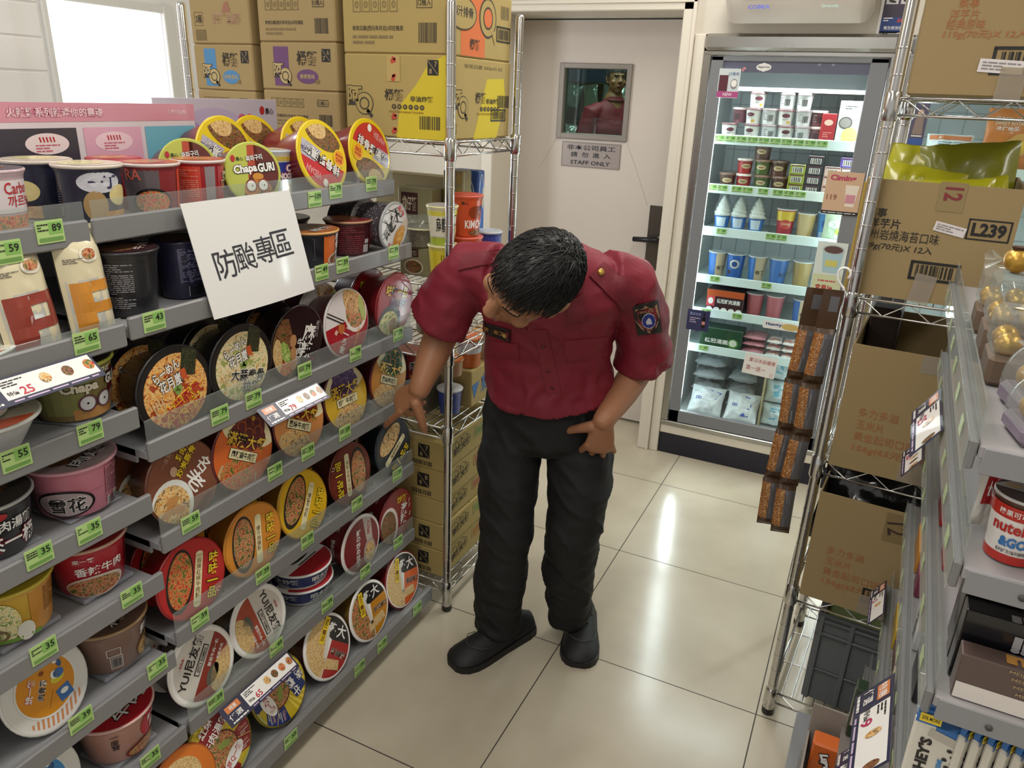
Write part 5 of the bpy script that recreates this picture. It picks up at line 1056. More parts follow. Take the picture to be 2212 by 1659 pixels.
# third and fourth wire shelves
Z3 = .91
def dtub(lb, x, y, z): return ctub(lb, x, y + .03, z, BRN, .06, .056, 'brown packed tubs on the wire shelf')
dtub('brown packed tub on the third wire shelf beside the wine red lid', -.52, .055, Z3 + .001); dtub('brown packed tub stacked upside over the other beside the wine red lid', -.518, .06, Z3 + .0775)
def shin2(d, Rb, R, h): d.text('辛', .0, h * .5, .036, INKP, l=2, off=.04, out=WHP, ow=.06); d.rect(-.04, h * .5, .03, h * .8, P_('#3a2024'), l=1, nu=4); d.rect(.045, h * .5, .006, h * .6, WHP, l=2); d.ell(.01, h * .12, .03, h * .1, HOT, l=1, rings=2)
cup('red noodle cup with one black character, low on the wire rack by the arm', -.56, .04, .775, .055, .045, .085, '#8f2a2a', '#9a4a34', shin2, .55, '#b58a7a')
carton('noodle_box', 'dark snack box under the red cup at the arm on the wire rack', -.66, -.015, .661, -.50, .10, .771, None, None, m=mat('#55503f', .6), cat='noodle box')
cup('white noodle cup with a blue band behind the pointing hand', -.455, .072, .661, .04, .032, .08, '#3f4f96', '#cfd0d2', None, .5, '#d5d5d6')
cup('orange noodle cup standing on the fourth wire shelf behind the arm', -.445, .175, .789, .043, .036, .095, '#c96a2c', '#c9652c', lambda d, Rb, R, h: (d.rect(0, h * .75, .2, h * .5, P_('#c9cdd0'), l=1, nu=14), d.text('明星', .01, h * .75, .014, REDP, l=2)), .9, '#cf7a4a')
cup('orange lidded noodle bowl low on the fourth wire shelf behind the post', -.445, .07, .79, .034, .03, .05, '#b08a6a', '#c9702c', None, .6, '#c9743a')
cup('pale noodle cup at the right end of the wire rack, half hidden by the trousers', -.445, .28, .789, .042, .034, .09, '#b5a58a', '#d0a060', None, .6)
def laiyike(d, w, h):
    B = mat('#3f6fa5', .7, name='blue_carton_ink'); d.text('來一客', w * .08, 0, h * .52, B, l=2, wd=w * .55, off=.02); d.poly([(-w * .48, h * .1), (-w * .25, h * .12), (-w * .4, -h * .3)], B, l=2)
carton('noodle_carton', 'low carton with three blue brush characters on the fourth wire shelf', -.66, .128, .6615, LX1 - .014, .345, .787, None, laiyike, m=CARD2, group=GC)
# five flat cartons on the bottom wire shelf
def flat_side(c):
    def f(d, w, h):
        C = mat(c, .7); d.text('滿漢大餐', -w * .2, -h * .02, h * .26, CI, l=3, off=.02, wd=w * .3, rot=.1)
        for a in range(5): d.ring(-w * .3 + a * w * .05, h * (.2 if a % 2 else .1), w * .06, h * .18, .0015, CI, l=2)
        d.frame(w * .22, h * .12, w * .34, h * .34, .002, C, l=2); d.rect(w * .22, h * .12, w * .28, h * .2, C, l=2); d.text('麻辣鍋牛肉麵', w * .22, h * .12, h * .13, CARD2, l=3, wd=w * .25)
    return f
def flat_front(a, b):
    def f(d, w, h): frac(d, w * .3, h * .1, h * .42, a, b); d.bars(w * .28, -h * .32, w * .2, h * .16, CI, l=2); d.frame(-w * .2, 0, w * .3, h * .6, .002, CIG, l=2)
    return f
z = .1045
for h, c, a, lb, dx in ((.098, '#b5703a', ('6', '2'), 'lowest of the five flat noodle cartons on the bottom wire shelf', 0), (.098, '#6f9a5a', ('9', '1'), 'flat noodle carton second from the bottom on the wire shelf', .01), (.085, '#a5524a', None, 'third flat noodle carton, middle of the five on the bottom wire shelf', -.012), (.105, '#a5524a', ('9', '8'), 'fourth flat noodle carton with a red side label on the wire shelf', .004), (.1, '#6f9a5a', ('6', '7'), 'topmost of the five flat noodle cartons, with a green side label', .01)):
    carton('noodle_carton', lb, -.80 + dx, -.02, z, LX1 - .026 + dx * .3, .335, z + h, flat_front(*a) if a else None, flat_side(c), lambda d, w, dp: (d.frame(w * .3, -dp * .3, w * .16, dp * .2, .002, CI), d.text('ZMH', w * .3, -dp * .3, dp * .1, CI, wd=w * .12)), m=CARD2, group=GC); z += h + .0006

for o in list(COL.objects):          # the whole rack and its load stand a hand's breadth clear of the gondola end
    if o not in _n0 and o.parent is None: o.location.y += .02
# ------------------------------------------------------------------ right chrome rack with crisp cartons (turned a little)
RM = M.Translation((.627, .025, 0)) @ M.Rotation(rad(-4.5), 4, 'Z')
RZ = [1.625, 1.205, .795, .42, .075]
rk = wire_rack('chrome wire rack on the right of the aisle holding opened crisp cartons', 0, .62, 0, .45, RZ, h=1.83); rk.matrix_world = RM @ M.Translation((.31, .225, 0))
def placed(o, m=None):
    loc = o.location.copy(); rz = o.rotation_euler.z; o.matrix_world = (m or RM) @ M.Translation(loc) @ M.Rotation(rz, 4, 'Z'); return o
BC = mat('#96815a', .8, bump=.15, bscale=90, name='brown_carton_board'); RI = mat('#a3683f', .75, name='rust_carton_ink'); TAPE = clear(tint='#e6dcc0', haze=.45, hz='#b9b0a2', name='packing_tape', rough=.2); SLIP = mat('#d8d2d2', .5, name='paper_slip')
def slip(d, u, v, w_, h_, rot): d.rect(u, v, w_, h_, SLIP, rot=rot, l=4); d.lines(u, v, w_ * .85, h_ * .7, 3, mat('#8a8484', .6), rot=rot, l=5)
def barblk(d, u, v, w_, h_): d.frame(u, v, w_, h_, .006, INK, l=2); d.bars(u, v, w_ * .8, h_ * .72, INK, l=2, n=16)
def f1(d, w, h):
    y = -.185
    d.text('樂事', -.082, y + .168, .019, RI, l=2, wd=.034); d.text('洋芋片', -.086, y + .148, .018, RI, l=2, wd=.05, off=.0); d.text('經典原味', -.08, y + .13, .018, RI, l=2, wd=.066, off=.0); d.text('119g(70元)X 12入', -.045, y + .112, .017, RI, l=2, wd=.14, sh=.15)
    barblk(d, .04, y + .066, .12, .045); slip(d, -.005, y + .056, .075, .024, -.06); d.rect(.018, y + .025, .045, .06, TAPE, l=6, rot=-.03)
def f2(d, w, h):
    d.text('樂事', -.115, .056, .02, INK, l=2); d.text('洋芋片', -.095, .034, .022, INK, l=2, wd=.062); d.text('九州岩燒海苔口味', -.062, .01, .023, INK, l=2, wd=.155, off=.0); d.text('119g(70元)X 12入', -.062, -.016, .018, INK, l=2, wd=.14, sh=.15)
    d.frame(.1, .04, .075, .04, .003, INK, l=2); d.text('L239', .1, .04, .028, INK, l=2, wd=.062, off=.04); slip(d, .03, .035, .06, .02, -.18)
    barblk(d, .02, -.058, .09, .036); d.rect(.005, -.098, .042, .065, TAPE, l=6, rot=-.12)
    d.rect(.02, .1, .05, .06, mat('#8d7a52', .4), l=2); d.text('12', .022, .106, .034, mat('#7a2c30', .6), rot=-pi / 2, l=3, wd=.028, off=.03)
def dor(tape12, y):
    def f(d, w, h):
        for i, (tx, wd) in enumerate((('多力多滋', .085), ('玉米片', .06), ('黃金起司口味', .13))): d.text(tx, -.06 + (wd - .085) / 2, y - i * .03, .022, RI, l=2, wd=wd, off=.0)
        d.text('156g(65元)X 12入', -.005, y - .09, .021, RI, l=2, wd=.19, sh=.12)
        if tape12: d.rect(.032, h / 2 - .045, .05, .075, mat('#7f6d48', .35), l=2); d.text('12', .035, h / 2 - .045, .042, mat('#3a241c', .6), rot=-1.35, l=3, off=.01, wd=.034); barblk(d, .04, -h / 2 + .055, .085, .035); d.rect(.028, -h / 2 + .028, .075, .055, TAPE, l=6); slip(d, .045, -h / 2 + .03, .05, .016, -.12)
        else: d.rect(.03, h / 2 - .02, .06, .04, TAPE, l=2); d.rect(.035, -h / 2 + .03, .06, .06, TAPE, l=2)
    return f
GR = 'crisp cartons on the right chrome rack'
placed(carton('crisp_carton', 'closed crisp carton with rust print on the topmost shelf of the right rack', .022, .0, 1.630, .34, .40, 2.0, f1, None, m=BC, group=GR))
placed(carton('crisp_carton', 'opened crisp carton marked L239 with yellow bags sticking out', -.02, .022, 1.2105, .275, .40, 1.462, f2, None, m=BC, group=GR, opened=True))
placed(carton('crisp_carton', 'opened corn chip carton with rust print, upper of the two without visible bags', .024, -.022, .80, .31, .38, 1.105, dor(False, -.005), None, m=BC, group=GR, opened=True))
placed(carton('crisp_carton', 'opened corn chip carton marked 12 with a black bag inside', .02, -.024, .4255, .31, .38, .725, dor(True, .0), None, m=BC, group=GR, opened=True))
# carton flap standing behind the left edge
q = MB(); q.box((-.028, .06, 1.2105), (-.023, .38, 1.45), mat('#b59a3a', .7, name='yellow_carton_flap'), .001)
o = q.obj('carton_flap'); o.parent = [c for c in COL.objects if c.name == 'crisp_carton.001'][0]; o.matrix_basis = M.Translation((-.1275, -.211, -1.2105))
# pillow bags
def pillow(q, w_, h_, th, m, seed=0, crink=.009, nu=22, nv=22, sealm=None):
    def sf(sgn):
        def f(a, b):
            e = (1 - abs(2 * a - 1) ** 2.6) * (1 - abs(2 * b - 1) ** 2.2); e = max(0, e) ** .55
            n = NZ.noise(V((a * 4.2 + seed, b * 4.6, sgn * 3 + seed))) + .6 * NZ.noise(V((a * 11 + seed, b * 9, sgn)))
            return V(((a - .5) * w_ * (1 - .06 * (1 - abs(2 * b - 1))), -sgn * (th * .5 * e + crink * n * (.25 + e)), (b - .5) * h_ + .003 * NZ.noise(V((a * 7, seed, b)))))
        return f
    f1_, f2_ = sf(1), sf(-1); q.grid(f1_, nu, nv, m); q.grid(lambda a, b: f2_(1 - a, b), nu, nv, m); return f1_
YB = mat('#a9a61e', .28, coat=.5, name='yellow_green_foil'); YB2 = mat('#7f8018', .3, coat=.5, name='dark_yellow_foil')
def bag(lb, x, y, z, w_, h_, th, rx, ry, rz, m, seed, pr=None, name='crisp_bag', grp='yellow crisp bags in the opened carton', mm=None, cat='crisp bag'):
    t = thing(name, lb, cat, group=grp); q = MB(); fs = pillow(q, w_, h_, th, m, seed, min(.009, th * .15))
    if pr:
        d = D(q, lambda u, v, l: fs(u / w_ + .5, v / h_ + .5) + V((0, -.0009 * l, 0))); pr(d, w_, h_)
    part(q, 'bag_body', t)
    t.matrix_world = (mm if mm is not None else RM) @ M.Translation((x, y, z)) @ M.Rotation(rz, 4, 'Z') @ M.Rotation(ry, 4, 'Y') @ M.Rotation(rx, 4, 'X'); return t
def lays(d, w, h):
    n = 8
    d.ell(.02, .02, .05, .022, P_('#b0281f'), l=2, rings=3, rot=.15); d.text("Lay's", .02, .02, .022, P_('#f0dcc0'), rot=.15, l=3, off=.05)
def nori(d, w, h): d.text('NO.1', .0, h * .3, .014, mat('#5a5a14', .5), l=2, wd=.05); d.text('原味洋芋片', -.0, h * .15, .02, mat('#5a5a14', .5), l=2)
bag('yellow crisp bag in the front left of the opened carton', .075, .12, 1.372, .17, .24, .05, -.35, .12, .1, YB, 1, nori)
bag('yellow crisp bag lying at the front of the opened carton beside the tape', .15, .085, 1.375, .16, .19, .045, -.25, -.1, .05, YB, 2.3, nori)
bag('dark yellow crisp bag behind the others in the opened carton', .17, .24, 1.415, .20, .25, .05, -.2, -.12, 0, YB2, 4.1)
bag('yellow crisp bag with a red oval badge at the right of the opened carton', .205, .135, 1.37, .125, .21, .05, -.4, -.28, -.1, YB, 5.5, lays)
bag('yellow crisp bag behind the front left one in the opened carton', .065, .26, 1.40, .16, .25, .05, -.15, .08, 0, YB, 7.7)
BKF = mat('#14171a', .16, coat=.8, name='black_foil')
bag('black foil bag sticking out of the carton marked 12', .14, .10, .66, .27, .25, .06, -.3, .05, 0, BKF, 3.3, None, grp=None)
placed(carton('dark_filler_box', 'dark brown box added in the upper corn chip carton for a dark strip behind', .034, .18, .806, .10, .36, 1.15, None, None, m=mat('#2e2018', .7), cat='carton'))  # box added to cover the dark strip beside the second freezer
# grey crate on the lowest shelf
t = thing('storage_crate', 'grey plastic crate with a green inside on the lowest shelf of the right rack', 'crate'); t.matrix_world = RM @ M.Translation((.26, .205, .0815))
q = MB(); CG = mat('#5f6366', .5, name='grey_crate_plastic'); GN_ = mat('#8a9c38', .55, name='green_liner'); W3, D3, H3 = .175, .175, .275
for sx, sy in ((1, 0), (-1, 0), (0, 1), (0, -1)):
    if sx: q.box((sx * W3 - .004, -D3, 0), (sx * W3 + .004, D3, H3), CG, .002)
    else: q.box((-W3, sy * D3 - .004, 0), (W3, sy * D3 + .004, H3), CG, .002)
q.box((-W3, -D3, 0), (W3, D3, .008), CG); part(q, 'crate_body', t)
q = MB()
for z in (.255, .272, .215, .10): q.tube([(-W3 - .008, -D3 - .008, z), (W3 + .008, -D3 - .008, z), (W3 + .008, D3 + .008, z), (-W3 - .008, D3 + .008, z)], .006 if z > .2 else .004, CG, 8, closed=True)
for x in (-W3, -.1, -.02, .06, .13, W3): q.box((x - .006, -D3 - .012, .0), (x + .006, -D3 - .003, H3), CG, .002)
for y in (-D3, -.05, .05, D3): q.box((-W3 - .012, y - .006, 0), (-W3 - .003, y + .006, H3), CG, .002)
part(q, 'crate_ribs', t)
q = MB(); q.box((-W3 + .006, -D3 + .006, .01), (W3 - .006, D3 - .006, .258), GN_, .008); part(q, 'green_liner', t, 'green liner inside the crate')
# strips of small snack packs hanging from a white hook at the rack post
OR = food(['#3a1d0c', '#7a4016', '#a5622a', '#5a2c10', '#d0a468'], 200, 'orange_patterned_foil'); SV = mat('#77777c', .3, .5, name='silver_foil'); SEAL = mat('#46301c', .4, coat=.3, name='brown_seal'); 
t = thing('strip_hook', 'white plastic S hook hanging from the left post of the right rack', 'hook'); t.matrix_world = RM
q = MB(); q.tube([(-.024 + .013 * cos(a), -.016, 1.257 + .013 * sin(a)) for a in [pi * k / 8 for k in range(-2, 9)]] + [(-.036, -.016, 1.243), (-.024, -.016, 1.228)] + [(-.03 + .012 * cos(a), -.016, 1.218 + .012 * sin(a)) for a in [-pi * k / 8 + .9 for k in range(0, 9)]], .0028, WHITE, 8); part(q, 'hook', t)
def strip(lb, x, y, z0, yaw, seed):
    t = thing('snack_strip', lb, 'snack strip', group='hanging strips of snack packs'); L = .135; n = 4
    q = MB(); q.box((-.022, -.001, -.09), (.022, .001, 0), SEAL, .0004); q.box((-.004, -.0016, -.05), (.016, -.001, -.015), SV); part(q, 'header_card', t)
    for k in range(n):
        zc = -.09 - L * (k + .5); q = MB(); N1 = 12
        def f(sg):
            def g(a, b):
                e = max(0, (1 - abs(2 * a - 1) ** 2.4)) ** .6 * max(0, 1 - abs(2 * b - 1) ** 5) ** .6
                c = V(((a - .5) * .046, -sg * (.013 * e + .0012 * NZ.noise(V((a * 9, b * 9 + seed, k)))), (b - .5) * L))
                return c + V((-.008 * (b - .5) * (1 if k % 2 else -.4), 0, 0)) + V((0, 0, zc))
            return g
        for sg in (1, -1):
            fn = f(sg)
            for i in range(N1):
                a0, a1 = i / N1, (i + 1) / N1
                for j in range(N1):
                    b0, b1 = j / N1, (j + 1) / N1; am, bm = (a0 + a1) / 2, (b0 + b1) / 2
                    m = SEAL if bm < .16 or bm > .9 else (OR if am < .42 or bm < .0 else SV)
                    p = [fn(a0, b0), fn(a1, b0), fn(a1, b1), fn(a0, b1)]
                    q.add(p if sg > 0 else p[::-1], [(0, 1, 2, 3)], m, True)
        part(q, 'snack_pack', t)
    t.matrix_world = RM @ M.Translation((x, y, z0)) @ M.Rotation(yaw, 4, 'Z') @ M.Rotation(rad(2.0), 4, 'Y'); return t
strip('front hanging strip of orange and silver snack packs beside the right rack post', -.036, -.034, 1.222, .35, 1)
strip('rear hanging strip of orange and silver snack packs, nearer the glass freezer', -.078, .005, 1.212, .35, 5)
# ------------------------------------------------------------------ chocolate gondola at the right edge, seen along its front
GA = math.atan2(.0296, .999)
GM = M.Translation((.643, -1.801, 0)) @ M.Rotation(-GA, 4, 'Z')      # local x = away from the aisle, y = along the aisle, z up
GF = .1445; Y0, Y1 = .872, 1.76
GZ = [1.272, 1.126, .947, .765, .542, .30]; GX = [.118, .135, .1445, .1445, .1445, .1445]
t = thing('display_shelving', 'chocolate shelving unit along the right edge with clear front guards', 'shelving unit'); t.matrix_world = GM @ M.Translation((.45, 1.3, 0)); GT = M.Translation((-.45, -1.3, 0)); gond = t
def gmb(): q = MB(); q.T = GT; return q
q = gmb(); q.box((.56, Y0, 0), (.575, Y1, 1.5), SHELF); part(q, 'back_panel', t)
q = gmb(); q.box((GF - .14, Y0, .05), (.56, Y1, .10), SHELF, .003); q.box((GF + .02, Y0, 0), (.56, Y1, .05), mat('#2c2c2e', .5)); part(q, 'base_deck', t)
GPL = mat('#a09c9e', .45, name='grey_shelf_plate')
for i, z in enumerate(GZ):
    xf = GX[i]
    q = gmb(); q.box((xf, Y0, z - .016), (.555, Y1, z), GPL, .002); q.box((xf + .005, Y0 - .002, z - .032), (.555, Y0 + .002, z - .002), SHELF, .001)
    for x in (xf + .06, xf + .3): q.tube([(x, Y0 - .004, z - .018), (x, Y0, z - .018)], .004, mat('#4a4a4c', .5), 12)
    s = part(q, 'shelf', t)
    q = gmb(); q.box((xf - .010, Y0, z - .03), (xf - .001, Y1, z + .004), RAIL, .002); part(q, 'price_rail', s)
    q = gmb(); q.box((xf - .004, Y0 + .002, z + .004), (xf - .002, Y1, z + .045), ACR); q.box((xf - .012, Y0 + .002, z - .034), (xf - .0108, Y1, z + .008), clear(haze=.18, name='clear_rail_cover')); part(q, 'acrylic_guard', s)
    for k in range(7):
        y = Y0 + .07 + k * .125; q = gmb(); q.box((xf - .0128, y, z - .022), (xf - .0122, y + .03, z - .002), mat('#a3b48a', .5, name='faded_price_tag')); part(q, 'price_tag', s)
def gp(o, x, y, z, rz=0, rx=0, ry=0): o.matrix_world = GM @ M.Translation((x, y, z)) @ M.Rotation(rz, 4, 'Z') @ M.Rotation(ry, 4, 'Y') @ M.Rotation(rx, 4, 'X'); return o
FO = mat('#c49a45', .3, .55, name='gold_foil', bump=.5, bscale=120); CLB = clear(haze=.13, name='clear_box'); LBL = mat('#e6e2d6', .4); BRN2 = mat('#4a2e22', .4)
# gold chocolate boxes on the first shelf
def goldbox(lb, x, y, z, w_, dp, h, nx, ny, rz=0, round_=False):
    t = thing('chocolate_box', lb, 'chocolate box', group='clear boxes of gold wrapped chocolates')
    q = MB(); q.box((-w_ / 2, -dp / 2, 0), (w_ / 2, dp / 2, h * .42), mat('#6d5a4c', .35, name='brown_tray') , .006); part(q, 'tray', t)
    r = min(w_ / nx, dp / ny) * .43
    for i in range(nx):
        for j in range(ny):
            q = MB(); cx, cy = -w_ / 2 + w_ * (i + .5) / nx, -dp / 2 + dp * (j + .5) / ny
            q.grid(lambda a, b: V((cx, cy, h * .42 + r * .75)) + V((sin(pi * b) * cos(2 * pi * a), sin(pi * b) * sin(2 * pi * a), -cos(pi * b))) * r * (1 + .06 * NZ.noise(V((a * 9 + i, b * 9, j)))), 14, 9, FO, True); part(q, 'gold_chocolate', t)
    q = MB(); q.box((-w_ / 2 - .001, -dp / 2 - .001, h * .40), (w_ / 2 + .001, dp / 2 + .001, h), CLB, .008); lid = part(q, 'clear_lid', t)
    q = MB(); d = D(q, plane((0, 0, h), (1, 0, 0), (0, 1, 0), V((0, 0, 1)))); d.ell(0, 0, w_ * .3, w_ * .14, P_('#8d7a35'), l=1); d.ell(0, 0, w_ * .27, w_ * .12, LBL, l=2); d.lines(0, 0, w_ * .3, w_ * .1, 2, BRN2, l=3); part(q, 'oval_label', lid)
    return gp(t, x, y, z, rz)
z1 = GZ[0] + .001
goldbox('tall clear box of gold chocolates in the second row, nearest the guard', .168, 1.13, z1, .075, .085, .095, 2, 2)
goldbox('clear box of gold chocolates in the second row at the right edge', .248, 1.11, z1, .072, .085, .10, 2, 2)
goldbox('pale gold chocolate box in the third row, nearest the guard', .165, 1.245, z1, .07, .085, .12, 2, 2)
goldbox('gold chocolate box in the third row at the right edge', .245, 1.24, z1, .075, .09, .13, 2, 2)
goldbox('clear box of gold chocolates at the far end of the upper chocolate shelf', .165, 1.40, z1, .07, .08, .10, 2, 2)
def candy(lb, x, y, z):
    t = thing('wrapped_chocolate', lb, 'chocolate', group='gold wrapped chocolates on top of the boxes'); q = MB(); r = .017
    q.grid(lambda a, b: V((sin(pi * b) * cos(2 * pi * a), sin(pi * b) * sin(2 * pi * a), -cos(pi * b))) * r * (1 + .08 * NZ.noise(V((a * 9, b * 9, x * 50)))) + V((0, 0, r)), 16, 10, FO, True); part(q, 'foil_ball', t)
    for s_ in (1, -1):
        q = MB(); q.grid(lambda a, b: V((s_ * (r + b * .02), .014 * b * cos(2 * pi * a) * (1 + .3 * sin(10 * pi * a)), r + .014 * b * sin(2 * pi * a))), 18, 3, clear(haze=.15, name='twist_film'), True); part(q, 'twist_wrap', t)
    q = MB(); q.lathe([(.0095, 0), (.011, .004)], BRN2, 16, o=(0, 0, 2 * r - .002)); part(q, 'brown_label', t); return gp(t, x, y, z, .3)
candy('gold wrapped chocolate with brown label on top of the third row box', .20, 1.235, z1 + .1315); candy('gold wrapped chocolate at the left on the pale gold third row box', .15, 1.245, z1 + .1215); candy('gold wrapped chocolate at the right edge on the third row box', .262, 1.235, z1 + .1315)
def dome(lb, x, y, z, s=1):
    t = thing('gift_tub', lb, 'chocolate box', group='domed tubs of gold chocolates'); q = MB(); q.box((-.045 * s, -.035 * s, 0), (.045 * s, .035 * s, .022 * s), mat('#7d7080', .4), .006); part(q, 'tub_base', t)
    for i in (-1, 0, 1):
        q = MB(); r = .0145 * s; q.grid(lambda a, b: V((i * .028 * s, 0, .022 * s + r)) + V((sin(pi * b) * cos(2 * pi * a), sin(pi * b) * sin(2 * pi * a), -cos(pi * b))) * r * (1 + .07 * NZ.noise(V((a * 9, b * 9, i)))), 14, 9, FO, True); part(q, 'gold_chocolate', t)
    q = MB(); q.grid(lambda a, b: V(((.047 - .012 * b ** 3) * s * max(-1, min(1, 1.25 * cos(2 * pi * a))), (.037 - .012 * b ** 3) * s * max(-1, min(1, 1.25 * sin(2 * pi * a))), (.02 + .045 * b) * s)), 32, 8, CLB, True); q.box((-.04 * s, -.03 * s, .064 * s), (.04 * s, .03 * s, .066 * s), CLB, .001); part(q, 'clear_cover', t)
    q = MB(); q.lathe([(.0, .0675 * s), (.03 * s, .067 * s)], mat('#8f8440', .35, .3), 24, capb=False, capt=False); q.lathe([(.0, .0684 * s), (.022 * s, .068 * s)], LBL, 24, capb=False, capt=False); part(q, 'top_label', t); return gp(t, x, y, z, .2)
dome('domed clear tub of gold chocolates at the front corner of the upper shelf', .19, .925, z1, 1.0)
dome('domed clear tub of gold chocolates behind the front corner tub', .20, 1.02, z1, 1.15)
# hazelnut cups on the second shelf
def ngo(lb, x, y, z, rz):
    t = thing('snack_cup', lb, 'snack cup', group='red and white hazelnut snack cups'); h = .078; q = MB(); q.lathe([(.024, 0), (.0255, .003), (.030, h - .006), (.031, h)], P_('#4a2a20'), 36, capt=False)
    d = D(q, cone(.0255, .003, .030, h - .006)); d.rect(0, h * .46, .105, h * .8, P_('#e6e0dc'), l=1, nu=30); d.rect(0, h * .78, .105, h * .2, P_('#b5281e'), l=2, nu=30); d.rect(0, h * .05, .105, h * .14, P_('#b5281e'), l=2, nu=30)
    d.text('nutella', -.012, h * .56, .0145, P_('#b3201c'), l=3, wd=.042, off=.03); d.text('&GO!', -.008, h * .33, .013, P_('#2f6fb0'), l=3, off=.05, wd=.03); d.text('能多益巧克力醬手指餅乾棒', -.008, h * .18, .005, INK, l=3, wd=.032); d.text('榛果可可醬', -.012, h * .78, .0075, WHP, l=3, wd=.034)
    d.poly([(.018, h * .85), (.034, h * .85), (.034, h * .4), (.026, h * .32), (.018, h * .4)], WHP, l=4); d.text('nutella', .026, h * .62, .005, P_('#b3201c'), l=5, rot=pi / 2, wd=.018)
    part(q, 'cup_body', t)
    q = MB(); q.lathe([(.031, h - .001), (.0325, h), (.0325, h + .002), (.031, h + .003)], P_('#b9b5b2'), 36); d = DL(q, plane((0, 0, h + .0032), (.032, 0, 0), (0, .032, 0), off=.0003)); d.ell(0, 0, .985, .985, P_('#3f241c'), n=40); d.poly([(-1.1, .3), (.3, 1.1), (1.1, 1.1), (1.1, .1), (.2, -.2)], P_('#b5b1b0'), l=2); d.ell(-.35, .35, .28, .2, P_('#c9a878'), l=3); d.text('nutella', .45, .4, .2, P_('#a5201c'), l=4, rot=.5); part(q, 'lid', t); return gp(t, x, y, z, rz)
z2 = GZ[1] + .001
ngo('red and white hazelnut snack cup at the front of the second chocolate shelf', .182, .925, z2, .15)
ngo('hazelnut snack cup cut by the right edge of the second chocolate shelf', .25, .91, z2, -.4)
ngo('hazelnut snack cup one row behind the front cup on the second chocolate shelf', .226, .985, z2, .2)
def kit(d, w, h): d.rect(0, 0, w * .8, h * .4, P_('#b02a2a'), l=2, nu=6); d.text('bueno', 0, 0, h * .2, WHP, l=3, wd=w * .6)
for i, (x, y, lb) in enumerate(((.162, .985, 'white candy bar wrapper standing behind the front hazelnut cup'), (.165, 1.025, 'second white candy bar wrapper behind the front hazelnut cup'))):
    bag(lb, x, y, z2 + .052, .036, .10, .012, -.15, .1 - .12 * i, .2, mat('#cfc8c0', .3, coat=.4), 9 + i, kit, 'candy_bar', 'white wrapped candy bars', GM, 'candy bar')
def trayg(lb, x, y, z):
    t = thing('display_tray', lb, 'tray'); q = MB(); c = clear(haze=.25, name='clear_tray', hz='#cdc6c6')
    for a, b in (((-.05, -.03, 0), (.05, -.028, .035)), ((-.05, -.03, 0), (-.048, .03, .035)), ((.048, -.03, 0), (.05, .03, .035)), ((-.05, -.03, 0), (.05, .03, .002))): q.box(a, b, c)
    part(q, 'clear_tray', t); return gp(t, x, y, z, 0)
# slim chocolate boxes on the third shelf
z3 = GZ[2] + .001
def slab_box(lb, x, y, z, w_, dp, h, m, pr, rz=0):
    t = thing('chocolate_slab_box', lb, 'chocolate box', group='flat chocolate boxes stacked on the third shelf'); q = MB(); q.box((-w_ / 2, -dp / 2, 0), (w_ / 2, dp / 2, h), m, .0015)
    pr(D(q, plane((0, -dp / 2, h / 2), (1, 0, 0), (0, 0, 1), V((0, -1, 0)), off=.0004)), D(q, plane((0, 0, h), (1, 0, 0), (0, 1, 0), V((0, 0, 1)), off=.0004)), w_, dp, h)
    part(q, 'box_body', t); return gp(t, x, y, z, rz)
MBK = mat('#121318', .25, coat=.6, name='glossy_black_card'); MBR = mat('#5d4c48', .35, coat=.3, name='brown_card')
def meiji_milk(df, dt, w, dp, h): df.rect(0, -h * .3, w * .98, h * .36, P_('#e2dcd6'), l=1); [df.text('MEIJI MILK CHOCOLATE', .01 + .004 * i, h * .42 - i * h * .15, h * .09, P_('#a58f6a'), l=2, wd=w * .55) for i in range(4)]; dt.text('meiji', .01, 0, .03, P_('#c08a3a'), l=2, off=.06, wd=.1)
def meiji_black(df, dt, w, dp, h): df.text('meiji', .01, h * .24, h * .3, P_('#a9a8ac'), l=2, off=.05, rot=pi, wd=w * .5); dt.text('BLACK', .02, .0, .013, WHP, l=2, rot=pi, wd=.07); dt.text('meiji', .01, -dp * .25, .02, P_('#a9a8ac'), l=2, rot=pi, wd=.1, off=.05); df.text('CACAO', .03, -h * .4, h * .12, WHP, l=2)
def meiji_dark(df, dt, w, dp, h): df.text('meiji', .01, 0, h * .5, P_('#5a4a30'), l=2, wd=w * .5); df.ring(-.02, h * .1, .03, h * .3, .002, P_('#6a5430'), l=2)
slab_box('flat brown and white chocolate box at the front of the third chocolate shelf', .245, .895, z3, .17, .03, .062, MBR, meiji_milk)
slab_box('glossy black chocolate box behind the brown one on the third chocolate shelf', .243, .932, z3, .17, .03, .10, MBK, meiji_black)
slab_box('second glossy black chocolate box behind the first on the third chocolate shelf', .243, .968, z3, .17, .03, .108, mat('#1d1618', .25, coat=.6), meiji_dark)
slab_box('dark brown chocolate box at the back of the third chocolate shelf front row', .245, 1.005, z3, .17, .03, .115, mat('#2b1a18', .3, coat=.5), meiji_dark)
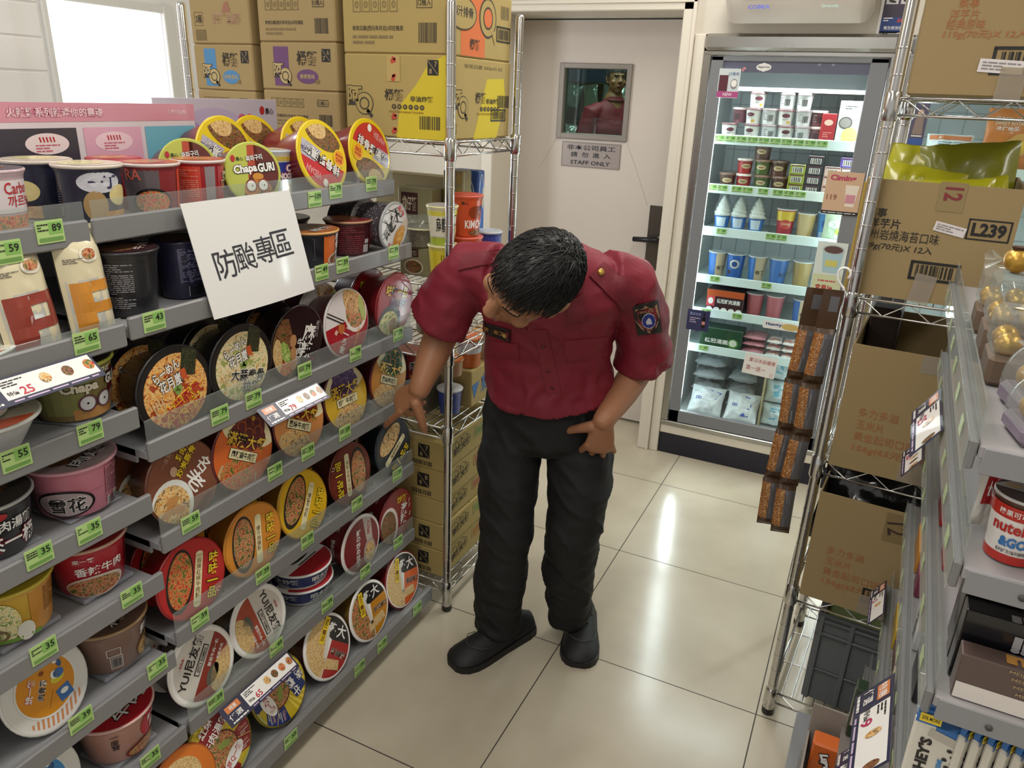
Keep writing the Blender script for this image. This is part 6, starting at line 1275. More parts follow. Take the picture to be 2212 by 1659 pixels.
# white chocolate bars on the fourth shelf
z4 = GZ[3] + .001
def choc(lb, x, y, rz, ry, front=True):
    t = thing('chocolate_bar', lb, 'chocolate bar', group='white and blue wrapped chocolate bars'); w_, h, th = .058, .145, .010
    q = MB(); WB = P_('#d6d2c6'); q.box((-w_ / 2, -th / 2, .004), (w_ / 2, th / 2, h - .022), WB, .003); q.box((-w_ / 2, -th / 2 + .001, h - .022), (w_ / 2, th / 2 - .001, h - .006), P_('#2f6db0'), .002); q.box((-w_ / 2, -.0008, h - .006), (w_ / 2, .0008, h), P_('#2f6db0')); q.box((-w_ / 2, -.0008, 0), (w_ / 2, .0008, .004), WB)
    d = D(q, plane((0, -th / 2, h / 2), (1, 0, 0), (0, 0, 1), V((0, -1, 0)), off=.0004))
    d.rect(0, h * .36, w_ * .98, h * .1, P_('#2f6db0'), l=1); d.poly([(-.005, .038), (.029, .03), (.029, .06), (-.005, .06)], P_('#2f6db0'), l=1); d.text("HERSHEY'S", -.012, -.02, .014, INKP, rot=pi / 2, l=2, wd=.092, off=.05); d.text('COOKIES ’N’ CREME', .008, -.028, .006, P_('#3f86c0'), rot=pi / 2, l=2, wd=.06, off=.05)
    d.rect(-.013, .054, .024, .012, YEL, l=3); d.text('25% MORE', -.013, .054, .005, INKP, l=4, wd=.02); d.rect(.004, .033, .03, .012, P_('#b9b4a8'), l=3, rot=-.2)
    for u, v in ((.015, .018), (.02, .01), (.012, .004), (.021, .0), (.016, -.006)): d.ell(u, v, .003, .0025, INKP, l=3)
    part(q, 'wrapper', t); return gp(t, x, y, z4, rz, ry, 0)
for i in range(8):
    choc(('white chocolate bar facing the aisle at the front of the fourth chocolate shelf', 'white chocolate bar edge on, next to the bar facing forward', 'third white chocolate bar from the front facing one', 'fourth white chocolate bar from the front facing one', 'fifth white chocolate bar from the front facing one', 'sixth white chocolate bar from the front facing one', 'seventh white chocolate bar from the front facing one', 'last white chocolate bar of the row at the right edge')[i], .165 if i == 0 else .188 + i * .0145, .892 + (0 if i == 0 else .02), 0 if i == 0 else .95, -.08 if i == 0 else -.06 * 0)
# small goods farther along the shelves, partly seen between the guards
def small(lb, x, y, z, w_, dp, h, c, tx=None, tc=WHP, name='candy_pack', cat='candy', rz=0, rx=0, tr=pi / 2):
    t = thing(name, lb, cat, group='small sweets along the chocolate shelves'); q = MB(); q.box((-w_ / 2, -dp / 2, 0), (w_ / 2, dp / 2, h), mat(c, .35, coat=.3), .002)
    if tx:
        d = D(q, plane((-w_ / 2, 0, h / 2), (0, -1, 0), (0, 0, 1), V((-1, 0, 0)), off=.0005)); d.text(tx, 0, 0, min(h * .5, dp * .6) if tr == 0 else dp * .4, tc, rot=tr, l=2, off=.03, wd=(dp * .8 if tr == 0 else h * .8)); d = D(q, plane((0, -dp / 2, h / 2), (1, 0, 0), (0, 0, 1), V((0, -1, 0)), off=.0005)); d.rect(0, 0, w_ * .7, h * .5, mat('#d8d0c8', .4), l=1)
    part(q, 'pack_body', t); return gp(t, x, y, z, rz, rx)
small('red and cream snack pouch behind the first shelf guard of the chocolate unit', .175, 1.60, GZ[1] + .001, .07, .07, .10, '#b5392c', 'FRUIT')
small('red wrapped candy pack with white waves behind the third shelf guard', .178, 1.36, GZ[2] + .001, .05, .09, .09, '#b0202a', None)
small('red and green strawberry candy pack behind the third shelf guard', .185, 1.20, GZ[2] + .001, .06, .06, .10, '#a82a30', None)
small('slim black chocolate box between the second and third shelf guards', .167, 1.12, GZ[3] + .001, .03, .08, .12, '#1b1b20', None)
small('white and blue bar standing behind the fourth shelf guard', .17, 1.235, GZ[3] + .001, .04, .05, .12, '#c9c9cc', "HERSHEY'S", INKP)
small('brown nougat bar lying behind the fifth shelf guard', .172, 1.42, GZ[4] + .001, .04, .13, .05, '#4a2620', 'CRUNCH', WHP, tr=0)
small('yellow and red toffee roll behind the fifth shelf guard', .172, 1.57, GZ[4] + .001, .04, .11, .05, '#c9a52c', None)
small('orange twisted candy rope behind the fourth shelf guard', .165, 1.52, GZ[3] + .001, .03, .12, .05, '#c98a35', None)
small('purple lollipop pack behind the fourth shelf guard', .168, 1.40, GZ[3] + .001, .035, .05, .05, '#7a2f4a', None)
small('brown wafer box standing behind the white chocolate bars', .19, 1.20, GZ[4] + .001, .05, .03, .085, '#4a3a30', 'LITTLE', P_('#b5a06a'))
small('dark green almond chocolate box on the low shelf beside the grey crate', .105, 1.33, .4605, .02, .035, .115, '#1f3324', 'Almond', WHP)
small('pink almond chocolate box in front of the dark green one', .12, 1.26, .4605, .02, .035, .11, '#b52a7a', 'Almonds', WHP)
small('cream wafer pack behind the low shelf guard', .175, 1.34, GZ[4] + .001, .05, .05, .075, '#cfc39a', None)
# open tray of orange wafers on the base
t = thing('wafer_tray', 'grey cardboard tray holding an orange wafer pack at the bottom of the chocolate unit', 'tray'); q = MB(); TC_ = mat('#8d857c', .7)
q.box((-.04, -.06, 0), (.04, .06, .004), TC_); q.box((-.04, .056, 0), (.04, .06, .13), TC_, .002); q.box((-.04, -.06, 0), (-.036, .06, .06), TC_); q.box((.036, -.06, 0), (.04, .06, .06), TC_); part(q, 'tray_card', t); gp(t, .07, 1.28, .3605)
q = MB(); q.box((-.045, -.065, 0), (.045, .065, .2585), mat('#6d6a68', .6), .003); t2 = thing('tray_riser', 'grey box carrying the wafer tray beside the grey crate', 'box'); part(q, 'riser_body', t2); gp(t2, .07, 1.28, .1015)
t = thing('wafer_pack', 'orange wafer pack with white bubble lettering in the grey tray', 'wafer pack'); q = MB(); q.box((-.028, -.02, 0), (.028, .02, .085), P_('#c9642a'), .004)
d = D(q, plane((-.028, 0, .043), (0, -1, 0), (0, 0, 1), V((-1, 0, 0)), off=.0005)); d.text('Lupo', 0, .0, .018, WHP, rot=pi / 2 * 0 - 1.2, l=3, off=.08, out=INKP, ow=.08); d2 = D(q, plane((0, -.02, .043), (1, 0, 0), (0, 0, 1), V((0, -1, 0)), off=.0005)); d2.text('Lupo', 0, .005, .02, WHP, l=3, off=.08, out=INKP, ow=.08, rot=-1.2); d2.ell(0, -.03, .012, .008, P_('#4a2a1a'), l=2); part(q, 'pack_body', t); gp(t, .07, 1.295, .3655)
small('brown wafer pack lying in front of the grey tray', .06, 1.14, .3305, .07, .08, .06, '#3a221c', None)
small('grey display box under the brown wafer pack', .06, 1.14, .1015, .09, .09, .228, '#77716c', None, name='display_box', cat='box')
# price cards hung on the front rails
def gcard(lb, y0, y1, z, x, num, hgt=.06, items=2, body='#2a2c48'):
    a, b = GM @ V((x, y1, z)), GM @ V((x, y0, z)); n_out = (GM.to_3x3() @ V((-1, 0, 0)))
    return talker(lb, a, b, 0, 0, 0, num, items=items, body=body, n_out=n_out, hgt=hgt, red='#b5285a', fo=.5)
gcard('white price card with two sweets pictured on the second rail of the chocolate unit', 1.30, 1.52, GZ[1] + .0, GX[1] - .014, '25', .07)
gcard('white price card with three bars pictured on the third rail of the chocolate unit', 1.60, 1.85 - .12, GZ[2] + .0, GX[2] - .016, '20', .06, 3)
gcard('small price card lower on the rail in front of the carton marked 12', 1.58, 1.72, GZ[4] + .04, GX[4] - .016, '2', .05, 1)
gcard('large white price card offering 9 beside the white chocolate bars', .945, 1.14, GZ[3] + .0, GX[3] - .016, '9', .085)
gcard('white price card cut by the bottom edge left of the large one', 1.12, 1.26, GZ[4] - .02, GX[4] - .016, '9', .08)
small('grey display box under the almond chocolate boxes', .112, 1.295, .1015, .05, .13, .358, '#77716c', None, name='display_box', cat='box')
# ------------------------------------------------------------------ goods inside the freezers
FY = 1.655
def fx(px, py, y=FY): return PX(px, py, 'y', y).x
BURG = mat('#5a2a36', .4); TUBW = mat('#ece9e4', .35)
_pt = {}
def tubproto(key, R, Rb, h, body, lid, prt):
    if key in _pt: return _pt[key]
    t = thing('ice_cream_tub', 'tub', 'ice cream tub'); q = MB(); q.lathe([(Rb, 0), (R * .95, h * .84), (R, h * .86)], P_(body), 24); d = D(q, cone(Rb, 0, R * .95, h * .84)); prt(d, R, h); part(q, 'tub_body', t)
    q = MB(); q.lathe([(R * 1.04, h * .85), (R * 1.05, h * .98), (R * .98, h)], P_(lid), 24); part(q, 'lid', t); _pt[key] = [t, False]; return _pt[key]
def pa(d, R, h): d.ell(0, h * .58, .016, .008, BURG, l=1, rings=2); d.lines(0, h * .35, .026, .008, 2, mat('#8a8080', .5), l=1); d.ell(.012, h * .18, .008, .006, P_('#c9a04a'), l=1)
def pb(d, R, h): d.bars(.004, h * .4, .022, h * .4, INK, None, l=1, n=8); d.lines(-.02, h * .5, .016, h * .5, 4, mat('#8a8080', .5), l=1)
def pc(d, R, h): d.ell(0, h * .5, .02, .01, P_('#c9b58a'), l=1, rings=2); d.text('Häagen', 0, h * .5, .008, BURG, l=2, wd=.026)
KT = {'w': ('#e9e5e0', '#6a4a4c', pa), 'v': ('#d9d9d8', '#7a6c6e', pb), 'g': ('#5e443a', '#6d5548', pc), 'o': ('#4f6a3c', '#7a5c4a', pc), 'r': ('#b03a3c', '#d9cfc8', pc), 'p': ('#7a4a52', '#c9b9b0', pb)}
def tubs(kind, items, R=.033, Rb=.027, h=.062, grp=None):
    for px, py, sh, lev, lb, y in items:
        P0 = tubproto((kind, R), R, Rb, h, *KT[kind]); z = FZ[sh] + .0005 + lev * (h + .001); yy = FY + y; mw = at(fx(px, py, yy), yy, z, random.Random(px).uniform(-.4, .4))
        if not P0[1]: P0[1] = True; t = P0[0]; t.matrix_world = mw; t['label'] = lb; t['group'] = grp
        else: dup(P0[0], mw, lb, grp)
G1 = 'ice cream tubs on the top freezer shelf'; G2 = 'ice cream tubs on the second freezer shelf'
tubs('w', [(1575, 278, 0, 0, 'white ice cream tub at the left end of the bottom row, top freezer shelf', 0), (1624, 280, 0, 0, 'white ice cream tub second from the left, bottom row, top freezer shelf', 0), (1628, 250, 0, 1, 'white ice cream tub in the middle row left of centre, top freezer shelf', 0), (1637, 216, 0, 2, 'lone white ice cream tub on top of the left column, top freezer shelf', 0), (1697, 254, 0, 1, 'white ice cream tub with gold print, middle row centre, top freezer shelf', 0), (1697, 284, 0, 0, 'white ice cream tub under the gold printed one, top freezer shelf', 0)], grp=G1)
tubs('v', [(1661, 282, 0, 0, 'grey white tub third from the left, bottom row, top freezer shelf', 0), (1662, 252, 0, 1, 'grey white tub third from the left, middle row, top freezer shelf', 0), (1702, 220, 0, 2, 'grey white tub topping the centre column, top freezer shelf', 0), (1738, 222, 0, 2, 'grey white tub topping the column left of the red box', 0), (1735, 257, 0, 1, 'grey white tub in the middle row left of the red box', 0), (1733, 287, 0, 0, 'grey white tub in the bottom row left of the red box', 0)], grp=G1)
tubs('p', [(1600, 244, 0, 1, 'dull red tub set back at the left, middle row, top freezer shelf', .05), (1768, 258, 0, 1, 'dull red tub touching the red box, top freezer shelf', .02), (1765, 289, 0, 0, 'dull red tub under the one touching the red box', .02)], grp=G1)
tubs('g', [(1573, 375, 1, 0, 'brown tub at the left end of the second freezer shelf', 0), (1685, 352, 1, 1, 'wide brown tub on the second row, centre of the second freezer shelf', 0), (1685, 383, 1, 0, 'wide brown tub in the bottom row, centre of the second freezer shelf', 0), (1646, 345, 1, 2, 'brown tub topping the column left of centre, second freezer shelf', 0)], R=.036, Rb=.03, grp=G2)
tubs('o', [(1646, 372, 1, 1, 'green and brown tub in the column left of centre, second freezer shelf', 0), (1646, 392, 1, 0, 'green and brown tub at the base of the column left of centre', 0)], R=.036, Rb=.03, grp=G2)
tubs('r', [(1609, 360, 1, 1, 'red and white tub on top near the left, second freezer shelf', 0), (1606, 390, 1, 0, 'red tub at the base near the left, second freezer shelf', 0)], grp=G2)
def fbox(lb, px, py, sh, lev, w_, h, c, dr=None, y=0, dp=.06, name='ice_cream_box', cat='ice cream box', grp=None, z=None, rz=0):
    t = thing(name, lb, cat, group=grp); q = MB(); q.box((-w_ / 2, -dp / 2, 0), (w_ / 2, dp / 2, h), P_(c), .002)
    if dr:
        dr(D(q, plane((0, -dp / 2, h / 2), (1, 0, 0), (0, 0, 1), V((0, -1, 0)), off=.0004)), w_, h)
    part(q, 'box_body', t)
    t.matrix_world = at(fx(px, py, FY + y), FY + y, (z if z is not None else FZ[sh] + .0008) + lev, rz); return t
fbox('red ice cream box right of the tubs on the top freezer shelf', 1788, 285, 0, 0, .055, .115, '#a8262e', lambda d, w, h: (d.ell(0, h * .2, w * .3, h * .1, P_('#d9b5a5')), d.lines(0, -h * .2, w * .6, h * .2, 3, P_('#d98a80'))))
fbox('tall white ice cream box with a round window on the top freezer shelf', 1832, 280, 0, 0, .085, .165, '#dfe2dc', lambda d, w, h: (d.ell(-w * .15, 0, w * .3, h * .14, mat('#6a6460', .4)), d.ell(-w * .15, 0, w * .24, h * .11, mat('#9a948e', .4), l=2), d.ell(w * .1, -h * .3, w * .35, h * .2, P_('#dfdf8a'), l=2), d.lines(0, h * .35, w * .5, h * .1, 2, mat('#6a6a6a', .5))))
for i, c in enumerate(('#c96a4a', '#e2e0dc', '#e2e0dc')): fbox(('lowest box of the short stack at the right end of the top freezer shelf', 'middle box of the short stack at the right end of the top freezer shelf', 'topmost box of the short stack at the right end of the top freezer shelf')[i], 1872, 290, 0, i * .0505, .06, .05, c, lambda d, w, h: d.lines(0, 0, w * .7, h * .5, 2, REDP), grp='stack of small boxes, top freezer shelf')
def barface(d, w, h): d.bars(0, -h * .05, w * .6, h * .5, INK, WHP, n=9); d.rect(0, h * .4, w * .9, h * .12, BURG)
def stackb(px, n, c, nm, w_=.062, grp=None, dp=.08):
    h = .038
    for i in range(n): fbox('%s, %s' % (('lowest', 'second', 'third', 'topmost')[i if i < n - 1 else 3], nm), px, 385, 1, i * (h + .0008), w_, h, c, barface, 0, dp, grp=grp)
stackb(1722, 3, '#9aa83a', 'lime edged bar box of the stack right of the brown tubs', grp='lime bar boxes'); stackb(1758, 4, '#2a2f33', 'black bar box of the stack, second freezer shelf', grp='black bar boxes'); stackb(1797, 3, '#c9a8a0', 'pale red bar box of the stack, second freezer shelf', grp='pale bar boxes')
stackb(1834, 3, '#d0c9c9', 'white bar box of the stack above the pink cup poster', grp='white bar boxes'); fbox('purple bar box on top of the white bar boxes', 1834, 350, 1, 3 * .0388, .06, .038, '#5a48a0', barface, 0, .08)
# third shelf: soft serve cones on a tray, cups
def cone_(lb, px):
    t = thing('soft_serve_cup', lb, 'soft serve', group='white soft serve cups on the freezer tray'); h0 = .05
    q = MB(); q.lathe([(.027, 0), (.034, h0)], mat('#3f7ac0', .35), 24); d = D(q, cone(.027, 0, .034, h0)); d.rect(.0, h0 * .5, .04, h0 * .8, mat('#c9d9e6', .4), l=1, nu=5); part(q, 'cup', t)
    q = MB()
    def sw(a, b):
        r = .036 * (1 - b) ** .75 + .001; k = 1 + .09 * sin(2 * pi * (b * 5 + a)); return V((r * k * cos(2 * pi * a), r * k * sin(2 * pi * a), h0 + .002 + b * .085))
    q.grid(sw, 24, 40, mat('#e9eae6', .5, name='soft_serve_white'), True); part(q, 'swirl', t)
    q = MB(); q.lathe([(.037, h0), (.038, h0 + .01), (.034, h0 + .05), (.014, h0 + .095)], clear(haze=.08, name='clear_dome'), 24, False, True); part(q, 'clear_dome', t); t.matrix_world = at(fx(px, 470), FY, FZ[2] + .012); return t
for px, lb in ((1560, 'left white soft serve cup on the freezer tray'), (1596, 'middle white soft serve cup on the freezer tray'), (1635, 'right white soft serve cup on the freezer tray')): cone_(lb, px)
q = MB(); xa, xb = fx(1538, 490), fx(1658, 490); q.box((xa, FY - .045, FZ[2] + .003), (xb, FY + .06, FZ[2] + .009), mat('#dfe6e6', .35), .003); tag(q.obj('freezer_tray'), 'white tray under the three soft serve cups', 'tray')
def dcup(lb, px, sh, body, lid, R=.039, h=.10, band=None, grp=None, y=0, film=True):
    t = thing('dessert_cup', lb, 'dessert cup', group=grp); Rb = R * .76; q = MB(); q.lathe([(Rb, 0), (R * .97, h * .95), (R, h * .97)], P_(body), 28)
    d = D(q, cone(Rb, 0, R * .97, h * .95))
    if band: band(d, R, h)
    part(q, 'cup_body', t); q = MB(); q.lathe([(R * 1.03, h * .965), (R * 1.06, h * .985), (R * 1.04, h)], P_(lid), 28); d = DL(q, plane((0, 0, h + .0005), (R, 0, 0), (0, R, 0))); d.ell(0, 0, .9, .9, mat('#c9cfd0', .25, .3), n=30)
    part(q, 'lid', t); t.matrix_world = at(fx(px, 560, FY + y), FY + y, FZ[sh] + .001, .05 * (px % 7)); return t
def cam(d, R, h): d.rect(0, h * .75, .2, h * .35, P_('#d9c04a'), l=1, nu=20); d.ell(0, h * .45, .024, .02, P_('#c9524a'), l=2, rings=2); d.text('Ciming', 0, h * .46, .014, P_('#f0e0c0'), l=3, wd=.036)
dcup('red and yellow dessert cup right of the soft serve cups', 1683, 2, '#b03a48', '#dfe2e2', .04, .115, cam)
dcup('beige dessert cup beside the red and yellow one', 1727, 2, '#cbb888', '#e2e3e2', .039, .105, lambda d, R, h: d.rect(.02, h * .5, .03, h * .8, P_('#b59a5a'), l=1, nu=4))
dcup('blue dessert cup at the right of the third freezer shelf', 1772, 2, '#3f86c9', '#dfe2e2', .041, .115, lambda d, R, h: (d.ell(0, h * .6, .02, .02, P_('#2a5a9a'), l=1, rings=2), d.rect(0, h * .2, .06, h * .2, P_('#9ab5d0'), l=1, nu=6)))
bag('pale green clear snack bag at the right end of the third freezer shelf', fx(1806, 490, 1.62), 1.615, FZ[2] + .075, .10, .14, .03, 0, 0, 0, mat('#b9d0b5', .3, coat=.4), 8.1, lambda d, w, h: (d.ell(-w * .1, 0, w * .22, h * .12, P_('#dfe6e0'), l=2, rings=2), d.ell(w * .15, -h * .2, w * .16, h * .1, P_('#a9c94a'), l=2, rings=2)), 'snack_bag', None, M(), 'snack bag')
def cow(d, R, h): d.rect(0, h * .5, .2, h * .9, P_('#2f62b0'), l=1, nu=20); d.ell(0, h * .62, .02, .02, P_('#c9c9c0'), l=2, rings=2); d.ell(.0, h * .62, .012, .012, P_('#2a4a8a'), l=3, rings=2); d.ell(-.02, h * .3, .008, .01, INKP, l=2, rings=2)
def halfb(d, R, h): d.rect(-.03, h * .5, .05, h * .9, P_('#3a70b8'), l=1, nu=6); d.text('布丁', .02, h * .4, .02, INKP, l=2)
GD = 'dessert cups on the fourth freezer shelf'
for px, c, b, lb in ((1550, '#c4b596', halfb, 'beige and blue dessert cup at the left end of the fourth freezer shelf'), (1590, '#2f62b0', cow, 'blue dessert cup with a pale badge, second on the fourth freezer shelf'), (1638, '#c4b596', halfb, 'beige and blue dessert cup, third on the fourth freezer shelf'), (1685, '#3a70b8', halfb, 'blue dessert cup, fourth on the fourth freezer shelf'), (1737, '#a8905c', None, 'tan dessert cup, fifth on the fourth freezer shelf')): dcup(lb, px, 3, c, '#c9cfd2', .041, .115, b, GD)
for px, c, b, lb in ((1645, '#b5616a', None, 'pinkish red dessert cup, left of the pair on the fifth freezer shelf'), (1690, '#b5616a', None, 'pinkish red dessert cup, right of the pair on the fifth freezer shelf'), (1750, '#c4b596', halfb, 'beige and blue dessert cup at the right of the fifth freezer shelf')): dcup(lb, px, 4, c, '#cfc5c5', .039, .105, b, 'dessert cups on the fifth freezer shelf')
fbox('dark red dumpling box with white lettering on the fifth freezer shelf', 1566, 675, 4, 0, .165, .105, '#3a2024', lambda d, w, h: (d.rect(0, h * .36, w, h * .28, P_('#b5542a')), d.rect(-w * .38, 0, w * .22, h * .45, P_('#c94a4a')), d.ell(-w * .38, 0, w * .07, h * .14, WHP, l=2), d.text('桂冠鮮肉湯圓', w * .1, h * .03, h * .2, WHP, l=2, wd=w * .62, off=.02), d.rect(0, -h * .38, w, h * .24, P_('#4a2a28')), [d.ell(-w * .4 + i * w * .2, -h * .36, w * .085, h * .11, WHP, l=2) for i in range(5)]), 0, .1, 'dumpling_box', 'dumpling box')
fbox('black food tray lying behind the dumpling box', 1585, 640, 4, .0, .2, .14, '#2a2a2c', None, .12, .06, 'food_tray', 'tray')
fbox('dark green dumpling box with white lettering on the sixth freezer shelf', 1557, 755, 5, 0, .19, .10, '#274a33', lambda d, w, h: (d.text('桂冠湯圓', -w * .1, -h * .1, h * .22, WHP, l=2, wd=w * .55, off=.02), d.ell(w * .3, -h * .12, w * .13, h * .22, P_('#5a8a4a')), d.ell(w * .3, -h * .1, w * .09, h * .16, P_('#d9dfd0'), l=2), d.lines(0, -h * .38, w * .7, h * .1, 1, P_('#9ab59a')), d.ell(-w * .4, h * .35, w * .06, h * .06, REDP)), 0, .1, 'dumpling_box', 'dumpling box')
PKF = mat('#c98a94', .3, coat=.4)
def fbag(lb, px, py, z, w_, h, th, m, sd, pr=None, y=0, rx=-1.25, grp=None, name='frozen_bag', cat='frozen bag', rz=0): return bag(lb, fx(px, py, FY + y), FY + y, z, w_, h, th, rx, 0, rz, m, sd, pr, name, grp, M(), cat)
for i in range(3): fbag(('lowest', 'middle', 'topmost')[i] + ' flat pink frozen bag on the sixth freezer shelf', 1630, 750, FZ[5] + .014 + i * .032, .10, .12, .026, PKF, 10 + i, None, .02, -1.5708, grp='flat pink frozen bags')
WRF = mat('#dcd5d2', .3, coat=.4)
k = 0
for j in range(3):
    for i in range(3):
        fbag(('left', 'middle', 'right')[i] + ' white and red pack, ' + ('bottom', 'centre', 'top')[j] + ' row of the small packs on the sixth freezer shelf', 1672 + i * 34, 755, FZ[5] + .014 + j * .031, .033 * 2 * .98, .10, .026, WRF, 14 + k, lambda d, w, h: d.rect(0, -h * .3, w * .8, h * .12, P_('#c97a6a'), l=2, nu=4), .0, -1.5708, grp='white and red packs on the sixth freezer shelf'); k += 1
# bags of ice at the bottom
GI = mat('#a9adb0', .25, coat=.5, name='clear_ice_bag'); BI = mat('#dfe5e9', .25, coat=.5, name='white_ice_bag'); CI_ = mat('#d5e6ea', .25, coat=.5, name='pale_blue_ice_bag'); BLI = mat('#3450b0', .3); CYI = mat('#79bcd6', .35)
def icel(d, w, h): d.poly([(w * .05, h * .35), (w * .42, h * .3), (w * .3, h * .1), (w * .25, -h * .35), (0, -h * .35)], BLI, l=2); d.ring(-w * .28, 0, w * .05, w * .05, .003, BLI, l=2); d.ring(-w * .2, 0, w * .05, w * .05, .003, BLI, l=2)
def icec(d, w, h):
    for u in (-.2, .12): d.rect(w * u, h * .08, w * .16, h * .5, CYI, l=2, nu=3)
    d.rect(-w * .04, h * .28, w * .5, h * .14, CYI, l=2, nu=4)
bz = .185
for i in range(4): fbag(('lowest', 'second', 'third', 'topmost')[i] + ' grey ice bag of the left column at the bottom of the freezer', 1535, 830, bz + .035 + i * .067, .155, .19, .058, GI, 30 + i, None, .17, -1.5708, grp='grey ice bags')
for i in range(3): fbag(('lowest', 'middle', 'topmost')[i] + ' grey ice bag of the middle column at the bottom of the freezer', 1605, 845, bz + .05 + i * .067, .135, .19, .058, GI, 36 + i, None, .17, -1.5708, grp='grey ice bags')
fbag('white ice bag with blue print at the front left of the freezer bottom', 1525, 875, bz + .075, .16, .15, .055, BI, 41, icel, .0, -.75, 'blue printed ice bags'); fbag('white ice bag with blue print at the front middle of the freezer bottom', 1602, 888, bz + .075, .15, .15, .055, BI, 43, icel, .0, -.75, 'blue printed ice bags')
for i in range(3): fbag(('lowest', 'middle', 'topmost')[i] + ' pale blue ice bag stacked at the right of the freezer bottom', 1690, 880, bz + .06 + i * .115, .18, .105, .08, CI_, 50 + i, icec, .03, -.1, 'pale blue ice bags')
q = MB(); xa = fx(1643, 880, 1.66); q.box((xa, 1.62, .185), (xa + .006, 1.98, .47), mat('#b5a27a', .5), .001); tag(q.obj('divider_panel'), 'beige divider panel between the ice bag stacks', 'divider')
# cards stuck on the glass
def card(nm, lb, px, py, w_, h, c, dr, y=1.516, rz=0):
    q = MB(); q.box((-w_ / 2, -.0006, -h / 2), (w_ / 2, 0, h / 2), P_(c)); dr(D(q, plane((0, -.0009, 0), (1, 0, 0), (0, 0, 1), V((0, -1, 0)), off=.0004)), w_, h); o = q.obj(nm, mw=M.Translation(PX(px, py, 'y', y)) @ M.Rotation(rz, 4, 'Y')); return tag(o, lb, 'sticker')
card('door_card', 'small pink and white cup card at the top left of the freezer glass', 1574, 180, .085, .11, '#cfd8da', lambda d, w, h: (d.rect(-w * .25, 0, w * .42, h * .55, BURG), d.rect(0, -h * .38, w, h * .2, P_('#b04a86')), d.text('NEW', .0, -h * .38, h * .1, WHP, l=2), d.ell(w * .25, -h * .02, w * .16, h * .18, P_('#8d8d90')), d.ell(w * .25, 0, w * .13, h * .12, WHP, l=2), d.text('27周年', w * .2, h * .32, h * .12, mat('#4a6a9a', .5), wd=w * .5)))
card('door_card', 'navy bottle card at the lower left of the freezer glass', 1508, 692, .10, .095, '#34365c', lambda d, w, h: (d.rect(w * .25, -h * .1, w * .16, h * .5, INKP), d.rect(w * .25, h * .25, w * .07, h * .3, INKP), d.rect(w * .25, -h * .1, w * .14, h * .16, P_('#c98a80'), l=2), d.text('夏日冰涼', -w * .15, h * .3, h * .14, P_('#9aa5d0'), wd=w * .5), d.lines(-w * .15, 0, w * .45, h * .3, 3, P_('#b5a5c0'))))
card('door_card', 'beige cup poster showing 119 on the freezer glass', 1820, 418, .135, .165, '#c9a88a', lambda d, w, h: (d.text('Ciming', -w * .05, h * .34, h * .17, P_('#b5385a'), wd=w * .7, off=.04), d.text('119', -w * .28, -h * .1, h * .13, P_('#8a4a3a')), d.poly([(w * .05, h * .2), (w * .42, h * .2), (w * .36, -h * .3), (w * .11, -h * .3)], P_('#e2d5c4')), d.rect(w * .23, -h * .12, w * .26, h * .2, P_('#c98a98'), l=2), d.rect(0, -h * .46, w, h * .08, INKP), d.lines(0, -h * .46, w * .9, h * .03, 1, WHP, l=2)))
card('door_card', 'pale cup poster with red member price lettering low on the freezer glass', 1790, 580, .115, .215, '#d2dcd6', lambda d, w, h: (d.ell(w * .05, h * .35, w * .34, h * .08, P_('#6a4a4a')), d.poly([(-w * .3, h * .35), (w * .4, h * .35), (w * .32, -h * .08), (-w * .2, -h * .08)], P_('#a5c4cc'), l=1), d.ell(w * .05, h * .36, w * .36, h * .09, P_('#b5c0bd'), l=2), d.ell(w * .05, h * .36, w * .31, h * .07, P_('#5d4340'), l=3), d.rect(w * .05, h * .1, w * .4, h * .12, P_('#c9c46a'), l=3), d.rect(0, -h * .3, w * .95, h * .36, P_('#c9d0a8')), d.text('會員價', -w * .05, -h * .36, h * .09, REDP, l=2, wd=w * .6, off=.03), d.lines(0, -h * .24, w * .6, h * .06, 1, P_('#c05a5a'), l=2)))
card('handwritten_note', 'white handwritten note with red characters on the lower freezer glass', 1641, 790, .14, .095, '#e2e0dc', lambda d, w, h: (d.text('夏日冰品優惠', w * .05, h * .22, h * .2, P_('#b0403a'), wd=w * .8, off=.0), d.text('買一送一', -w * .1, -h * .18, h * .24, P_('#a8524a'), wd=w * .6, off=.0), d.frame(w * .4, -h * .35, w * .08, h * .14, .001, REDP)), rz=.06)
card('shelf_strip', 'white strip reading Hungry on the rail of the fifth freezer shelf', 1690, 705, .16, .035, '#dfe2df', lambda d, w, h: (d.text('Hungry', -w * .22, h * .05, h * .5, mat('#3a4a7a', .5), wd=w * .42, off=.04), d.ell(w * .2, 0, w * .22, h * .4, P_('#c9b06a'))))
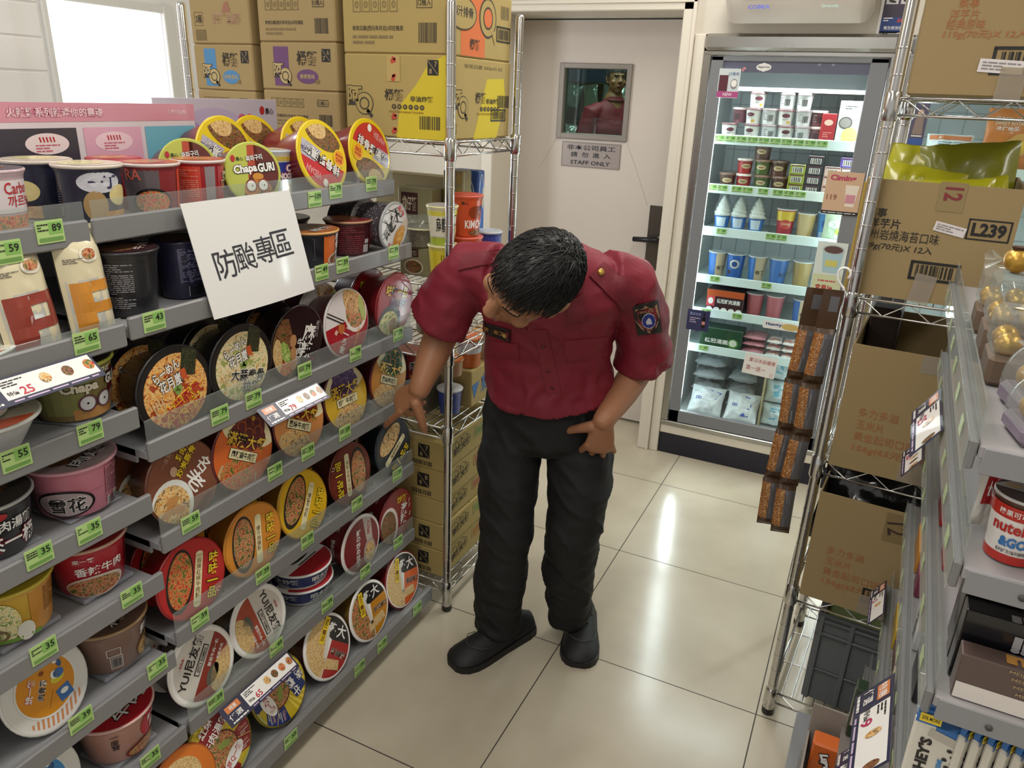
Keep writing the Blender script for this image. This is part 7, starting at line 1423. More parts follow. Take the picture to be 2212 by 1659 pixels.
# second freezer, seen through the right rack
bag('orange frozen sweet potato bag in the second freezer behind the right rack', 1.04, 1.66, 1.405 + .11, .19, .22, .04, 0, 0, .0, mat('#c9762a', .3, coat=.4), 60, lambda d, w, h: (d.text('FROZEN BAKED', -w * .05, h * .33, h * .06, P_('#e6d9c4'), l=2, wd=w * .6), d.text('SWEET POTATO', -w * .05, h * .26, h * .06, P_('#e6d9c4'), l=2, wd=w * .6), d.text('冰烤地瓜', -w * .12, h * .18, h * .07, WHP, l=2, wd=w * .4), d.ell(w * .1, -h * .1, w * .3, h * .18, P_('#d9a55a'), l=2, rot=.6, rings=3), d.ell(w * .12, -h * .14, w * .2, h * .1, P_('#e2b93a'), l=3, rot=.6, rings=3)), 'frozen_bag', None, M(), 'frozen bag')
bag('white and orange frozen rice pack in the second freezer behind the yellow bags', .84, 1.66, 1.405 + .06, .16, .12, .04, -.2, 0, 0, mat('#d5d8d4', .3, coat=.4), 62, lambda d, w, h: (d.rect(0, h * .38, w * .9, h * .14, P_('#c9784a'), l=2, nu=6), d.ell(0, -h * .1, w * .34, h * .24, P_('#8d8a90'), l=2, rings=3), d.lines(0, h * .2, w * .5, h * .12, 2, P_('#6a8a9a'), l=2)), 'frozen_bag', None, M(), 'frozen bag')
for x, c, lb, w2 in ((.79, '#b5707a', 'pink lidded food tray at the left of the lower shelf, second freezer', .05), (.875, '#4a86c0', 'blue lidded food tray in the second freezer below the L239 carton', .062), (.975, '#8a6a72', 'mauve lidded food tray at the right of the lower shelf, second freezer', .05)):
    t = thing('food_tray', lb, 'food tray', (x, 1.66, .732), group='lidded trays in the second freezer'); q = MB(); q.box((-w2 * .8, -.04, 0), (w2 * .8, .04, .035), mat('#2c2c30', .4), .006); part(q, 'tray', t); q = MB(); q.lathe([(w2 * .8, .036), (w2 * .82, .042), (w2 * .6, .045)], P_(c), 24); part(q, 'lid', t, 'coloured lid')
card('door_card', 'narrow portrait poster on the frame of the second freezer', 1983, 275, .05, .17, '#55526a', lambda d, w, h: (d.ell(0, h * .3, w * .2, h * .07, P_('#c9a590')), d.poly([(-w * .35, -h * .15), (w * .35, -h * .15), (w * .25, h * .22), (-w * .25, h * .22)], P_('#8a7a72'), l=1), d.rect(0, -h * .3, w * .9, h * .14, P_('#3a5a9a')), d.lines(0, -h * .18, w * .7, h * .05, 1, WHP, l=2)))
# ------------------------------------------------------------------ people
def PD(px, py, d): return CAM + pxr(px, py) * d
def camv(a, b, c): return (R_ * a + U_ * b - F_ * c)          # right, up, toward the viewer of the photograph
def loft(q, rings, m, n=28, cap=True):
    vs = []; fs = []
    for c, A, B in rings:
        for k in range(n): a = 2 * pi * k / n; vs.append(c + A * cos(a) + B * sin(a))
    for i in range(len(rings) - 1):
        for k in range(n): fs.append((i * n + k, i * n + (k + 1) % n, (i + 1) * n + (k + 1) % n, (i + 1) * n + k))
    if cap: fs += [tuple(range(n))[::-1], tuple((len(rings) - 1) * n + k for k in range(n))]
    q.add(vs, fs, m, True)
def blob(q, c, X, Y, Z, m, nu=24, nv=16):
    q.grid(lambda a, b: c + X * (sin(pi * b) * cos(2 * pi * a)) + Y * (sin(pi * b) * sin(2 * pi * a)) + Z * (-cos(pi * b)), nu, nv, m)
def limb(q, pts, rs, m, n=18):      # rounded tapering chain
    P, Rr = [], []
    for i in range(len(pts) - 1):
        for k in range(5): t = k / 5; P.append(V(pts[i]).lerp(V(pts[i + 1]), t)); Rr.append(rs[i] + (rs[i + 1] - rs[i]) * t)
    P.append(V(pts[-1])); Rr.append(rs[-1])
    for _ in range(2): P = [P[0]] + [(P[i - 1] + P[i] * 2 + P[i + 1]) / 4 for i in range(1, len(P) - 1)] + [P[-1]]
    d0 = (P[0] - P[1]).normalized(); d1 = (P[-1] - P[-2]).normalized()
    P = [P[0] + d0 * Rr[0] * .75, P[0] + d0 * Rr[0] * .45] + P + [P[-1] + d1 * Rr[-1] * .45, P[-1] + d1 * Rr[-1] * .78]; Rr = [Rr[0] * .5, Rr[0] * .86] + Rr + [Rr[-1] * .86, Rr[-1] * .45]
    q.tube(P, Rr, m, n)
def remesh(q, name, vox, smooth=4, disp=None, mats=None, keep=None):
    me = q.mesh('tmp'); o = bpy.data.objects.new('tmp', me); COL.objects.link(o)
    r = o.modifiers.new('r', 'REMESH'); r.mode = 'VOXEL'; r.voxel_size = vox
    s = o.modifiers.new('s', 'SMOOTH'); s.iterations = smooth; s.factor = .5
    m2 = bpy.data.meshes.new_from_object(o.evaluated_get(bpy.context.evaluated_depsgraph_get())); bpy.data.objects.remove(o); bpy.data.meshes.remove(me)
    m2.name = name; m2.materials.clear()
    if disp:
        ns = [v.normal.copy() for v in m2.vertices]
        for v, n_ in zip(m2.vertices, ns): v.co += n_ * disp(v.co, n_)
    m2.polygons.foreach_set('use_smooth', [True] * len(m2.polygons)); m2.update()
    return m2
SKIN = mat('#9a6a4c', .5, name='skin', bump=.08, bscale=260); HAIRM = mat('#0e0d0e', .42, name='black_hair'); LIP = mat('#7d4238', .45); NAIL = mat('#b98d78', .35)
def hand(q, W, X, Y, Z, side, curls, spread, tcurl, thumb_dir, s=1.0, marks=None):
    """W wrist, X toward fingers, Y toward the thumb of a right hand, Z back of the hand; side -1 mirrors for a left hand"""
    def L(x, y, z): return W + (X * x + Y * (y * side) + Z * z) * s
    rg = [(-.012, .026, .018), (.015, .029, .019), (.045, .037, .0165), (.075, .041, .0145), (.092, .037, .012), (.1, .028, .008)]
    loft(q, [(L(x, -.003, 0), Y * (a * s), Z * (b * s)) for x, a, b in rg], SKIN, 24)
    roots = [(.088, .029), (.093, .0075), (.089, -.0145), (.08, -.034)]; lens = [(.042, .026, .021), (.046, .030, .022), (.042, .028, .021), (.033, .02, .018)]; rr = [.0098, .0100, .0094, .0082]
    for i in range(4):
        p = L(roots[i][0] - .012, roots[i][1], .001); a = 0; pts = [p]; rs = [rr[i] * s * 1.08]; c3 = curls[i]; sp = spread[i]
        for j in range(3):
            a += c3[j]; d = (X * cos(sp) + Y * (side * sin(sp))) * cos(a) - Z * sin(a); ln = (lens[i][j] + (.012 if j == 0 else 0)) * s; p = p + d * ln; pts.append(p); rs.append(rr[i] * s * (1.0, .9, .74)[j])
        limb(q, pts, rs, SKIN, 14)
        for j in (1, 2): blob(q, pts[j] + Z * (.001 * s), X * (rr[i] * s), Y * (rr[i] * s * 1.03), Z * (rr[i] * s), SKIN, 12, 8)
        if marks is not None: marks.append((pts[3] - (pts[3] - pts[2]).normalized() * .004 * s + ((Z * cos(a) + X * sin(a)).normalized()) * rr[i] * s * .55, .0052 * s))
    p = L(.018, .026, -.004); d = (X * thumb_dir[0] + Y * (side * thumb_dir[1]) + Z * thumb_dir[2]).normalized(); pts = [p]; rs = [.0165 * s]
    for j, ln in enumerate((.042, .032, .026)):
        p = p + d * (ln * s); pts.append(p); rs.append((.0128, .0112, .0088)[j] * s); d = (d + (X * tcurl[0] + Y * (side * tcurl[1]) + Z * tcurl[2]) * .5).normalized()
    limb(q, pts, rs, SKIN, 14)
    if marks is not None: marks.append((pts[3] + Z * .006 * s, .006 * s))
def head(q, c, f, u, l, s=1.0):
    def P(x, y, z): return c + (l * x + f * y + u * z) * s
    def E(x, y, z, a, b, d_, m=SKIN): blob(q, P(x, y, z), l * (a * s), f * (b * s), u * (d_ * s), m, 28, 20)
    E(0, -.008, .028, .0765, .098, .088); E(0, .02, -.03, .066, .074, .085); E(0, .04, -.085, .036, .042, .032); E(0, .055, -.01, .055, .036, .06); E(0, .02, -.075, .052, .058, .038)
    E(0, .082, .033, .052, .018, .013); loft(q, [(P(0, .085, .03), l * (.008 * s), f * (.012 * s)), (P(0, .1, .0), l * (.011 * s), f * (.013 * s)), (P(0, .108, -.018), l * (.0165 * s), f * (.015 * s)), (P(0, .098, -.03), l * (.012 * s), f * (.012 * s))], SKIN, 16)
    for sx in (-1, 1):
        E(sx * .014, .096, -.022, .0085, .009, .008); E(sx * .045, .062, -.022, .022, .022, .02)
        E(sx * .0765, -.01, -.002, .008, .02, .031); E(sx * .083, -.016, .006, .006, .016, .024); E(sx * .077, .0, -.026, .007, .01, .012)
    E(0, .094, -.052, .022, .01, .0055); E(0, .091, -.062, .02, .01, .006)
def facepaint(me, c, f, u, l, s=1.0, nails=()):
    """brow, eye and lip colours by place on the head"""
    for m in (SKIN, HAIRM, LIP, mat('#d9d2ca', .3), NAIL): me.materials.append(m)
    for p in me.polygons:
        d = V(p.center) - c; x, y, z = d.dot(l) / s, d.dot(f) / s, d.dot(u) / s
        if y > .05 and abs(x) < .07 and abs(z) < .13:
            if .026 < z < .037 and .014 < abs(x) < .05: p.material_index = 1
            elif abs(z - .011) < .0055 and .018 < abs(x) < .043: p.material_index = 1 if abs(abs(x) - .031) < .006 or z > .0145 else 3
            elif -.066 < z < -.046 and abs(x) < .024 * (1 - abs(z + .056) / .02): p.material_index = 2
        for n_, r in nails:
            if (V(p.center) - n_).length < r: p.material_index = 4
def hair(c, f, u, l, s, parent, n=2600, seed=3):
    rn = random.Random(seed); q = MB()
    def surf(x, y, z, k): v = V((x * .083, y * .106 - .006, z * .1 + .022)); return c + (l * v.x + f * v.y + u * v.z) * (s * k)
    def inside(x, y, z):
        side_ = abs(x)
        lim = .36 + .1 * (1 - side_) if y > .45 else (.36 - (.45 - y) * 1.15 if y > -.1 else -.27 - .42 * min(1, (-y - .1) / .5))
        return z > lim
    N = 40; vs = {}; V_ = []; F2 = []
    def idx(i, j):
        if (i, j) not in vs:
            th = 2 * pi * i / 64; ph = pi * j / N; x, y, z = sin(ph) * sin(th), sin(ph) * cos(th), cos(ph); k = 1.0 + .03 * NZ.noise(V((x * 5, y * 5, z * 5))) + .015 * NZ.noise(V((x * 14, y * 14, z * 14)))
            vs[(i, j)] = len(V_); V_.append(surf(x, y, z, k))
        return vs[(i, j)]
    for j in range(N):
        for i in range(64):
            th = 2 * pi * (i + .5) / 64; ph = pi * (j + .5) / N
            if inside(sin(ph) * sin(th), sin(ph) * cos(th), cos(ph) + .02 * NZ.noise(V((th * 3, 1, ph)))): F2.append((idx(i, j), idx(i, j + 1), idx((i + 1) % 64, j + 1), idx((i + 1) % 64, j)))
    q.add(V_, F2, HAIRM, True)
    W0 = V((.12, -.42, .9)).normalized()
    for _ in range(n):
        while True:
            p = V((rn.gauss(0, 1), rn.gauss(0, 1), rn.gauss(0, 1))).normalized()
            if inside(*p): break
        tdir = (p - W0); tdir = (tdir - p * tdir.dot(p)); tdir = (tdir + V((rn.gauss(0, .2), rn.gauss(0, .2) + .12, rn.gauss(0, .2)))).normalized()
        tdir = (tdir - p * tdir.dot(p)).normalized(); ln = rn.uniform(.22, .42); pts = []; lift = rn.uniform(.02, .085)
        for k in range(4):
            t = k / 3; d = (p + tdir * ln * t).normalized(); pts.append(surf(d.x, d.y, d.z, .995 + lift * t * (1 - .45 * t)))
        q.tube(pts, [.0014, .0013, .001, .0003], HAIRM, 3, False)
    return part(q, 'hair', parent)
SHIRT = mat('#7a182c', .62, name='crimson_uniform_cloth', bump=.12, bscale=420); SHIRT2 = mat('#6d1526', .62, name='crimson_trim_cloth', bump=.12, bscale=420); TROU = mat('#0d0d0f', .75, name='black_trouser_cloth', bump=.15, bscale=420); SHOE = mat('#1b1b1e', .6, name='black_shoe', bump=.15, bscale=300); SOLE = mat('#121214', .55)
def tube_rings(pts, rs, side, flat=1.0):
    out = []
    for i, p in enumerate(pts):
        t = (pts[min(i + 1, len(pts) - 1)] - pts[max(i - 1, 0)]).normalized(); A = (side - t * side.dot(t)).normalized(); B = t.cross(A); out.append((p, A * rs[i], B * (rs[i] * flat)))
    return out
def open_end(rings, depth=.03, wall=.009):       # turns the last ring of a loft into a hem with an opening
    c, A, B = rings[-1]; c0 = rings[-2][0]; d = (c0 - c).normalized(); k = 1 - wall / A.length
    return rings + [(c, A * k, B * k), (c + d * depth, A * k * .96, B * k * .96)]
# ---- the officer bending over the noodle shelf
SD = (PD(1362, 610, 1.92) - PD(1020, 585, 1.93)).normalized()
spine = [PD(1187, 838, 2.10), PD(1186, 785, 2.07), PD(1186, 725, 2.02), PD(1187, 665, 1.95), PD(1188, 615, 1.885), PD(1190, 582, 1.84), PD(1188, 566, 1.80)]
def bodyrings(pts, ab):
    out = []
    for i, p in enumerate(pts):
        t = (pts[min(i + 1, len(pts) - 1)] - pts[max(i - 1, 0)]).normalized(); A = (SD - t * SD.dot(t)).normalized(); B = t.cross(A); out.append((p, A * ab[i][0], B * ab[i][1]))
    return out
q = MB(); tr = bodyrings(spine, [(.182, .128), (.172, .122), (.170, .122), (.180, .124), (.188, .118), (.155, .095), (.075, .07)])
_t = (spine[1] - spine[0]).normalized(); tr[0] = (tr[0][0] + _t * .012, tr[0][1], tr[0][2] + _t * .05); tr[1] = (tr[1][0], tr[1][1], tr[1][2] + _t * .02); oe = open_end(tr[::-1], .05, .012); loft(q, oe, SHIRT, 36)
slR = tube_rings([PD(1075, 592, 1.89), PD(1022, 585, 1.925), PD(985, 628, 1.96), PD(962, 668, 1.985), PD(948, 693, 2.01)], [.08, .08, .08, .082, .088], V((0, 0, 1)), .88)
slL = tube_rings([PD(1305, 600, 1.88), PD(1360, 615, 1.915), PD(1382, 675, 1.985), PD(1388, 735, 2.05), PD(1387, 778, 2.095)], [.08, .08, .08, .08, .086], F_, .92)
loft(q, open_end(slR, .035, .010), SHIRT, 26); loft(q, open_end(slL, .035, .010), SHIRT, 26)
blob(q, PD(1188, 585, 1.80), SD * .085, (spine[-1] - spine[0]).normalized().cross(SD) * .075, (spine[-1] - spine[0]).normalized() * .05, SHIRT)
axT = (spine[-1] - spine[0]).normalized(); frontT = SD.cross(axT).normalized()
def folds(co, n):
    p = co * 1; a = NZ.noise(V((p.x * 9, p.y * 9, p.z * 16))) * .006 + NZ.noise(V((p.x * 26, p.y * 22, p.z * 30))) * .0032 + .0035 * max(0, 1 - abs(NZ.noise(V((p.x * 8 + p.z * 9, p.y * 8, p.z * 5 - p.x * 6))) * 5))
    return a + .004 * max(0, 1 - abs((p - spine[1]).dot(axT)) / .1) * sin(p.dot(SD) * 60 + 4 * NZ.noise(p * 14))
me_shirt = remesh(q, 'shirt', .0055, 3, folds); me_shirt.materials.append(SHIRT)
shirt_o = bpy.data.objects.new('shirt', me_shirt); COL.objects.link(shirt_o)
SB = BVHTree.FromPolygons([v.co for v in me_shirt.vertices], [tuple(p.vertices) for p in me_shirt.polygons])
# trousers
q = MB(); pv = bodyrings([PD(1184, 800, 2.08), PD(1184, 850, 2.13), PD(1183, 900, 2.165), PD(1182, 945, 2.185), PD(1181, 972, 2.19)], [(.158, .112), (.172, .12), (.184, .13), (.186, .128), (.165, .1)]); loft(q, pv, TROU, 36)
def leg(px, sgn):
    pts = [PD(*a) for a in px[0]]; loft(q, open_end(tube_rings(pts, px[1], SD, 1.08), .03, .008), TROU, 26)
leg(([(1113, 920, 2.17), (1101, 985, 2.185), (1097, 1060, 2.19), (1094, 1150, 2.205), (1081, 1240, 2.265), (1078, 1310, 2.315), (1077, 1346, 2.338)], [.085, .094, .086, .0745, .077, .073, .071]), -1)
leg(([(1250, 920, 2.16), (1254, 985, 2.175), (1250, 1060, 2.18), (1238, 1150, 2.20), (1231, 1235, 2.27), (1229, 1295, 2.33), (1231, 1333, 2.365)], [.085, .097, .092, .079, .075, .069, .062]), 1)
def tfold(co, n): p = co; return NZ.noise(V((p.x * 14, p.y * 14, p.z * 9))) * .006 + NZ.noise(V((p.x * 12, p.y * 12, p.z * 34))) * .0045 * (1.4 if p.z < .35 else .8) + .006 * max(0, 1 - abs(NZ.noise(V((p.x * 7 + p.z * 5, p.y * 7, p.z * 8 + p.x * 4))) * 6))
me_t = remesh(q, 'trousers', .006, 3, tfold); me_t.materials.append(TROU)
# body: head, neck, arms, hands
hc = PD(1150, 606, 1.655); hu = camv(.2, .22, .95).normalized(); hf = camv(-.79, -.575, .30); hf = (hf - hu * hf.dot(hu)).normalized(); hl = hu.cross(hf).normalized(); HS = 1.08
q = MB(); head(q, hc, hf, hu, hl, HS)
limb(q, [hc - hu * .06 - hf * .02, PD(1185, 590, 1.80), PD(1188, 640, 1.90)], [.056, .06, .07], SKIN, 24)
def armr(pts, rs): limb(q, [PD(*a) for a in pts], rs, SKIN, 24)
armr([(1022, 600, 1.94), (985, 650, 1.985), (958, 712, 2.035), (934, 768, 2.02), (912, 825, 1.995), (905, 842, 1.995)], [.05, .049, .047, .043, .031, .0285])
armr([(1360, 640, 1.94), (1382, 730, 2.05), (1379, 795, 2.11), (1345, 850, 2.07), (1308, 902, 2.005), (1302, 912, 2.0)], [.05, .049, .046, .041, .031, .029])
nails = []
WR = PD(903, 845, 1.995); TIP = PD(833, 889, 2.085); Xr = (TIP - WR).normalized(); Zr = camv(.15, .45, .85); Zr = (Zr - Xr * Zr.dot(Xr)).normalized(); Yr = Zr.cross(Xr)
hand(q, WR, Xr, Yr, Zr, 1, [(.12, .08, .05), (.95, 1.0, .6), (1.05, 1.05, .7), (1.1, 1.0, .7)], (.03, 0, -.04, -.1), (.35, -.25, -.2), (.42, .62, -.65), .98, nails)
WL = PD(1303, 913, 1.998); ML = PD(1287, 985, 2.06); Xl = (ML - WL).normalized(); Zl = camv(.1, .2, .97); Zl = (Zl - Xl * Zl.dot(Xl)).normalized(); Yl = Zl.cross(Xl)
hand(q, WL, Xl, Yl, Zl, -1, [(.55, .5, .3), (.5, .5, .3), (.45, .5, .35), (.4, .55, .4)], (.22, .02, -.2, -.42), (.3, -.1, -.3), (.5, .8, -.35), 1.0, nails)
# torso core that carries arms and neck under the shirt
loft(q, bodyrings(spine[1:6], [(.13, .08), (.13, .085), (.14, .09), (.15, .085), (.12, .06)]), SKIN, 24); limb(q, [PD(1030, 590, 1.93), PD(1188, 610, 1.9), PD(1352, 615, 1.92)], [.05, .07, .05], SKIN, 18)
me_b = remesh(q, 'person', .0031, 3); facepaint(me_b, hc, hf, hu, hl, HS, nails)
pn = bpy.data.objects.new('person', me_b); COL.objects.link(pn); tag(pn, 'person in crimson uniform shirt bending forward and pointing at the noodle shelf', 'person')
shirt_o.parent = pn; tro = bpy.data.objects.new('trousers', me_t); COL.objects.link(tro); tro.parent = pn
hair(hc, hf, hu, hl, HS, pn)
# details lying on the shirt
def onshirt(px, py, off=.0015):
    d = pxr(px, py).normalized(); h = SB.ray_cast(CAM, d)
    if h[0] is None:
        n_ = SB.find_nearest(CAM + d * 1.95); return n_[0] + n_[1] * off, n_[1]
    n_ = h[1] if h[1].dot(d) < 0 else -h[1]
    return h[0] + n_ * off, n_
def patch(name, quad, m, off=.003, nu=10, nv=8, parent=None, deco=None, th=.003):
    A, B, C, E = [V(p + (0,)) for p in quad]; q = MB()
    def at_(a, b, o): p = A.lerp(B, a).lerp(E.lerp(C, a), b); return onshirt(p.x, p.y, o)[0]
    q.grid(lambda a, b: at_(b, a, off), nu, nv, m)
    pe = [(i / nu, 0) for i in range(nu + 1)] + [(1, j / nv) for j in range(1, nv + 1)] + [(1 - i / nu, 1) for i in range(1, nu + 1)] + [(0, 1 - j / nv) for j in range(1, nv)]
    top = [at_(a, b, off) for a, b in pe]; bot = [at_(a, b, off - th) for a, b in pe]; n = len(pe)
    q.add(top + bot, [(i, (i + 1) % n, n + (i + 1) % n, n + i) for i in range(n)], m)
    if deco: deco(D(q, lambda u, v, l: at_(u + .5, .5 - v, off + .0006 * l)))
    return part(q, name, parent or shirt_o)
patch('epaulette', [(1272, 597), (1302, 568), (1392, 632), (1352, 676)], SHIRT2, .006, 12, 6, th=.006)
patch('epaulette', [(1098, 560), (1075, 540), (1000, 552), (990, 585)], SHIRT2, .006, 12, 6, th=.006)
GB = mat('#c9a95a', .3, .8, name='gold_button')
p, n_ = onshirt(1295, 589, .009); q = MB(); a_ = n_.orthogonal().normalized(); b_ = n_.cross(a_); q.T = frameM(p, a_, b_, n_); q.lathe([(.0085, -.004), (.009, 0), (.007, .0025), (.004, .003)], GB, 20); q.lathe([(.0035, .003), (.003, .0042)], GB, 12); part(q, 'button', shirt_o, 'gold shoulder button')
for px, py in ((1174, 747), (1184, 800), (1194, 836)):
    p, n_ = onshirt(px, py, .003); a_ = n_.orthogonal().normalized(); q = MB(); q.T = frameM(p, a_, n_.cross(a_), n_); q.lathe([(.0055, -.002), (.0058, .001), (.004, .0018)], mat('#5a0f1e', .35), 16); part(q, 'button', shirt_o)
patch('placket', [(1152, 712), (1182, 712), (1212, 846), (1182, 852)], SHIRT, .0022, 6, 16, th=.003)
patch('pocket_flap', [(1215, 735), (1312, 728), (1310, 768), (1228, 782)], SHIRT, .0028, 10, 6, th=.003)
patch('pocket_flap', [(1048, 735), (1120, 742), (1122, 778), (1062, 765)], SHIRT, .0026, 10, 6, th=.003)
patch('collar', [(1222, 655), (1258, 632), (1268, 690), (1232, 694)], SHIRT2, .008, 8, 8, th=.008)
patch('collar', [(1100, 660), (1060, 640), (1080, 690), (1140, 712)], SHIRT2, .006, 8, 8, th=.006)
def tagdeco(d): d.rect(0, 0, .92, .74, mat('#6a1424', .6), l=1); d.text('警 · 志工', -.05, .05, .38, mat('#b98a4a', .5), l=2, wd=.7); d.text('✿', .32, -.02, .4, mat('#c9a55a', .5), l=2, wd=.14); d.rect(0, -.3, .86, .05, mat('#b07a4a', .5), l=2)
patch('name_tag', [(1040, 694), (1104, 712), (1103, 738), (1045, 718)], mat('#1a0f12', .6), .005, 8, 5, deco=tagdeco)
def shield(d):
    G = mat('#b08a6a', .5); d.poly([(-.42, .4), (-.15, .36), (0, .46), (.15, .36), (.42, .4), (.46, .0), (.3, -.3), (0, -.47), (-.3, -.3), (-.46, .0)], G, l=1); d.poly([(-.36, .33), (-.13, .29), (0, .37), (.13, .29), (.36, .33), (.38, .0), (.26, -.25), (0, -.4), (-.26, -.25), (-.38, .0)], mat('#7a2230', .6), l=2)
    d.ell(.02, -.06, .27, .25, mat('#b5b0b5', .5), l=3); d.ell(.02, -.06, .24, .22, mat('#24358a', .5), l=4); d.text('POLICE', 0, .25, .08, G, l=4, wd=.5); d.poly([(-.08, -.16), (.14, -.16), (.12, -.02), (.06, .04), (.0, .04), (-.1, -.06)], mat('#c9ccd6', .5), l=5)
    for a in range(10): d.ell(.02 + .255 * cos(a * .63), -.06 + .235 * sin(a * .63), .015, .015, mat('#d9d2d6', .5), l=5)
    d.text('志工隊', .0, -.33, .07, G, l=4, wd=.2)
patch('shoulder_badge', [(1366, 660), (1418, 648), (1428, 716), (1378, 722)], mat('#141014', .6), .005, 9, 9, deco=shield)
# shoes
def shoe(heel, toe, lab):
    hv, tv = V(heel + (0,)), V(toe + (0,)); d = (tv - hv).normalized(); L_ = (tv - hv).length; s_ = V((-d.y, d.x, 0)); up = V((0, 0, 1))
    q = MB(); ts = [(0, .02, .05), (.03, .033, .07), (.12, .041, .085), (.3, .044, .092), (.42, .046, .088), (.55, .051, .078), (.7, .056, .066), (.82, .056, .057), (.91, .048, .047), (.97, .034, .036), (1, .016, .024)]
    n = 22; vs = []; fs = []
    for t, w_, h in ts:
        for k in range(n):
            a = 2 * pi * k / n; y = cos(a) * w_; z = sin(a); z = .018 + (h - .018) * (z if z > 0 else z * .05); y = y * (1 if sin(a) < .2 else 1 - .22 * sin(a) ** 2); vs.append(hv + d * (L_ * t) + s_ * y + up * max(z, .016))
    for i in range(len(ts) - 1):
        for k in range(n): fs.append((i * n + k, i * n + (k + 1) % n, (i + 1) * n + (k + 1) % n, (i + 1) * n + k))
    fs += [tuple(range(n))[::-1], tuple((len(ts) - 1) * n + k for k in range(n))]; q.add(vs, fs, SHOE, True); o = part(q, 'shoe', pn, lab)
    q = MB(); ou = [(hv + d * (L_ * t) + s_ * (w_ + .004)) for t, w_, h in ts] + [(hv + d * (L_ * t) - s_ * (w_ + .004)) for t, w_, h in ts][::-1]; m_ = len(ou)
    q.add([p + up * .0005 for p in ou] + [p + up * .022 for p in ou], [tuple(range(m_))[::-1], tuple(range(m_, 2 * m_))] + [(i, (i + 1) % m_, m_ + (i + 1) % m_, m_ + i) for i in range(m_)], SOLE); part(q, 'sole', o)
    q = MB(); q.tube([hv + d * (L_ * t) + s_ * y + up * (z_ + .0) for t, y, z_ in ((.62, -.046, .047), (.72, -.04, .058), (.8, -.016, .060), (.82, .01, .0595), (.75, .039, .057), (.62, .047, .048))], .0012, mat('#4a4a4e', .6), 6); part(q, 'toe_seam', o)
    for k in range(4):
        t = .40 + k * .055; z_ = .0915 - k * .0052; q = MB(); q.tube([hv + d * (L_ * t) + s_ * -.02 + up * (z_ - .003), hv + d * (L_ * (t + .012)) + up * (z_ + .002), hv + d * (L_ * t) + s_ * .02 + up * (z_ - .003)], .0024, BLACK, 6); part(q, 'lace', o)
    q = MB(); c = hv + d * (L_ * .4) + up * .095
    for sg in (1, -1): q.tube([c, c + s_ * (.02 * sg) + d * .012 + up * .006, c + s_ * (.03 * sg) + d * .03 - up * .008], .002, BLACK, 6)
    part(q, 'lace_bow', o)
shoe((-.112, .035), (-.243, -.248), None); shoe((.005, .20), (.090, -.068), None)
# ---- second person, added behind the door glass in place of a reflection
q = MB(); c2 = PD(1331, 172, 6.35); f2 = camv(.25, -.05, .97); u2 = V((0, 0, 1)); f2 = (f2 - u2 * f2.dot(u2)).normalized(); l2 = u2.cross(f2).normalized(); S2 = .98
head(q, c2, f2, u2, l2, S2); base = V((c2.x, c2.y, 0)); limb(q, [c2 - u2 * .07 - f2 * .01, c2 - u2 * .17 - f2 * .02], [.054, .06], SKIN, 20)
limb(q, [c2 - l2 * .19 - u2 * .27, c2 - l2 * .26 - u2 * .55, c2 - l2 * .24 - u2 * .8 + f2 * .05], [.05, .045, .03], SKIN, 18); limb(q, [c2 + l2 * .19 - u2 * .27, c2 + l2 * .26 - u2 * .55, c2 + l2 * .24 - u2 * .8 + f2 * .05], [.05, .045, .03], SKIN, 18)
for s_ in (-1, 1): hand(q, c2 + l2 * (s_ * .24) - u2 * .81 + f2 * .05, -u2, f2, l2 * s_, s_, [(.3, .3, .2)] * 4, (.05, 0, -.04, -.08), (.3, -.2, 0), (.6, .6, -.3), .95)
limb(q, [c2 - u2 * .15 - f2 * .02, c2 - u2 * .5, c2 - u2 * .75], [.08, .13, .13], SKIN, 20)
me2 = remesh(q, 'person', .005, 3); facepaint(me2, c2, f2, u2, l2, S2); p2 = bpy.data.objects.new('person', me2); COL.objects.link(p2); tag(p2, 'person in crimson uniform shirt standing in for a reflection in the small door window', 'person')
hair(c2, f2, u2, l2, S2, p2, 900, 8)
q = MB(); loft(q, [(c2 - u2 * .82, l2 * .175, f2 * .12), (c2 - u2 * .62, l2 * .175, f2 * .12), (c2 - u2 * .4, l2 * .19, f2 * .125), (c2 - u2 * .27 - f2 * .02, l2 * .2, f2 * .11), (c2 - u2 * .19 - f2 * .02, l2 * .14, f2 * .08), (c2 - u2 * .15 - f2 * .02, l2 * .068, f2 * .066)], SHIRT, 32)
for s_ in (-1, 1): loft(q, open_end(tube_rings([c2 + l2 * (s_ * .12) - u2 * .24 - f2 * .02, c2 + l2 * (s_ * .2) - u2 * .27, c2 + l2 * (s_ * .25) - u2 * .42, c2 + l2 * (s_ * .265) - u2 * .5], [.07, .08, .078, .08], f2, .95), .03, .01), SHIRT, 24)
ms2 = remesh(q, 'shirt', .008, 4, lambda co, n: NZ.noise(V((co.x * 12, co.y * 12, co.z * 18))) * .005); ms2.materials.append(SHIRT); s2 = bpy.data.objects.new('shirt', ms2); COL.objects.link(s2); s2.parent = p2
q = MB(); loft(q, [(c2 - u2 * .78, l2 * .165, f2 * .115), (c2 - u2 * .95, l2 * .18, f2 * .125), (c2 - u2 * 1.0, l2 * .17, f2 * .11)], TROU, 28)
for s_ in (-1, 1): loft(q, tube_rings([c2 + l2 * (s_ * .085) - u2 * .9, c2 + l2 * (s_ * .1) - u2 * 1.2, V((c2.x, c2.y, .03)) + l2 * (s_ * .11)], [.09, .08, .065], l2), TROU, 22)
mt2 = remesh(q, 'trousers', .012, 4); mt2.materials.append(TROU); o = bpy.data.objects.new('trousers', mt2); COL.objects.link(o); o.parent = p2
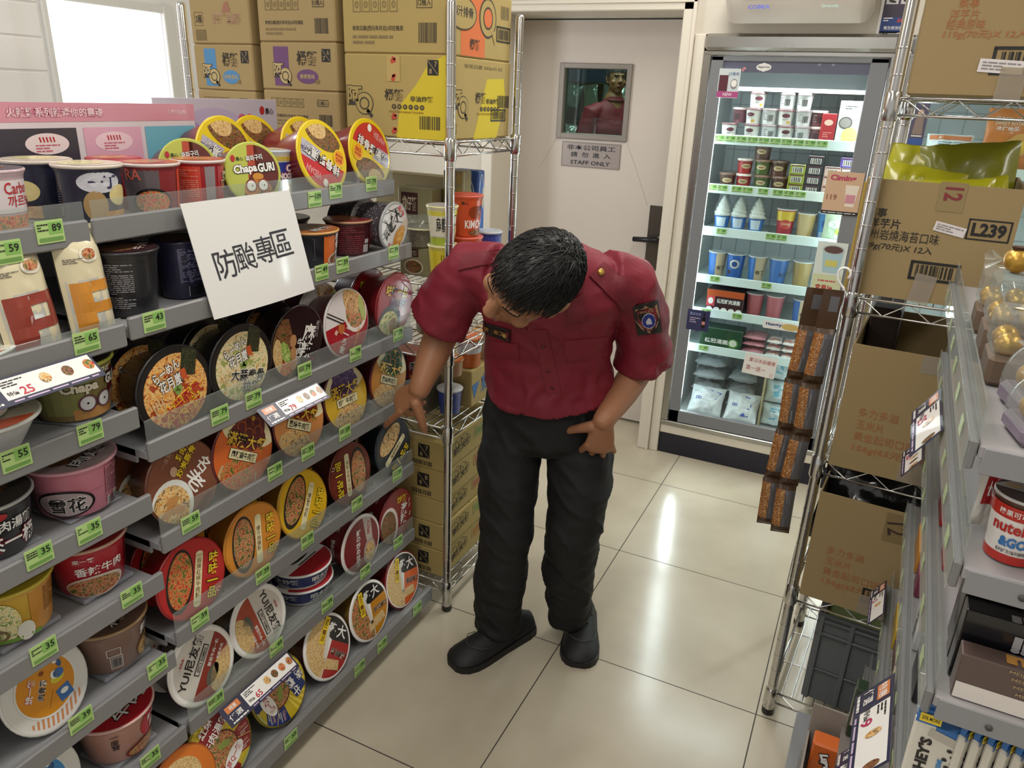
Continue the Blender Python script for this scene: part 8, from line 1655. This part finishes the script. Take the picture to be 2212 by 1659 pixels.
for s_ in (-1, 1):
    q = MB(); b_ = V((c2.x, c2.y, 0)) + l2 * (s_ * .11); loft(q, [(b_ - f2 * .08 + u2 * .035, l2 * .03, u2 * .035), (b_ + u2 * .042, l2 * .04, u2 * .042), (b_ + f2 * .12 + u2 * .032, l2 * .045, u2 * .032), (b_ + f2 * .18 + u2 * .02, l2 * .025, u2 * .02)], SHOE, 18); part(q, 'shoe', p2)
q = MB(); loft(q, [(c2 - u2 * .165 - f2 * .015, l2 * .066, f2 * .068), (c2 - u2 * .135 - f2 * .012, l2 * .07, f2 * .072), (c2 - u2 * .165 - f2 * .01, l2 * .085, f2 * .092)], SHIRT2, 28, False); part(q, 'collar', s2)
q = MB(); d = D(q, plane(c2 + l2 * .09 - u2 * .41 + f2 * .132, -l2, u2, f2)); d.text('✿✿✿', 0, 0, .016, mat('#c9b55a', .5), wd=.07); part(q, 'name_badge', s2)
# shelf and hanging bags behind him, added in place of reflected shop displays
t = thing('stand_in_shelf', 'dark shelf with hanging silver bags standing in for reflected goods in the door window', 'shelf', (-2.3, 6.36, 0)); q = MB(); DG = mat('#33413f', .5)
for z in (.4, .9, 1.35, 1.75, 2.1): q.box((-.9, -.12, z), (.9, .12, z + .02), DG)
for x in (-.9, .88): q.box((x, -.12, 0), (x + .02, .12, 2.2), DG)
q.box((-.9, .1, 1.77), (.9, .115, 2.05), mat('#2f5f86', .5)); part(q, 'shelf_frame', t)
FL = [mat(c, .25, .5) for c in ('#9fb0b0', '#c0c9c6', '#6f8f8a', '#8fa39a')]; k = 0
for r_, z in enumerate((1.63, 1.22, .77)):
    for i in range(7): bag('silver snack bag standing in for a reflected one, %s row, %s from the left' % (('top', 'middle', 'bottom')[r_], ('first', 'second', 'third', 'fourth', 'fifth', 'sixth', 'seventh')[i]), -2.92 + i * .20, 6.215, z, .17, .23, .05, 0, .1 * ((k * 7) % 5 - 2), .2 * ((k * 3) % 4 - 1.5), FL[k % 4], 70 + k, None, 'hanging_bag', 'hanging bags standing in for reflected goods', M(), 'snack bag'); k += 1
